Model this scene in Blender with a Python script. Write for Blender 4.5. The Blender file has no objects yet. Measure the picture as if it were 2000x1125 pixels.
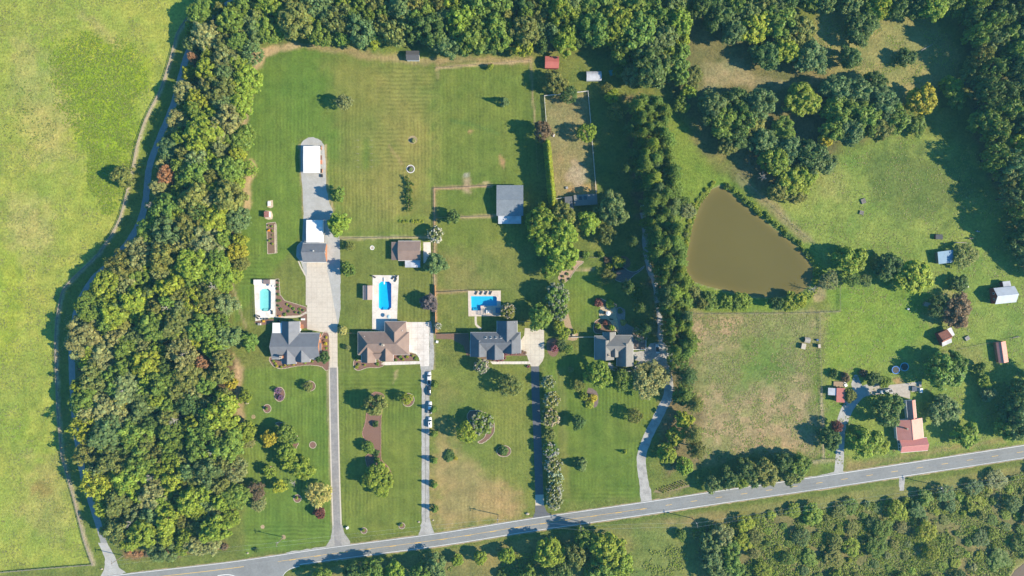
import bpy, bmesh, math, random
import numpy as np
from mathutils import Vector, Matrix

# ------------------------------------------------------------------ camera, sky, sun, exposure
S = 0.24            # metres per photograph pixel at ground level
CAM_H = 320.0
scene = bpy.context.scene
COL = scene.collection
cam_d = bpy.data.cameras.new('camera')
cam_d.sensor_width = 36.0
cam_d.lens = 24.0
cam_d.clip_start = 1.0
cam_d.clip_end = 6000.0
cam = bpy.data.objects.new('camera', cam_d)
cam.location = (0, 0, CAM_H)
COL.objects.link(cam)
scene.camera = cam

SUN_EL = math.radians(34)
SUN_AZ = math.radians(12.5)          # sun stands to the right and a little below in the picture
world = bpy.data.worlds.new('World')
scene.world = world
world.use_nodes = True
wn = world.node_tree
bg = wn.nodes['Background']
sky = wn.nodes.new('ShaderNodeTexSky')
sky.sky_type = 'NISHITA'
sky.sun_disc = False
sky.sun_elevation = SUN_EL
sky.sun_rotation = math.radians(102.5)
sky.air_density = 1.0
sky.dust_density = 0.3
sky.ozone_density = 3.0
tintn = wn.nodes.new('ShaderNodeMix')
tintn.data_type = 'RGBA'
tintn.blend_type = 'MULTIPLY'
tintn.inputs[0].default_value = 1.0
tintn.inputs[7].default_value = (0.34, 0.92, 1.18, 1)      # clear, deep blue late-summer sky
wn.links.new(sky.outputs[0], tintn.inputs[6])
wn.links.new(tintn.outputs[2], bg.inputs[0])
bg.inputs[1].default_value = 0.10

sun_d = bpy.data.lights.new('sun', 'SUN')
sun_d.energy = 5.0
sun_d.angle = math.radians(0.5)
sun_d.color = (1.0, 0.865, 0.66)
sun = bpy.data.objects.new('sun', sun_d)
d = Vector((-math.cos(SUN_EL) * math.cos(SUN_AZ), math.cos(SUN_EL) * math.sin(SUN_AZ), -math.sin(SUN_EL)))
sun.rotation_euler = d.to_track_quat('-Z', 'Y').to_euler()
sun.location = (200, -50, 200)
COL.objects.link(sun)

vs = scene.view_settings
vs.view_transform = 'Standard'
vs.look = 'None'
vs.exposure = 0.98
vs.gamma = 1.0
vs.use_curve_mapping = False
scene.cycles.max_bounces = 6
scene.cycles.diffuse_bounces = 2
scene.cycles.glossy_bounces = 2
scene.cycles.transparent_max_bounces = 8
scene.cycles.use_denoising = True

rng = random.Random(7)
nrg = np.random.default_rng(11)


def W(px, py, z=0.0):
    """world point at height z that the photograph shows at pixel (px, py)"""
    k = S * (CAM_H - z) / CAM_H
    return Vector(((px - 1000) * k, (562.5 - py) * k, z))


# ------------------------------------------------------------------ materials
MATS = {}


def lin(r, g, b):
    f = lambda c: (c / 255 / 12.92) if c / 255 <= 0.04045 else ((c / 255 + 0.055) / 1.055) ** 2.4
    return (f(r), f(g), f(b))


def mat(name, col, rough=0.8, var=0.12, scale=1.5, bump=0.0, bscale=6.0, metal=0.0, spec=0.3, col2=None, c2scale=0.25, c2lo=0.45, c2hi=0.6, ribs=None):
    if name in MATS:
        return MATS[name]
    m = bpy.data.materials.new(name)
    m.use_nodes = True
    nt = m.node_tree
    p = nt.nodes['Principled BSDF']
    p.inputs['Roughness'].default_value = rough
    p.inputs['Metallic'].default_value = metal
    p.inputs['Specular IOR Level'].default_value = spec
    tc = nt.nodes.new('ShaderNodeTexCoord')
    n1 = nt.nodes.new('ShaderNodeTexNoise')
    n1.inputs['Scale'].default_value = scale
    n1.inputs['Detail'].default_value = 5
    n1.inputs['Roughness'].default_value = 0.65
    nt.links.new(tc.outputs['Object'], n1.inputs['Vector'])
    mr = nt.nodes.new('ShaderNodeMapRange')
    mr.inputs[1].default_value = 0.3
    mr.inputs[2].default_value = 0.7
    mr.inputs[3].default_value = 1 - var
    mr.inputs[4].default_value = 1 + var
    nt.links.new(n1.outputs[0], mr.inputs[0])
    mx = nt.nodes.new('ShaderNodeMix')
    mx.data_type = 'RGBA'
    mx.blend_type = 'MULTIPLY'
    mx.inputs[0].default_value = 1.0
    if col2:
        n2 = nt.nodes.new('ShaderNodeTexNoise')
        n2.inputs['Scale'].default_value = c2scale
        n2.inputs['Detail'].default_value = 6
        n2.inputs['Roughness'].default_value = 0.7
        nt.links.new(tc.outputs['Object'], n2.inputs['Vector'])
        r2 = nt.nodes.new('ShaderNodeMapRange')
        r2.inputs[1].default_value = c2lo
        r2.inputs[2].default_value = c2hi
        nt.links.new(n2.outputs[0], r2.inputs[0])
        m2 = nt.nodes.new('ShaderNodeMix')
        m2.data_type = 'RGBA'
        m2.inputs[6].default_value = (*col, 1)
        m2.inputs[7].default_value = (*col2, 1)
        nt.links.new(r2.outputs[0], m2.inputs[0])
        nt.links.new(m2.outputs[2], mx.inputs[6])
    else:
        mx.inputs[6].default_value = (*col, 1)
    nt.links.new(mr.outputs[0], mx.inputs[7])
    nt.links.new(mx.outputs[2], p.inputs['Base Color'])
    hsrc = None
    if ribs:
        wv = nt.nodes.new('ShaderNodeTexWave')
        wv.wave_type = 'BANDS'
        wv.bands_direction = ribs[0]
        wv.inputs['Scale'].default_value = ribs[1]
        nt.links.new(tc.outputs['Object'], wv.inputs['Vector'])
        hsrc = wv.outputs['Fac']
    elif bump:
        nb = nt.nodes.new('ShaderNodeTexNoise')
        nb.inputs['Scale'].default_value = bscale
        nb.inputs['Detail'].default_value = 4
        nt.links.new(tc.outputs['Object'], nb.inputs['Vector'])
        hsrc = nb.outputs[0]
    if hsrc is not None:
        b = nt.nodes.new('ShaderNodeBump')
        b.inputs['Strength'].default_value = bump or 0.4
        b.inputs['Distance'].default_value = 0.08
        nt.links.new(hsrc, b.inputs['Height'])
        nt.links.new(b.outputs[0], p.inputs['Normal'])
    MATS[name] = m
    return m


def foliage_material(name, trans=0.35):
    m = bpy.data.materials.new(name)
    m.use_nodes = True
    nt = m.node_tree
    out = nt.nodes['Material Output']
    p = nt.nodes['Principled BSDF']
    p.inputs['Roughness'].default_value = 0.55
    p.inputs['Specular IOR Level'].default_value = 0.25
    oi = nt.nodes.new('ShaderNodeObjectInfo')
    at = nt.nodes.new('ShaderNodeAttribute')
    at.attribute_name = 'tint'
    mx = nt.nodes.new('ShaderNodeMix')
    mx.data_type = 'RGBA'
    mx.blend_type = 'MULTIPLY'
    mx.inputs[0].default_value = 1.0
    nt.links.new(oi.outputs['Color'], mx.inputs[6])
    nt.links.new(at.outputs['Color'], mx.inputs[7])
    nt.links.new(mx.outputs[2], p.inputs['Base Color'])
    tr = nt.nodes.new('ShaderNodeBsdfTranslucent')
    nt.links.new(mx.outputs[2], tr.inputs['Color'])
    ms = nt.nodes.new('ShaderNodeMixShader')
    ms.inputs[0].default_value = trans
    nt.links.new(p.outputs[0], ms.inputs[1])
    nt.links.new(tr.outputs[0], ms.inputs[2])
    nt.links.new(ms.outputs[0], out.inputs['Surface'])
    return m


M_LEAF = foliage_material('foliage')
M_BARK = mat('bark', (0.10, 0.075, 0.055), 0.9, 0.3, 3, 0.5, 8)
M_BARK_PALE = mat('bark_pale', (0.32, 0.29, 0.26), 0.9, 0.25, 3)
M_ASPHALT = mat('road_asphalt', (0.215, 0.222, 0.22), 0.9, 0.10, 1.1, 0.15, 14, col2=(0.18, 0.185, 0.185), c2scale=0.08)
M_ASPHALT_D = mat('dark_asphalt', (0.105, 0.108, 0.118), 0.85, 0.12, 1.2, 0.15, 14)
M_ASPHALT_G = mat('worn_asphalt', (0.22, 0.21, 0.205), 0.9, 0.16, 0.9, 0.15, 14, col2=(0.27, 0.255, 0.24), c2scale=0.15)
M_CONC = mat('concrete', (0.50, 0.445, 0.37), 0.9, 0.09, 0.9, 0.1, 10, col2=(0.43, 0.375, 0.31), c2scale=0.12, c2lo=0.5, c2hi=0.72)
M_CONC_W = mat('white_concrete', (0.60, 0.56, 0.51), 0.85, 0.07, 1.2, 0.08, 10, col2=(0.50, 0.45, 0.40), c2scale=0.2)
M_JOINT = mat('joint_filler', (0.31, 0.275, 0.235), 0.95, 0.2)
M_GRAVEL = mat('gravel', (0.33, 0.325, 0.305), 0.95, 0.22, 3.5, 0.6, 5, col2=(0.38, 0.375, 0.36), c2scale=0.3)
M_GRAVEL_L = mat('pale_gravel', (0.36, 0.35, 0.33), 0.95, 0.25, 3.5, 0.6, 5, col2=(0.27, 0.26, 0.245), c2scale=0.35)
M_DIRT = mat('bare_dirt', (0.36, 0.265, 0.165), 0.95, 0.22, 2.0, 0.4, 4, col2=(0.21, 0.185, 0.085), c2scale=0.3, c2lo=0.4, c2hi=0.62)
M_MULCH = mat('bark_mulch', (0.185, 0.105, 0.078), 0.95, 0.35, 3.0, 0.8, 5)
M_MULCH_G = mat('stone_mulch', (0.16, 0.12, 0.11), 0.95, 0.45, 2.2, 0.8, 5)
M_STONE = mat('stone_edging', (0.42, 0.35, 0.27), 0.9, 0.3, 2.0, 0.5, 6)
M_PAVER = mat('patio_stone', (0.42, 0.335, 0.22), 0.9, 0.35, 1.6, 0.4, 4)
M_WHITE_PAINT = mat('white_marking', (0.72, 0.72, 0.70), 0.7, 0.12, 1.5)
M_YELLOW_PAINT = mat('yellow_marking', (0.62, 0.40, 0.10), 0.7, 0.15, 1.5)
M_BRICK = mat('brick_wall', (0.36, 0.16, 0.085), 0.9, 0.25, 3, 0.3, 8)
M_WOOD = mat('fence_wood', (0.33, 0.24, 0.15), 0.85, 0.25, 2, 0.3, 8)
M_WOOD_G = mat('weathered_wood', (0.27, 0.235, 0.19), 0.9, 0.25, 2, 0.3, 8)
M_WOOD_O = mat('orange_wood', (0.46, 0.22, 0.09), 0.8, 0.25, 2)
M_WOOD_W = mat('white_rail', (0.66, 0.64, 0.60), 0.6, 0.08, 2)
M_DARKMETAL = mat('dark_metal', (0.045, 0.047, 0.05), 0.5, 0.15, 4)
M_STEEL = mat('galvanised_steel', (0.42, 0.43, 0.44), 0.45, 0.1, 3, metal=0.4)
M_WHITE = mat('white_trim', (0.72, 0.72, 0.70), 0.5, 0.05, 2)
M_GLASS = mat('dark_glass', (0.03, 0.045, 0.06), 0.08, 0.1, 1, spec=0.8)
M_TYRE = mat('tyre_rubber', (0.03, 0.03, 0.03), 0.9, 0.1)
M_SOIL = mat('garden_soil', (0.17, 0.11, 0.07), 0.95, 0.3, 3, 0.6, 5)


# ------------------------------------------------------------------ object helpers
def link(o):
    COL.objects.link(o)
    return o


def thing(name, label, cat, loc=(0, 0, 0), rot=0.0, group=None):
    o = link(bpy.data.objects.new(name, None))
    o.empty_display_size = 0.5
    o.location = loc
    o.rotation_euler = (0, 0, rot)
    tag(o, label, cat, group)
    return o


def tag(o, label=None, cat=None, group=None, kind=None):
    if label:
        o['label'] = label
    if cat:
        o['category'] = cat
    if group:
        o['group'] = group
    if kind:
        o['kind'] = kind
    return o


def obj(name, me, parent=None, loc=None):
    o = link(bpy.data.objects.new(name, me))
    if parent is not None:
        o.parent = parent
    if loc is not None:
        o.location = loc
    return o


def copy_tree(src, parent=None):
    c = src.copy()
    COL.objects.link(c)
    c.parent = parent
    for ch in src.children:
        copy_tree(ch, c)
    return c


class MB:
    def __init__(s):
        s.v = []
        s.f = []

    def add(s, vs, fs):
        n = len(s.v)
        s.v += [tuple(v) for v in vs]
        s.f += [tuple(i + n for i in f) for f in fs]
        return s

    def box(s, c, sz, rot=0.0):
        hx, hy, hz = sz[0] / 2, sz[1] / 2, sz[2] / 2
        ca, sa = math.cos(rot), math.sin(rot)
        vs = []
        for z in (-hz, hz):
            for x, y in ((-hx, -hy), (hx, -hy), (hx, hy), (-hx, hy)):
                vs.append((c[0] + x * ca - y * sa, c[1] + x * sa + y * ca, c[2] + z))
        return s.add(vs, [(3, 2, 1, 0), (4, 5, 6, 7), (0, 1, 5, 4), (1, 2, 6, 5), (2, 3, 7, 6), (3, 0, 4, 7)])

    def bar(s, a, b, w, h):
        a = Vector(a)
        b = Vector(b)
        t = (b - a).normalized()
        up = Vector((0, 0, 1)) if abs(t.z) < 0.95 else Vector((1, 0, 0))
        sd = t.cross(up).normalized() * (w / 2)
        u = sd.cross(t).normalized() * (h / 2)
        vs = [p + q for p in (a, b) for q in (-sd - u, sd - u, sd + u, -sd + u)]
        return s.add(vs, [(3, 2, 1, 0), (4, 5, 6, 7), (0, 1, 5, 4), (1, 2, 6, 5), (2, 3, 7, 6), (3, 0, 4, 7)])

    def tube(s, pts, rad, n=6):
        rings = []
        for i, p in enumerate(pts):
            p = Vector(p)
            t = (Vector(pts[min(i + 1, len(pts) - 1)]) - Vector(pts[max(i - 1, 0)]))
            t = t.normalized() if t.length > 1e-6 else Vector((0, 0, 1))
            up = Vector((0, 0, 1)) if abs(t.z) < 0.9 else Vector((1, 0, 0))
            a = t.cross(up).normalized()
            b = t.cross(a)
            r = rad[i] if isinstance(rad, (list, tuple)) else rad
            rings.append([p + (a * math.cos(2 * math.pi * k / n) + b * math.sin(2 * math.pi * k / n)) * r for k in range(n)])
        vs = [q for R in rings for q in R]
        fs = []
        for i in range(len(rings) - 1):
            for k in range(n):
                fs.append((i * n + k, i * n + (k + 1) % n, (i + 1) * n + (k + 1) % n, (i + 1) * n + k))
        fs.append(tuple(range(n))[::-1])
        fs.append(tuple((len(rings) - 1) * n + k for k in range(n)))
        return s.add(vs, fs)

    def cyl(s, c, r, h, n=16, r2=None):
        r2 = r if r2 is None else r2
        vs = [(c[0] + r * math.cos(2 * math.pi * k / n), c[1] + r * math.sin(2 * math.pi * k / n), c[2]) for k in range(n)]
        vs += [(c[0] + r2 * math.cos(2 * math.pi * k / n), c[1] + r2 * math.sin(2 * math.pi * k / n), c[2] + h) for k in range(n)]
        fs = [(k, (k + 1) % n, n + (k + 1) % n, n + k) for k in range(n)]
        fs += [tuple(range(n))[::-1], tuple(range(n, 2 * n))]
        return s.add(vs, fs)

    def extrude(s, poly, z0, z1):
        n = len(poly)
        vs = [(p[0], p[1], z0) for p in poly] + [(p[0], p[1], z1) for p in poly]
        fs = [(k, (k + 1) % n, n + (k + 1) % n, n + k) for k in range(n)]
        fs += [tuple(range(n))[::-1], tuple(range(n, 2 * n))]
        return s.add(vs, fs)

    def section(s, prof, a0, a1, axis):
        """profile of (t, z) points swept along axis from a0 to a1"""
        n = len(prof)
        if axis == 'x':
            vs = [(a0, t, z) for t, z in prof] + [(a1, t, z) for t, z in prof]
        else:
            vs = [(t, a0, z) for t, z in prof] + [(t, a1, z) for t, z in prof]
        fs = [(k, (k + 1) % n, n + (k + 1) % n, n + k) for k in range(n)]
        fs += [tuple(range(n))[::-1], tuple(range(n, 2 * n))]
        return s.add(vs, fs)

    def mesh(s, name, m=None, smooth=False):
        me = bpy.data.meshes.new(name)
        me.from_pydata([tuple(v) for v in s.v], [], s.f)
        bm = bmesh.new()
        bm.from_mesh(me)
        bmesh.ops.recalc_face_normals(bm, faces=bm.faces)
        bm.to_mesh(me)
        bm.free()
        if m:
            me.materials.append(m)
        if smooth:
            me.polygons.foreach_set('use_smooth', [True] * len(me.polygons))
        return me

    def build(s, name, m=None, parent=None, smooth=False, loc=None):
        return obj(name, s.mesh(name, m, smooth), parent, loc)


# ------------------------------------------------------------------ 2d helpers (photograph pixels on the ground plane)
def catmull(pts, closed=False, step=6):
    n = len(pts)
    out = []
    rngi = range(n) if closed else range(n - 1)
    for i in rngi:
        if closed:
            p0, p1, p2, p3 = (pts[(i + k) % n] for k in (-1, 0, 1, 2))
        else:
            p0, p1, p2, p3 = pts[max(i - 1, 0)], pts[i], pts[i + 1], pts[min(i + 2, n - 1)]
        L = math.hypot(p2[0] - p1[0], p2[1] - p1[1])
        m = max(2, int(L / step))
        for k in range(m):
            t = k / m
            q = []
            for a in (0, 1):
                q.append(0.5 * (2 * p1[a] + (-p0[a] + p2[a]) * t + (2 * p0[a] - 5 * p1[a] + 4 * p2[a] - p3[a]) * t * t + (-p0[a] + 3 * p1[a] - 3 * p2[a] + p3[a]) * t ** 3))
            out.append(tuple(q))
    if not closed:
        out.append(tuple(pts[-1]))
    return out


def densify(pts, step=4, closed=True):
    out = []
    n = len(pts)
    for i in range(n if closed else n - 1):
        a, b = pts[i], pts[(i + 1) % n]
        m = max(1, int(math.hypot(b[0] - a[0], b[1] - a[1]) / step))
        for k in range(m):
            out.append((a[0] + (b[0] - a[0]) * k / m, a[1] + (b[1] - a[1]) * k / m))
    if not closed:
        out.append(tuple(pts[-1]))
    return out


def jitter(pts, amt):
    return [(x + rng.uniform(-amt, amt), y + rng.uniform(-amt, amt)) for x, y in pts]


def sheet(name, pts, z, m, smooth=False, jit=0.0, thick=0.0, kind='structure', parent=None):
    if smooth:
        pts = catmull(pts, True)
    if jit:
        pts = jitter(densify(pts, 4), jit)
    w = [W(*p) for p in pts]
    mb = MB()
    if thick:
        mb.extrude([(p.x, p.y) for p in w], z - thick, z)
    else:
        mb.add([(p.x, p.y, z) for p in w], [tuple(range(len(w)))])
    o = mb.build(name, m, parent)
    if not thick and o.data.polygons[0].normal.z < 0:
        o.data.flip_normals()
    if kind and parent is None:
        o['kind'] = kind
    return o


def ribbon_pts(path, width, jit=0.0, smooth=True):
    p = catmull(path, False) if smooth else densify(path, 6, False)
    L, R = [], []
    for i, q in enumerate(p):
        a, b = p[max(i - 1, 0)], p[min(i + 1, len(p) - 1)]
        dx, dy = b[0] - a[0], b[1] - a[1]
        n = math.hypot(dx, dy) or 1
        wd = width(i / (len(p) - 1)) if callable(width) else width
        ox, oy = -dy / n * wd / 2, dx / n * wd / 2
        j1, j2 = rng.uniform(-jit, jit), rng.uniform(-jit, jit)
        L.append((q[0] + ox * (1 + j1), q[1] + oy * (1 + j1)))
        R.append((q[0] - ox * (1 + j2), q[1] - oy * (1 + j2)))
    return L, R


def ribbon(name, path, width, z, m, jit=0.0, smooth=True, kind='structure', parent=None):
    L, R = ribbon_pts(path, width, jit, smooth)
    mb = MB()
    vs = []
    for a, b in zip(L, R):
        wa, wb = W(*a), W(*b)
        vs += [(wa.x, wa.y, z), (wb.x, wb.y, z)]
    fs = [(2 * i, 2 * i + 1, 2 * i + 3, 2 * i + 2) for i in range(len(L) - 1)]
    mb.add(vs, fs)
    o = mb.build(name, m, parent)
    if o.data.polygons[0].normal.z < 0:
        o.data.flip_normals()
    if kind and parent is None:
        o['kind'] = kind
    return o


def inside(p, poly):
    x, y = p
    c = False
    n = len(poly)
    j = n - 1
    for i in range(n):
        xi, yi = poly[i]
        xj, yj = poly[j]
        if (yi > y) != (yj > y) and x < (xj - xi) * (y - yi) / (yj - yi) + xi:
            c = not c
        j = i
    return c


def sdf(X, Y, poly):
    """signed distance (px), negative inside, for arrays"""
    P = np.array(poly, float)
    n = len(P)
    dmin = np.full(X.shape, 1e18)
    ins = np.zeros(X.shape, bool)
    for i in range(n):
        ax, ay = P[i]
        bx, by = P[(i + 1) % n]
        ex, ey = bx - ax, by - ay
        wx, wy = X - ax, Y - ay
        t = np.clip((wx * ex + wy * ey) / (ex * ex + ey * ey + 1e-12), 0, 1)
        dd = (wx - ex * t) ** 2 + (wy - ey * t) ** 2
        dmin = np.minimum(dmin, dd)
        c = ((ay > Y) != (by > Y))
        with np.errstate(divide='ignore', invalid='ignore'):
            xx = ex * (Y - ay) / (ey if ey != 0 else 1e-12) + ax
        ins ^= c & (X < xx)
    dd = np.sqrt(dmin)
    return np.where(ins, -dd, dd)


def pathdist(X, Y, path):
    dmin = np.full(X.shape, 1e18)
    for (ax, ay), (bx, by) in zip(path[:-1], path[1:]):
        ex, ey = bx - ax, by - ay
        wx, wy = X - ax, Y - ay
        t = np.clip((wx * ex + wy * ey) / (ex * ex + ey * ey + 1e-12), 0, 1)
        dmin = np.minimum(dmin, (wx - ex * t) ** 2 + (wy - ey * t) ** 2)
    return np.sqrt(dmin)


def vnoise(X, Y, scale, seed):
    """smooth value noise in 0..1"""
    r = np.random.default_rng(seed)
    T = r.random((256, 256))
    x, y = X / scale + 1000, Y / scale + 1000
    xi, yi = np.floor(x).astype(int), np.floor(y).astype(int)
    fx, fy = x - xi, y - yi
    fx, fy = fx * fx * (3 - 2 * fx), fy * fy * (3 - 2 * fy)
    g = lambda a, b: T[a % 256, b % 256]
    return (g(xi, yi) * (1 - fx) + g(xi + 1, yi) * fx) * (1 - fy) + (g(xi, yi + 1) * (1 - fx) + g(xi + 1, yi + 1) * fx) * fy


def fbm(X, Y, scale, seed, oct=4):
    a, s, t = 0.0, 1.0, 0.0
    for o in range(oct):
        a = a + s * vnoise(X, Y, scale / 2 ** o, seed + o)
        t += s
        s *= 0.55
    return a / t


# ------------------------------------------------------------------ outlines shared by ground, water and planting
POND = [(1406, 365), (1416, 368), (1433, 384), (1460, 405), (1487, 427), (1513, 448), (1540, 469), (1561, 488), (1577, 507), (1587, 525), (1588, 541), (1580, 557), (1561, 571), (1540, 577), (1513, 579), (1487, 580), (1460, 576), (1433, 571), (1407, 564), (1380, 557), (1357, 549), (1344, 533), (1340, 515), (1344, 491), (1351, 453), (1357, 432), (1367, 405), (1377, 384), (1391, 371)]
POND2 = [(1972, 1135), (1984, 1115), (2004, 1100), (2040, 1090), (2060, 1135)]
WEST_WOOD = [(372, 60), (398, 22), (440, 8), (480, 20), (505, 55), (497, 100), (483, 170), (468, 205), (468, 245), (487, 330), (474, 365), (463, 405), (472, 480), (482, 500), (465, 525), (450, 550), (446, 600), (442, 680), (462, 720), (458, 765), (448, 800), (462, 870), (462, 960), (458, 1010), (425, 1068), (330, 1072), (245, 1060), (212, 1010), (185, 960), (175, 900), (165, 830), (160, 760), (158, 690), (160, 640), (175, 590), (210, 540), (265, 490), (290, 440), (305, 370), (315, 320), (335, 250), (358, 190), (372, 130)]
NORTH_WOOD = [(470, -25), (1340, -25), (1335, 60), (1325, 140), (1275, 160), (1240, 120), (1180, 78), (1120, 85), (1060, 92), (1000, 92), (960, 90), (900, 96), (850, 82), (800, 78), (740, 88), (690, 85), (640, 68), (560, 62), (505, 60), (480, 20)]
EAST_WOOD = [(1890, -25), (2040, -25), (2040, 470), (1995, 450), (1965, 380), (1930, 270), (1915, 220), (1925, 150), (1905, 80)]
SCRUB = [(1385, 1025), (1440, 1018), (1500, 1000), (1600, 996), (1680, 985), (1760, 975), (1850, 958), (1930, 940), (2040, 910), (2040, 1080), (1990, 1092), (1960, 1140), (1385, 1140)]
PINE_STRIP = [(1238, 195), (1292, 195), (1308, 300), (1318, 430), (1330, 540), (1345, 640), (1345, 690), (1305, 690), (1296, 600), (1282, 500), (1266, 400), (1250, 300)]
NE_MASS = [(1340, -25), (1900, -25), (1900, 18), (1700, 18), (1600, 120), (1420, 110), (1380, 60)]

LANE = [(217, 1135), (214, 1100), (200, 1050), (188, 1010), (178, 980), (163, 930), (156, 890), (148, 830), (143, 774), (140, 691), (143, 645), (154, 595), (180, 548), (225, 505), (266, 449), (283, 399), (291, 330), (308, 280), (341, 197), (365, 110), (395, 50), (455, 0), (490, -40)]
WFENCE = [(183, 1102), (172, 1072), (165, 1050), (155, 1010), (145, 970), (136, 940), (128, 910), (122, 890), (119, 860), (116, 825), (113, 780), (111, 720), (110, 660), (113, 620), (119, 588), (126, 564), (155, 533), (190, 500), (215, 465), (236, 425), (250, 372), (262, 320), (270, 280), (285, 235), (300, 205), (315, 175), (333, 120), (348, 65), (368, 35), (392, 8), (415, -25)]
ROAD_C = [(60, 1160), (217, 1137), (450, 1110), (640, 1082.5), (860, 1053.5), (1040, 1025), (1260, 993), (1420, 969), (1640, 937), (1990, 883.5), (2080, 869)]

# ------------------------------------------------------------------ ground sheet
LAWN = (0.098, 0.142, 0.026)
LAWN_L = (0.125, 0.165, 0.03)
LAWN_DRY = (0.19, 0.172, 0.06)
MEADOW = (0.218, 0.262, 0.048)
LUSH = (0.200, 0.275, 0.016)
PASTURE = (0.160, 0.215, 0.048)
STRAW = (0.238, 0.202, 0.108)
DIRT = (0.37, 0.28, 0.165)
CLAY = (0.36, 0.215, 0.115)
LITTER = (0.10, 0.075, 0.04)
SHADEGRASS = (0.09, 0.125, 0.03)
SAND = (0.30, 0.235, 0.15)

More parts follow.
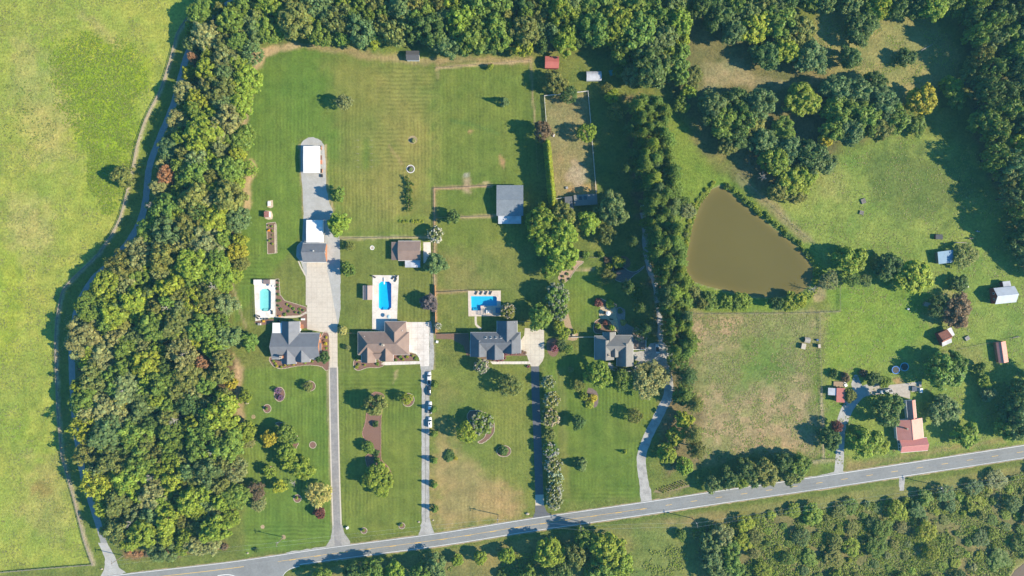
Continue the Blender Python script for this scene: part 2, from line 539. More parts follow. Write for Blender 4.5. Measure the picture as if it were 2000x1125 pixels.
# (outline, colour, soft edge px, edge wobble px, strength)
REGIONS = [
    ([(-400, -400), (355, -400), (375, 40), (345, 100), (300, 220), (262, 320), (240, 430), (150, 535), (112, 620), (112, 800), (130, 920), (183, 1102), (0, 1117), (-400, 1150)], MEADOW, 10, 6, 1.0),
    ([(110, 70), (165, 62), (200, 85), (260, 95), (290, 130), (275, 200), (262, 280), (225, 290), (160, 280), (140, 230), (110, 190), (95, 140)], LUSH, 26, 22, 0.95),
    ([(170, 280), (265, 270), (245, 360), (225, 400), (200, 420), (170, 370)], LUSH, 34, 20, 0.6),
    ([(0, 480), (40, 500), (50, 600), (30, 700), (0, 720)], LUSH, 30, 16, 0.5),
    ([(40, 60), (110, 120), (150, 240), (130, 330), (60, 300), (20, 180)], (0.275, 0.27, 0.085), 30, 26, 0.75),
    ([(20, 380), (90, 400), (100, 470), (60, 500), (10, 470)], (0.30, 0.285, 0.10), 30, 24, 0.7),
    ([(160, 20), (200, 45), (235, 90), (225, 95), (190, 60), (150, 30)], (0.27, 0.255, 0.09), 10, 10, 0.7),
    ([(40, 880), (120, 900), (150, 1000), (110, 1060), (30, 1010)], (0.24, 0.235, 0.075), 34, 26, 0.7),
    ([(58, 940), (95, 940), (92, 965), (62, 968)], (0.21, 0.16, 0.05), 10, 12, 0.7),
    ([(0, 830), (60, 800), (100, 870), (30, 900)], (0.165, 0.25, 0.03), 30, 24, 0.6),
    ([(183, 1102), (130, 920), (112, 700), (125, 565), (240, 430), (262, 320), (300, 220), (345, 100), (400, 0), (470, -30), (360, 130), (305, 300), (280, 440), (180, 550), (145, 640), (145, 800), (165, 940), (210, 1090)], LAWN_L, 6, 3, 0.9),
    # woods floor
    (WEST_WOOD, LITTER, 10, 8, 1.0),
    (NORTH_WOOD, LITTER, 10, 8, 1.0),
    ([(1250, 40), (1420, 30), (1600, 120), (1680, 150), (1640, 300), (1500, 360), (1380, 300), (1320, 200)], (0.135, 0.125, 0.055), 20, 14, 0.85),
    ([(1690, 150), (1760, 250), (1640, 280), (1600, 330), (1540, 400), (1490, 380), (1420, 330), (1560, 220)], (0.125, 0.11, 0.055), 16, 10, 0.85),
    ([(1890, -30), (2200, -30), (2200, 560), (2000, 540), (1960, 400), (1900, 260), (1880, 100)], (0.10, 0.09, 0.045), 20, 12, 0.9),
    ([(1225, 190), (1290, 190), (1345, 640), (1345, 700), (1290, 690), (1262, 500), (1240, 380)], (0.15, 0.11, 0.065), 12, 10, 0.85),
    # pastures on the right
    ([(1600, 30), (1700, 15), (1800, 20), (1880, 100), (1860, 170), (1780, 200), (1700, 170), (1640, 150), (1590, 90)], (0.20, 0.20, 0.075), 14, 8, 1.0),
    ([(1370, 130), (1440, 120), (1480, 150), (1560, 155), (1600, 160), (1500, 170), (1420, 165), (1375, 180)], STRAW, 10, 8, 0.9),
    ([(1500, 395), (1560, 340), (1640, 300), (1780, 250), (1900, 290), (1960, 420), (1990, 520), (2200, 560), (2200, 900), (2000, 870), (1800, 890), (1610, 910), (1605, 610), (1640, 590), (1600, 520), (1560, 455)], PASTURE, 10, 6, 1.0),
    ([(1610, 560), (1800, 560), (1830, 640), (1760, 690), (1620, 730), (1605, 640)], (0.125, 0.205, 0.030), 20, 10, 0.8),
    ([(1355, 615), (1600, 612), (1606, 895), (1480, 890), (1380, 900), (1350, 760)], (0.255, 0.21, 0.118), 12, 12, 0.95),
    ([(1430, 620), (1600, 615), (1590, 680), (1560, 740), (1480, 720), (1400, 760), (1370, 700), (1440, 680)], (0.125, 0.175, 0.042), 30, 26, 0.62),
    ([(1450, 660), (1530, 665), (1530, 745), (1430, 755)], (0.095, 0.165, 0.028), 24, 18, 0.75),
    ([(1570, 690), (1604, 680), (1606, 820), (1585, 800), (1580, 740)], (0.11, 0.17, 0.03), 10, 8, 0.9),
    ([(1355, 612), (1450, 612), (1440, 660), (1360, 650)], (0.26, 0.21, 0.12), 10, 8, 0.6),
    ([(1300, 690), (1362, 700), (1375, 800), (1370, 910), (1300, 930), (1290, 830)], (0.16, 0.125, 0.07), 10, 8, 0.8),
    ([(1680, 300), (1740, 285), (1830, 275), (1900, 320), (1905, 390), (1830, 420), (1740, 425), (1690, 370)], (0.085, 0.125, 0.034), 34, 30, 0.8),
    ([(1600, 330), (1640, 320), (1650, 380), (1600, 390)], (0.22, 0.225, 0.075), 20, 16, 0.6),
    # pond banks
    ([(1325, 300), (1420, 350), (1600, 500), (1620, 560), (1560, 610), (1360, 610), (1330, 540), (1325, 430)], (0.125, 0.195, 0.03), 12, 6, 0.9),
    ([(1290, 195), (1340, 250), (1390, 330), (1380, 380), (1345, 430), (1330, 520), (1320, 430), (1305, 300)], (0.13, 0.19, 0.03), 12, 8, 0.9),
    ([(1440, 340), (1480, 370), (1520, 400), (1590, 470), (1570, 475), (1500, 410), (1440, 355)], (0.20, 0.19, 0.09), 6, 3, 0.9),
    ([(1600, 545), (1622, 550), (1610, 585), (1590, 590), (1585, 578)], STRAW, 5, 4, 0.9),
    # house lots
    ([(505, 90), (850, 95), (850, 470), (665, 465), (640, 400), (630, 270), (585, 270), (590, 460), (455, 640), (470, 480), (480, 260)], (0.095, 0.155, 0.026), 6, 4, 1.0),
    ([(640, 110), (850, 110), (848, 460), (660, 460), (640, 330), (665, 280), (650, 200)], (0.150, 0.165, 0.042), 30, 16, 0.85),
    ([(735, 130), (820, 130), (815, 420), (700, 440), (740, 300)], (0.175, 0.175, 0.05), 30, 16, 0.6),
    ([(855, 135), (1040, 122), (1060, 480), (855, 480)], (0.115, 0.155, 0.03), 10, 8, 0.9),
    ([(860, 480), (1060, 480), (1050, 570), (860, 570)], (0.13, 0.155, 0.04), 14, 10, 0.9),
    ([(862, 500), (930, 520), (960, 560), (905, 560), (860, 565)], LAWN_DRY, 16, 14, 0.6),
    ([(842, 720), (1035, 715), (1042, 1000), (842, 1040)], (0.125, 0.16, 0.035), 8, 6, 0.9),
    ([(845, 820), (900, 880), (960, 930), (1020, 985), (1000, 1008), (850, 1030), (842, 900)], (0.255, 0.20, 0.09), 26, 18, 0.9),
    ([(860, 740), (900, 760), (880, 840), (845, 830)], LAWN_DRY, 18, 12, 0.5),
    ([(665, 720), (822, 720), (824, 1035), (668, 1055)], (0.11, 0.152, 0.029), 6, 4, 0.9),
    ([(478, 720), (640, 715), (648, 1060), (480, 1085), (478, 900)], (0.100, 0.160, 0.028), 6, 4, 0.9),
    ([(1065, 700), (1160, 690), (1290, 760), (1250, 970), (1070, 985)], (0.095, 0.145, 0.025), 8, 6, 0.9),
    ([(1090, 525), (1190, 520), (1210, 600), (1160, 640), (1100, 640)], (0.11, 0.155, 0.028), 8, 5, 0.9),
    ([(1085, 720), (1105, 720), (1112, 975), (1096, 975)], (0.155, 0.165, 0.05), 5, 4, 0.6),
    # bare strips and worn patches
    ([(1063, 188), (1148, 180), (1165, 375), (1100, 395), (1085, 390), (1068, 260)], (0.205, 0.18, 0.085), 4, 2, 0.95),
    ([(1118, 310), (1140, 330), (1142, 365), (1125, 372), (1108, 345)], (0.33, 0.27, 0.19), 8, 7, 0.9),
    ([(1105, 366), (1160, 362), (1162, 380), (1110, 384)], (0.36, 0.235, 0.10), 5, 4, 0.9),
    ([(500, 95), (560, 84), (600, 88), (548, 100), (520, 112), (500, 150), (490, 200), (478, 260), (470, 250), (480, 190), (494, 130)], DIRT, 4, 4, 0.95),
    ([(485, 310), (500, 330), (492, 380), (485, 420), (474, 420), (478, 370)], (0.38, 0.29, 0.16), 4, 4, 0.9),
    ([(455, 690), (475, 720), (470, 790), (482, 830), (470, 850), (458, 820), (455, 760)], (0.33, 0.25, 0.15), 6, 5, 0.85),
    ([(600, 84), (720, 100), (830, 112), (1040, 112), (1040, 122), (830, 126), (700, 112), (600, 92)], (0.27, 0.21, 0.11), 5, 5, 0.75),
    ([(906, 346), (919, 346), (922, 375), (908, 376)], (0.33, 0.24, 0.16), 5, 4, 0.9),
    ([(908, 338), (918, 338), (918, 345), (908, 345)], (0.32, 0.29, 0.26), 3, 3, 0.9),
    ([(976, 300), (988, 315), (985, 330), (978, 322)], (0.34, 0.2, 0.11), 4, 3, 0.85),
    ([(943, 355), (955, 354), (956, 359), (944, 360)], DIRT, 2, 1, 0.9),
    ([(915, 255), (924, 256), (923, 260), (915, 260)], CLAY, 2, 1, 0.8),
    ([(771, 727), (779, 722), (775, 738), (766, 747)], DIRT, 3, 3, 0.7),
    ([(1740, 742), (1760, 738), (1770, 745), (1755, 755)], CLAY, 4, 3, 0.8),
    ([(1650, 895), (1720, 900), (1800, 880), (1960, 858), (1960, 866), (1800, 890), (1700, 912), (1650, 915)], (0.22, 0.175, 0.08), 6, 5, 0.8),
    ([(1830, 580), (1880, 560), (1870, 640), (1800, 620)], (0.24, 0.19, 0.11), 14, 12, 0.5),
    ([(1870, 670), (1920, 680), (1915, 720), (1830, 700)], (0.19, 0.19, 0.07), 10, 8, 0.6),
    # verge and land south of the road
    ([(560, 1122), (860, 1075), (1300, 1012), (1700, 955), (2200, 880), (2200, 1300), (560, 1300)], (0.16, 0.165, 0.055), 3, 2, 1.0),
    ([(820, 1085), (980, 1085), (1050, 1110), (1050, 1150), (820, 1150)], (0.155, 0.15, 0.055), 10, 8, 0.8),
    ([(1240, 1030), (1360, 1035), (1360, 1140), (1230, 1140)], (0.13, 0.165, 0.045), 10, 8, 0.9),
    (SCRUB, (0.13, 0.13, 0.055), 8, 8, 0.8),
    ([(1290, 1012), (1420, 1000), (1420, 1014), (1310, 1025)], (0.22, 0.18, 0.085), 8, 6, 0.7),
    ([(1280, 960), (1350, 945), (1330, 965), (1285, 975)], (0.19, 0.16, 0.08), 5, 4, 0.6),
    ([(240, 1080), (330, 1070), (440, 1060), (450, 1072), (330, 1085), (250, 1092)], (0.20, 0.105, 0.06), 5, 6, 0.8),
]
STRIPS = [  # worn lines along fences: (path, half width px, colour, strength)
    (WFENCE, 3.0, (0.40, 0.33, 0.22), 0.9),
    ([(853, 133), (900, 129), (1037, 119)], 2.0, (0.40, 0.30, 0.17), 0.9),
    ([(1037, 119), (1040, 180), (1045, 240)], 1.4, (0.30, 0.24, 0.12), 0.7),
    ([(853, 133), (854, 150)], 1.4, (0.30, 0.24, 0.12), 0.6),
    ([(848, 368), (900, 366), (960, 362)], 2.0, (0.37, 0.24, 0.15), 0.9),
    ([(848, 368), (849, 405), (849, 450)], 2.0, (0.37, 0.24, 0.15), 0.9),
    ([(900, 424), (968, 422)], 2.2, (0.40, 0.30, 0.17), 0.9),
    ([(664, 466), (750, 464), (838, 463)], 2.0, (0.38, 0.32, 0.19), 0.9),
    ([(849, 470), (849, 530), (849, 560), (851, 650)], 2.6, (0.36, 0.25, 0.16), 0.85),
    ([(851, 571), (914, 568)], 2.0, (0.34, 0.23, 0.14), 0.85),
    ([(1603, 760), (1607, 830), (1609, 895)], 2.0, (0.36, 0.29, 0.19), 0.8),
    ([(1355, 613), (1500, 612), (1640, 608)], 1.8, (0.22, 0.19, 0.11), 0.7),
    ([(1100, 527), (1160, 526)], 1.6, (0.33, 0.25, 0.15), 0.8),
    ([(1560, 905), (1630, 900)], 2.0, (0.33, 0.27, 0.16), 0.8),
    ([(636, 285), (638, 370), (650, 410)], 1.5, (0.40, 0.29, 0.17), 0.8),
    ([(586, 285), (590, 340), (595, 430)], 1.5, (0.40, 0.29, 0.17), 0.8),
    ([(640, 720), (646, 900), (650, 1030)], 1.5, (0.38, 0.30, 0.18), 0.7),
    ([(846, 620), (846, 720)], 2.5, (0.35, 0.28, 0.17), 0.6),
    ([(1103, 595), (1112, 640), (1118, 660)], 2.2, (0.40, 0.29, 0.18), 0.8),
    ([(480, 640), (455, 560), (465, 530)], 1.6, (0.33, 0.26, 0.15), 0.6),
    ([(715, 278), (715, 325)], 7.0, (0.11, 0.165, 0.025), 0.7),
    ([(780, 427), (825, 427)], 8.0, (0.14, 0.18, 0.03), 0.7),
    ([(880, 235), (930, 245), (975, 262)], 3.0, (0.085, 0.14, 0.03), 0.7),
    ([(760, 285), (785, 320)], 1.5, (0.30, 0.2, 0.10), 0.5),
    ([(1335, 395), (1330, 425)], 2.0, STRAW, 0.8),
]
MOWN = [
    ([(500, 95), (850, 110), (850, 460), (590, 640), (455, 640), (480, 260)], 0.8),
    ([(855, 130), (1040, 122), (1050, 480), (855, 480)], 0.7),
    ([(665, 470), (845, 466), (848, 640), (665, 640)], 0.8),
    ([(470, 715), (640, 715), (648, 1060), (480, 1085)], 1.0),
    ([(664, 660), (820, 715), (824, 1035), (668, 1055)], 1.0),
    ([(842, 720), (1035, 715), (1042, 1000), (842, 1040)], 0.6),
    ([(1065, 700), (1160, 690), (1290, 760), (1250, 970), (1070, 985)], 0.9),
    ([(1090, 525), (1190, 520), (1210, 600), (1160, 640), (1100, 640)], 0.8),
    ([(860, 480), (1060, 480), (1050, 640), (860, 640)], 0.5),
]
POOL_HOLES = [  # (x0, y0, x1, y1) px cut out under the pool decks
    (502, 558, 534, 613), (735, 545, 769, 610), (917, 575, 974, 610)]


def axis_px(lo, hi, step, far):
    a = list(np.arange(lo, hi + 1e-6, step))
    return np.array([lo - f for f in far[::-1]] + a + [hi + f for f in far], float)


def build_ground():
    xs = axis_px(-160, 2160, 4.0, [30, 120, 500, 2000, 8000])
    ys = axis_px(-160, 1284, 4.0, [30, 120, 500, 2000, 8000])
    X, Y = np.meshgrid(xs, ys)
    C = np.zeros(X.shape + (3,))
    C[:] = (0.115, 0.145, 0.034)
    wx = (fbm(X, Y, 40, 3) - 0.5) * 2
    wy = (fbm(X, Y, 40, 9) - 0.5) * 2
    wx2 = (vnoise(X, Y, 9, 31) - 0.5) * 2
    wy2 = (vnoise(X, Y, 9, 37) - 0.5) * 2
    for poly, col, soft, wob, st in REGIONS:
        sd = sdf(X + (wx * 2 + wx2) * wob * 0.7, Y + (wy * 2 + wy2) * wob * 0.7, poly)
        a = np.clip(0.5 - sd / (2 * soft), 0, 1)
        a = (a * a * (3 - 2 * a) * st)[..., None]
        C = C * (1 - a) + np.array(col) * a
    fld = np.clip(0.5 - sdf(X, Y, [(1355, 615), (1600, 612), (1606, 895), (1480, 890), (1380, 900), (1350, 760)]) / 16, 0, 1)
    a = (fld * np.clip((fbm(X, Y, 20, 201) - 0.5) * 6, 0, 1) * 0.5)[..., None]
    C = C * (1 - a) + np.array((0.125, 0.175, 0.045)) * a
    C = C * np.array([1.08, 1.03, 0.95])
    # broad natural variation: greener and drier patches
    n = fbm(X, Y, 90, 51)[..., None]
    n2 = fbm(X, Y, 22, 77)[..., None]
    dry = np.clip((n - 0.5) * 2.4, -1, 1)
    C = C * (1 + np.concatenate([dry * 0.22, dry * 0.07, dry * 0.12], -1))
    C = C * (1 + (n2 - 0.5) * np.array([0.42, 0.28, 0.34]))
    for path, hw, col, st in STRIPS:
        dd = pathdist(X + wx2 * 1.2, Y + wy2 * 1.2, path)
        a = (np.clip(1.2 - dd / (hw + 1.6), 0, 1) * st)[..., None]
        C = C * (1 - a) + np.array(col) * a
    mow = np.zeros(X.shape)
    for poly, st in MOWN:
        mow = np.maximum(mow, np.clip(0.5 - sdf(X, Y, poly) / 12, 0, 1) * st)
    mowh = np.zeros(X.shape)                      # parts mown across instead of up and down
    for poly in ([(735, 125), (850, 130), (830, 230), (735, 240)], [(715, 240), (800, 250), (790, 330), (700, 320)], [(455, 500), (590, 500), (590, 560), (540, 545), (455, 560)], [(668, 720), (822, 720), (822, 760), (668, 770)], [(1080, 960), (1240, 950), (1240, 985), (1080, 992)], [(480, 1020), (645, 1020), (645, 1060), (480, 1080)]):
        mowh = np.maximum(mowh, np.clip(0.5 - sdf(X + wx * 10, Y + wy * 10, poly) / 20, 0, 1))
    patch = np.clip((fbm(X, Y, 70, 91) - 0.32) * 3.2, 0.1, 1.0)
    mowh = mowh * mow * patch
    mow_v = np.clip(mow * patch - mowh, 0, 1)
    n3 = fbm(X, Y, 13, 123)[..., None]
    C = C * (1 + (n3 - 0.5) * np.array([0.55, 0.30, 0.45]) * np.clip(1.15 - mow, 0.2, 1)[..., None])
    Z = np.zeros(X.shape)
    for P in (POND, POND2):
        sd = sdf(X, Y, P)
        Z = np.where(sd < 6, np.minimum(Z, -np.clip((6 - sd) / 6, 0, 1) * 0.55 - np.clip(-sd / 12, 0, 1) * 1.0), Z)
        a = (np.clip(1 - np.abs(sd - 1.5) / 2.6, 0, 1) * 0.8)[..., None]
        C = C * (1 - a) + np.array((0.27, 0.22, 0.13)) * a
    ny, nx = X.shape
    V = np.stack([(X - 1000) * S, (562.5 - Y) * S, Z], -1).reshape(-1, 3)
    idx = np.arange(ny * nx).reshape(ny, nx)
    F = np.stack([idx[1:, :-1], idx[1:, 1:], idx[:-1, 1:], idx[:-1, :-1]], -1).reshape(-1, 4)
    cx = ((X[1:, :-1] + X[:-1, 1:]) / 2).ravel()
    cy = ((Y[1:, :-1] + Y[:-1, 1:]) / 2).ravel()
    keep = np.ones(len(F), bool)
    for x0, y0, x1, y1 in POOL_HOLES:
        keep &= ~((cx > x0 - 2) & (cx < x1 + 2) & (cy > y0 - 2) & (cy < y1 + 2))
    F = F[keep]
    me = bpy.data.meshes.new('ground')
    me.vertices.add(len(V))
    me.vertices.foreach_set('co', V.astype(np.float32).ravel())
    me.loops.add(len(F) * 4)
    me.loops.foreach_set('vertex_index', F.astype(np.int32).ravel())
    me.polygons.add(len(F))
    me.polygons.foreach_set('loop_start', (np.arange(len(F)) * 4).astype(np.int32))
    me.update(calc_edges=True)
    at = me.attributes.new('soil', 'FLOAT_COLOR', 'POINT')
    rgba = np.concatenate([np.clip(C, 0.01, 0.9).reshape(-1, 3), np.ones((ny * nx, 1))], -1).astype(np.float32)
    at.data.foreach_set('color', rgba.ravel())
    a2 = me.attributes.new('mow', 'FLOAT', 'POINT')
    a2.data.foreach_set('value', mow.astype(np.float32).ravel())
    m = bpy.data.materials.new('grassland')
    m.use_nodes = True
    nt = m.node_tree
    L = nt.links
    p = nt.nodes['Principled BSDF']
    p.inputs['Roughness'].default_value = 0.95
    p.inputs['Specular IOR Level'].default_value = 0.1
    N = nt.nodes.new
    ca = N('ShaderNodeAttribute')
    ca.attribute_name = 'soil'
    ma = N('ShaderNodeAttribute')
    ma.attribute_name = 'mow'
    tc = N('ShaderNodeTexCoord')

    def noise(sc, det=5, rg=0.7, dist=0.0):
        q = N('ShaderNodeTexNoise')
        q.inputs['Scale'].default_value = sc
        q.inputs['Detail'].default_value = det
        q.inputs['Roughness'].default_value = rg
        q.inputs['Distortion'].default_value = dist
        L.new(tc.outputs['Object'], q.inputs['Vector'])
        return q.outputs[0]

    def math_(op, a, b=None, c=None):
        q = N('ShaderNodeMath')
        q.operation = op
        for i, v in enumerate((a, b, c)):
            if v is None:
                continue
            if isinstance(v, (int, float)):
                q.inputs[i].default_value = v
            else:
                L.new(v, q.inputs[i])
        return q.outputs[0]

    fine = noise(0.9, 6, 0.75, 0.4)
    mid = noise(0.16, 4, 0.6, 0.6)
    # blade clumps: strong where unmown
    f1 = math_('MULTIPLY', math_('SUBTRACT', fine, 0.5), math_('SUBTRACT', 2.1, math_('MULTIPLY', ma.outputs['Fac'], 1.0)))
    f2 = math_('MULTIPLY', math_('SUBTRACT', mid, 0.5), 0.7)
    # mowing bands, bent slightly
    sx = N('ShaderNodeSeparateXYZ')
    L.new(tc.outputs['Object'], sx.inputs[0])
    ph = math_('ADD', math_('MULTIPLY', sx.outputs[0], 2 * math.pi / 1.7), math_('MULTIPLY', mid, 9.0))
    mu = N('ShaderNodeAttribute')
    mu.attribute_name = 'mow_up'
    mh = N('ShaderNodeAttribute')
    mh.attribute_name = 'mow_across'
    band = math_('MULTIPLY', math_('MULTIPLY', math_('SINE', ph), mu.outputs['Fac']), 0.15)
    ph3 = math_('ADD', math_('MULTIPLY', sx.outputs[1], 2 * math.pi / 1.9), math_('MULTIPLY', mid, 8.0))
    band = math_('ADD', band, math_('MULTIPLY', math_('MULTIPLY', math_('SINE', ph3), mh.outputs['Fac']), 0.16))
    ph2 = math_('ADD', math_('MULTIPLY', sx.outputs[0], 2 * math.pi / 5.3), math_('MULTIPLY', mid, 6.0))
    band2 = math_('MULTIPLY', math_('MULTIPLY', math_('SINE', ph2), ma.outputs['Fac']), 0.06)
    tot = math_('ADD', math_('ADD', f1, f2), math_('ADD', band, band2))
    mul = math_('MAXIMUM', math_('ADD', 1.0, tot), 0.25)
    mx = N('ShaderNodeMix')
    mx.data_type = 'RGBA'
    mx.blend_type = 'MULTIPLY'
    mx.inputs[0].default_value = 1
    L.new(ca.outputs['Color'], mx.inputs[6])
    L.new(mul, mx.inputs[7])
    # straw flecks
    fl = noise(1.7, 3, 0.6)
    fr = N('ShaderNodeMapRange')
    fr.inputs[1].default_value = 0.60
    fr.inputs[2].default_value = 0.75
    fr.inputs[4].default_value = 0.5
    L.new(fl, fr.inputs[0])
    m3 = N('ShaderNodeMix')
    m3.data_type = 'RGBA'
    L.new(fr.outputs[0], m3.inputs[0])
    L.new(mx.outputs[2], m3.inputs[6])
    m3.inputs[7].default_value = (0.24, 0.21, 0.09, 1)
    L.new(m3.outputs[2], p.inputs['Base Color'])
    b = N('ShaderNodeBump')
    b.inputs['Strength'].default_value = 0.9
    b.inputs['Distance'].default_value = 0.35
    bs = math_('MULTIPLY', fine, math_('SUBTRACT', 1.15, math_('MULTIPLY', ma.outputs['Fac'], 0.8)))
    L.new(bs, b.inputs['Height'])
    L.new(b.outputs[0], p.inputs['Normal'])
    a3 = me.attributes.new('mow_up', 'FLOAT', 'POINT')
    a3.data.foreach_set('value', mow_v.astype(np.float32).ravel())
    a4 = me.attributes.new('mow_across', 'FLOAT', 'POINT')
    a4.data.foreach_set('value', mowh.astype(np.float32).ravel())
    me.materials.append(m)
    g = obj('ground', me)
    g['kind'] = 'structure'
    return g


build_ground()

# ------------------------------------------------------------------ water
def water_material(name, tint, surface=None):
    m = bpy.data.materials.new(name)
    m.use_nodes = True
    nt = m.node_tree
    out = nt.nodes['Material Output']
    p = nt.nodes['Principled BSDF']
    if surface:
        p.inputs['Base Color'].default_value = (*surface, 1)
        p.inputs['Roughness'].default_value = 0.12
        p.inputs['Specular IOR Level'].default_value = 0.16
        tc = nt.nodes.new('ShaderNodeTexCoord')
        n1 = nt.nodes.new('ShaderNodeTexNoise')
        n1.inputs['Scale'].default_value = 0.03
        n1.inputs['Detail'].default_value = 4
        nt.links.new(tc.outputs['Object'], n1.inputs[0])
        mx = nt.nodes.new('ShaderNodeMix')
        mx.data_type = 'RGBA'
        mx.inputs[6].default_value = tuple(c * 0.86 for c in surface) + (1,)
        mx.inputs[7].default_value = tuple(c * 1.14 for c in surface) + (1,)
        nt.links.new(n1.outputs[0], mx.inputs[0])
        sh = nt.nodes.new('ShaderNodeAttribute')
        sh.attribute_name = 'shallow'
        ms2 = nt.nodes.new('ShaderNodeMix')
        ms2.data_type = 'RGBA'
        ms2.inputs[7].default_value = (surface[0] * 1.5, surface[1] * 1.42, surface[2] * 1.5, 1)
        nt.links.new(sh.outputs['Fac'], ms2.inputs[0])
        nt.links.new(mx.outputs[2], ms2.inputs[6])
        nt.links.new(ms2.outputs[2], p.inputs['Base Color'])
        nb = nt.nodes.new('ShaderNodeTexNoise')
        nb.inputs['Scale'].default_value = 1.2
        nb.inputs['Detail'].default_value = 3
        nt.links.new(tc.outputs['Object'], nb.inputs[0])
        b = nt.nodes.new('ShaderNodeBump')
        b.inputs['Strength'].default_value = 0.12
        b.inputs['Distance'].default_value = 0.05
        nt.links.new(nb.outputs[0], b.inputs['Height'])
        nt.links.new(b.outputs[0], p.inputs['Normal'])
    else:
        nt.nodes.remove(p)
        tr = nt.nodes.new('ShaderNodeBsdfTransparent')
        tr.inputs[0].default_value = (*tint, 1)
        gl = nt.nodes.new('ShaderNodeBsdfGlossy')
        gl.inputs['Roughness'].default_value = 0.06
        tcw = nt.nodes.new('ShaderNodeTexCoord')
        nw = nt.nodes.new('ShaderNodeTexNoise')
        nw.inputs['Scale'].default_value = 1.6
        nt.links.new(tcw.outputs['Object'], nw.inputs[0])
        bw = nt.nodes.new('ShaderNodeBump')
        bw.inputs['Strength'].default_value = 0.3
        bw.inputs['Distance'].default_value = 0.08
        nt.links.new(nw.outputs[0], bw.inputs['Height'])
        nt.links.new(bw.outputs[0], gl.inputs['Normal'])
        ms = nt.nodes.new('ShaderNodeMixShader')
        ms.inputs[0].default_value = 0.04
        nt.links.new(tr.outputs[0], ms.inputs[1])
        nt.links.new(gl.outputs[0], ms.inputs[2])
        nt.links.new(ms.outputs[0], out.inputs[0])
    return m


M_POND = water_material('pond_water', None, (0.114, 0.098, 0.030))
M_POOLWATER = water_material('pool_water', (0.80, 0.95, 0.985))
big = lambda P, k: [((x - sum(q[0] for q in P) / len(P)) * k + sum(q[0] for q in P) / len(P), (y - sum(q[1] for q in P) / len(P)) * k + sum(q[1] for q in P) / len(P)) for x, y in P]
ring_o = catmull(POND, True, 5)
pm_ = MB()
nr = len(ring_o)
shal = []
for k_, f_ in ((1.012, 1.0), (0.975, 0.7), (0.93, 0.25), (0.82, 0.0), (0.5, 0.0)):
    pm_.v += [(W(*q_).x, W(*q_).y, -0.42) for q_ in big(ring_o, k_)]
    shal += [f_] * nr
for a_ in range(4):
    pm_.f += [(a_ * nr + i_, a_ * nr + (i_ + 1) % nr, (a_ + 1) * nr + (i_ + 1) % nr, (a_ + 1) * nr + i_) for i_ in range(nr)]
pm_.f.append(tuple(4 * nr + i_ for i_ in range(nr)))
pw = pm_.build('pond_water', M_POND)
pw['kind'] = 'structure'
if pw.data.polygons[0].normal.z < 0:
    pw.data.flip_normals()
sa_ = pw.data.attributes.new('shallow', 'FLOAT', 'POINT')
sa_.data.foreach_set('value', shal)
sheet('creek_water', big(POND2, 1.01), -0.42, water_material('creek_water', None, (0.16, 0.12, 0.085)))

# ------------------------------------------------------------------ road, lane, drives
ribbon('road', ROAD_C, 27, 0.03, M_ASPHALT)
sheet('side_road', [(395, 1112), (470, 1102), (585, 1106), (562, 1114), (551, 1126), (545, 1150), (545, 1200), (440, 1200), (420, 1150)], 0.024, M_ASPHALT, smooth=False)


M_TRACK = mat('tyre_polished_asphalt', (0.195, 0.202, 0.20), 0.85, 0.12, 1.0, 0.1, 14, col2=(0.215, 0.222, 0.22), c2scale=0.12)


def offset_path(path, off):
    L, R = ribbon_pts(path, abs(off) * 2)
    return L if off > 0 else R


def sub(path, x0, x1):
    return [p for p in path if x0 <= p[0] <= x1]


for off_ in (-9.0, -3.4, 3.4, 9.0):
    ribbon('tyre_track', [q_ for q_ in offset_path(ROAD_C, off_) if q_[0] > 590 or off_ * (1 if offset_path(ROAD_C, 5)[100][1] > ROAD_C[5][1] else -1) < 0], 2.3, 0.0335, M_TRACK, jit=0.3, smooth=False)
ribbon('road_shoulder', [(q_[0], q_[1] - 13.6) for q_ in catmull(ROAD_C, False) if q_[0] > 250], 2.6, 0.011, M_DIRT, jit=0.7, smooth=False)
ribbon('road_shoulder', [(q_[0], q_[1] + 13.8) for q_ in catmull(ROAD_C, False) if q_[0] > 590], 3.0, 0.011, M_DIRT, jit=0.7, smooth=False)
up, dn = offset_path(ROAD_C, -11.9), offset_path(ROAD_C, 11.9)
if up[len(up) // 2][1] > dn[len(dn) // 2][1]:
    up, dn = dn, up
mid_ = catmull(ROAD_C, False)
ribbon('edge_marking', sub(up, 60, 2080), 0.75, 0.036, M_WHITE_PAINT, smooth=False)
ribbon('edge_marking', sub(dn, 585, 2080), 0.75, 0.036, M_WHITE_PAINT, smooth=False)
ribbon('edge_marking', [(585, 1105.5), (572, 1109), (561, 1115), (553, 1124), (549, 1140)], 0.7, 0.036, M_WHITE_PAINT)
ribbon('stop_marking', [(425, 1124.5), (440, 1122.4), (452, 1123.2), (460, 1126.5)], 1.2, 0.036, M_WHITE_PAINT)
ribbon('centre_marking', sub(mid_, 540, 1262), 0.55, 0.036, M_YELLOW_PAINT, smooth=False)
ribbon('centre_marking', sub(mid_, 250, 482), 0.9, 0.036, M_YELLOW_PAINT, smooth=False)


def at_x(path, x):
    for a, b in zip(path[:-1], path[1:]):
        if a[0] <= x <= b[0]:
            t = (x - a[0]) / (b[0] - a[0] + 1e-9)
            return (x, a[1] + (b[1] - a[1]) * t)
    return path[-1]


x = 565.0
while x < 2050:
    a, b = at_x(mid_, x), at_x(mid_, x + 12.5)
    dy = 0.75 if x < 1255 else 0.0
    ribbon('dash_marking', [(a[0], a[1] + dy), (b[0], b[1] + dy)], 0.75, 0.041, M_YELLOW_PAINT, smooth=False)
    x += 49.0

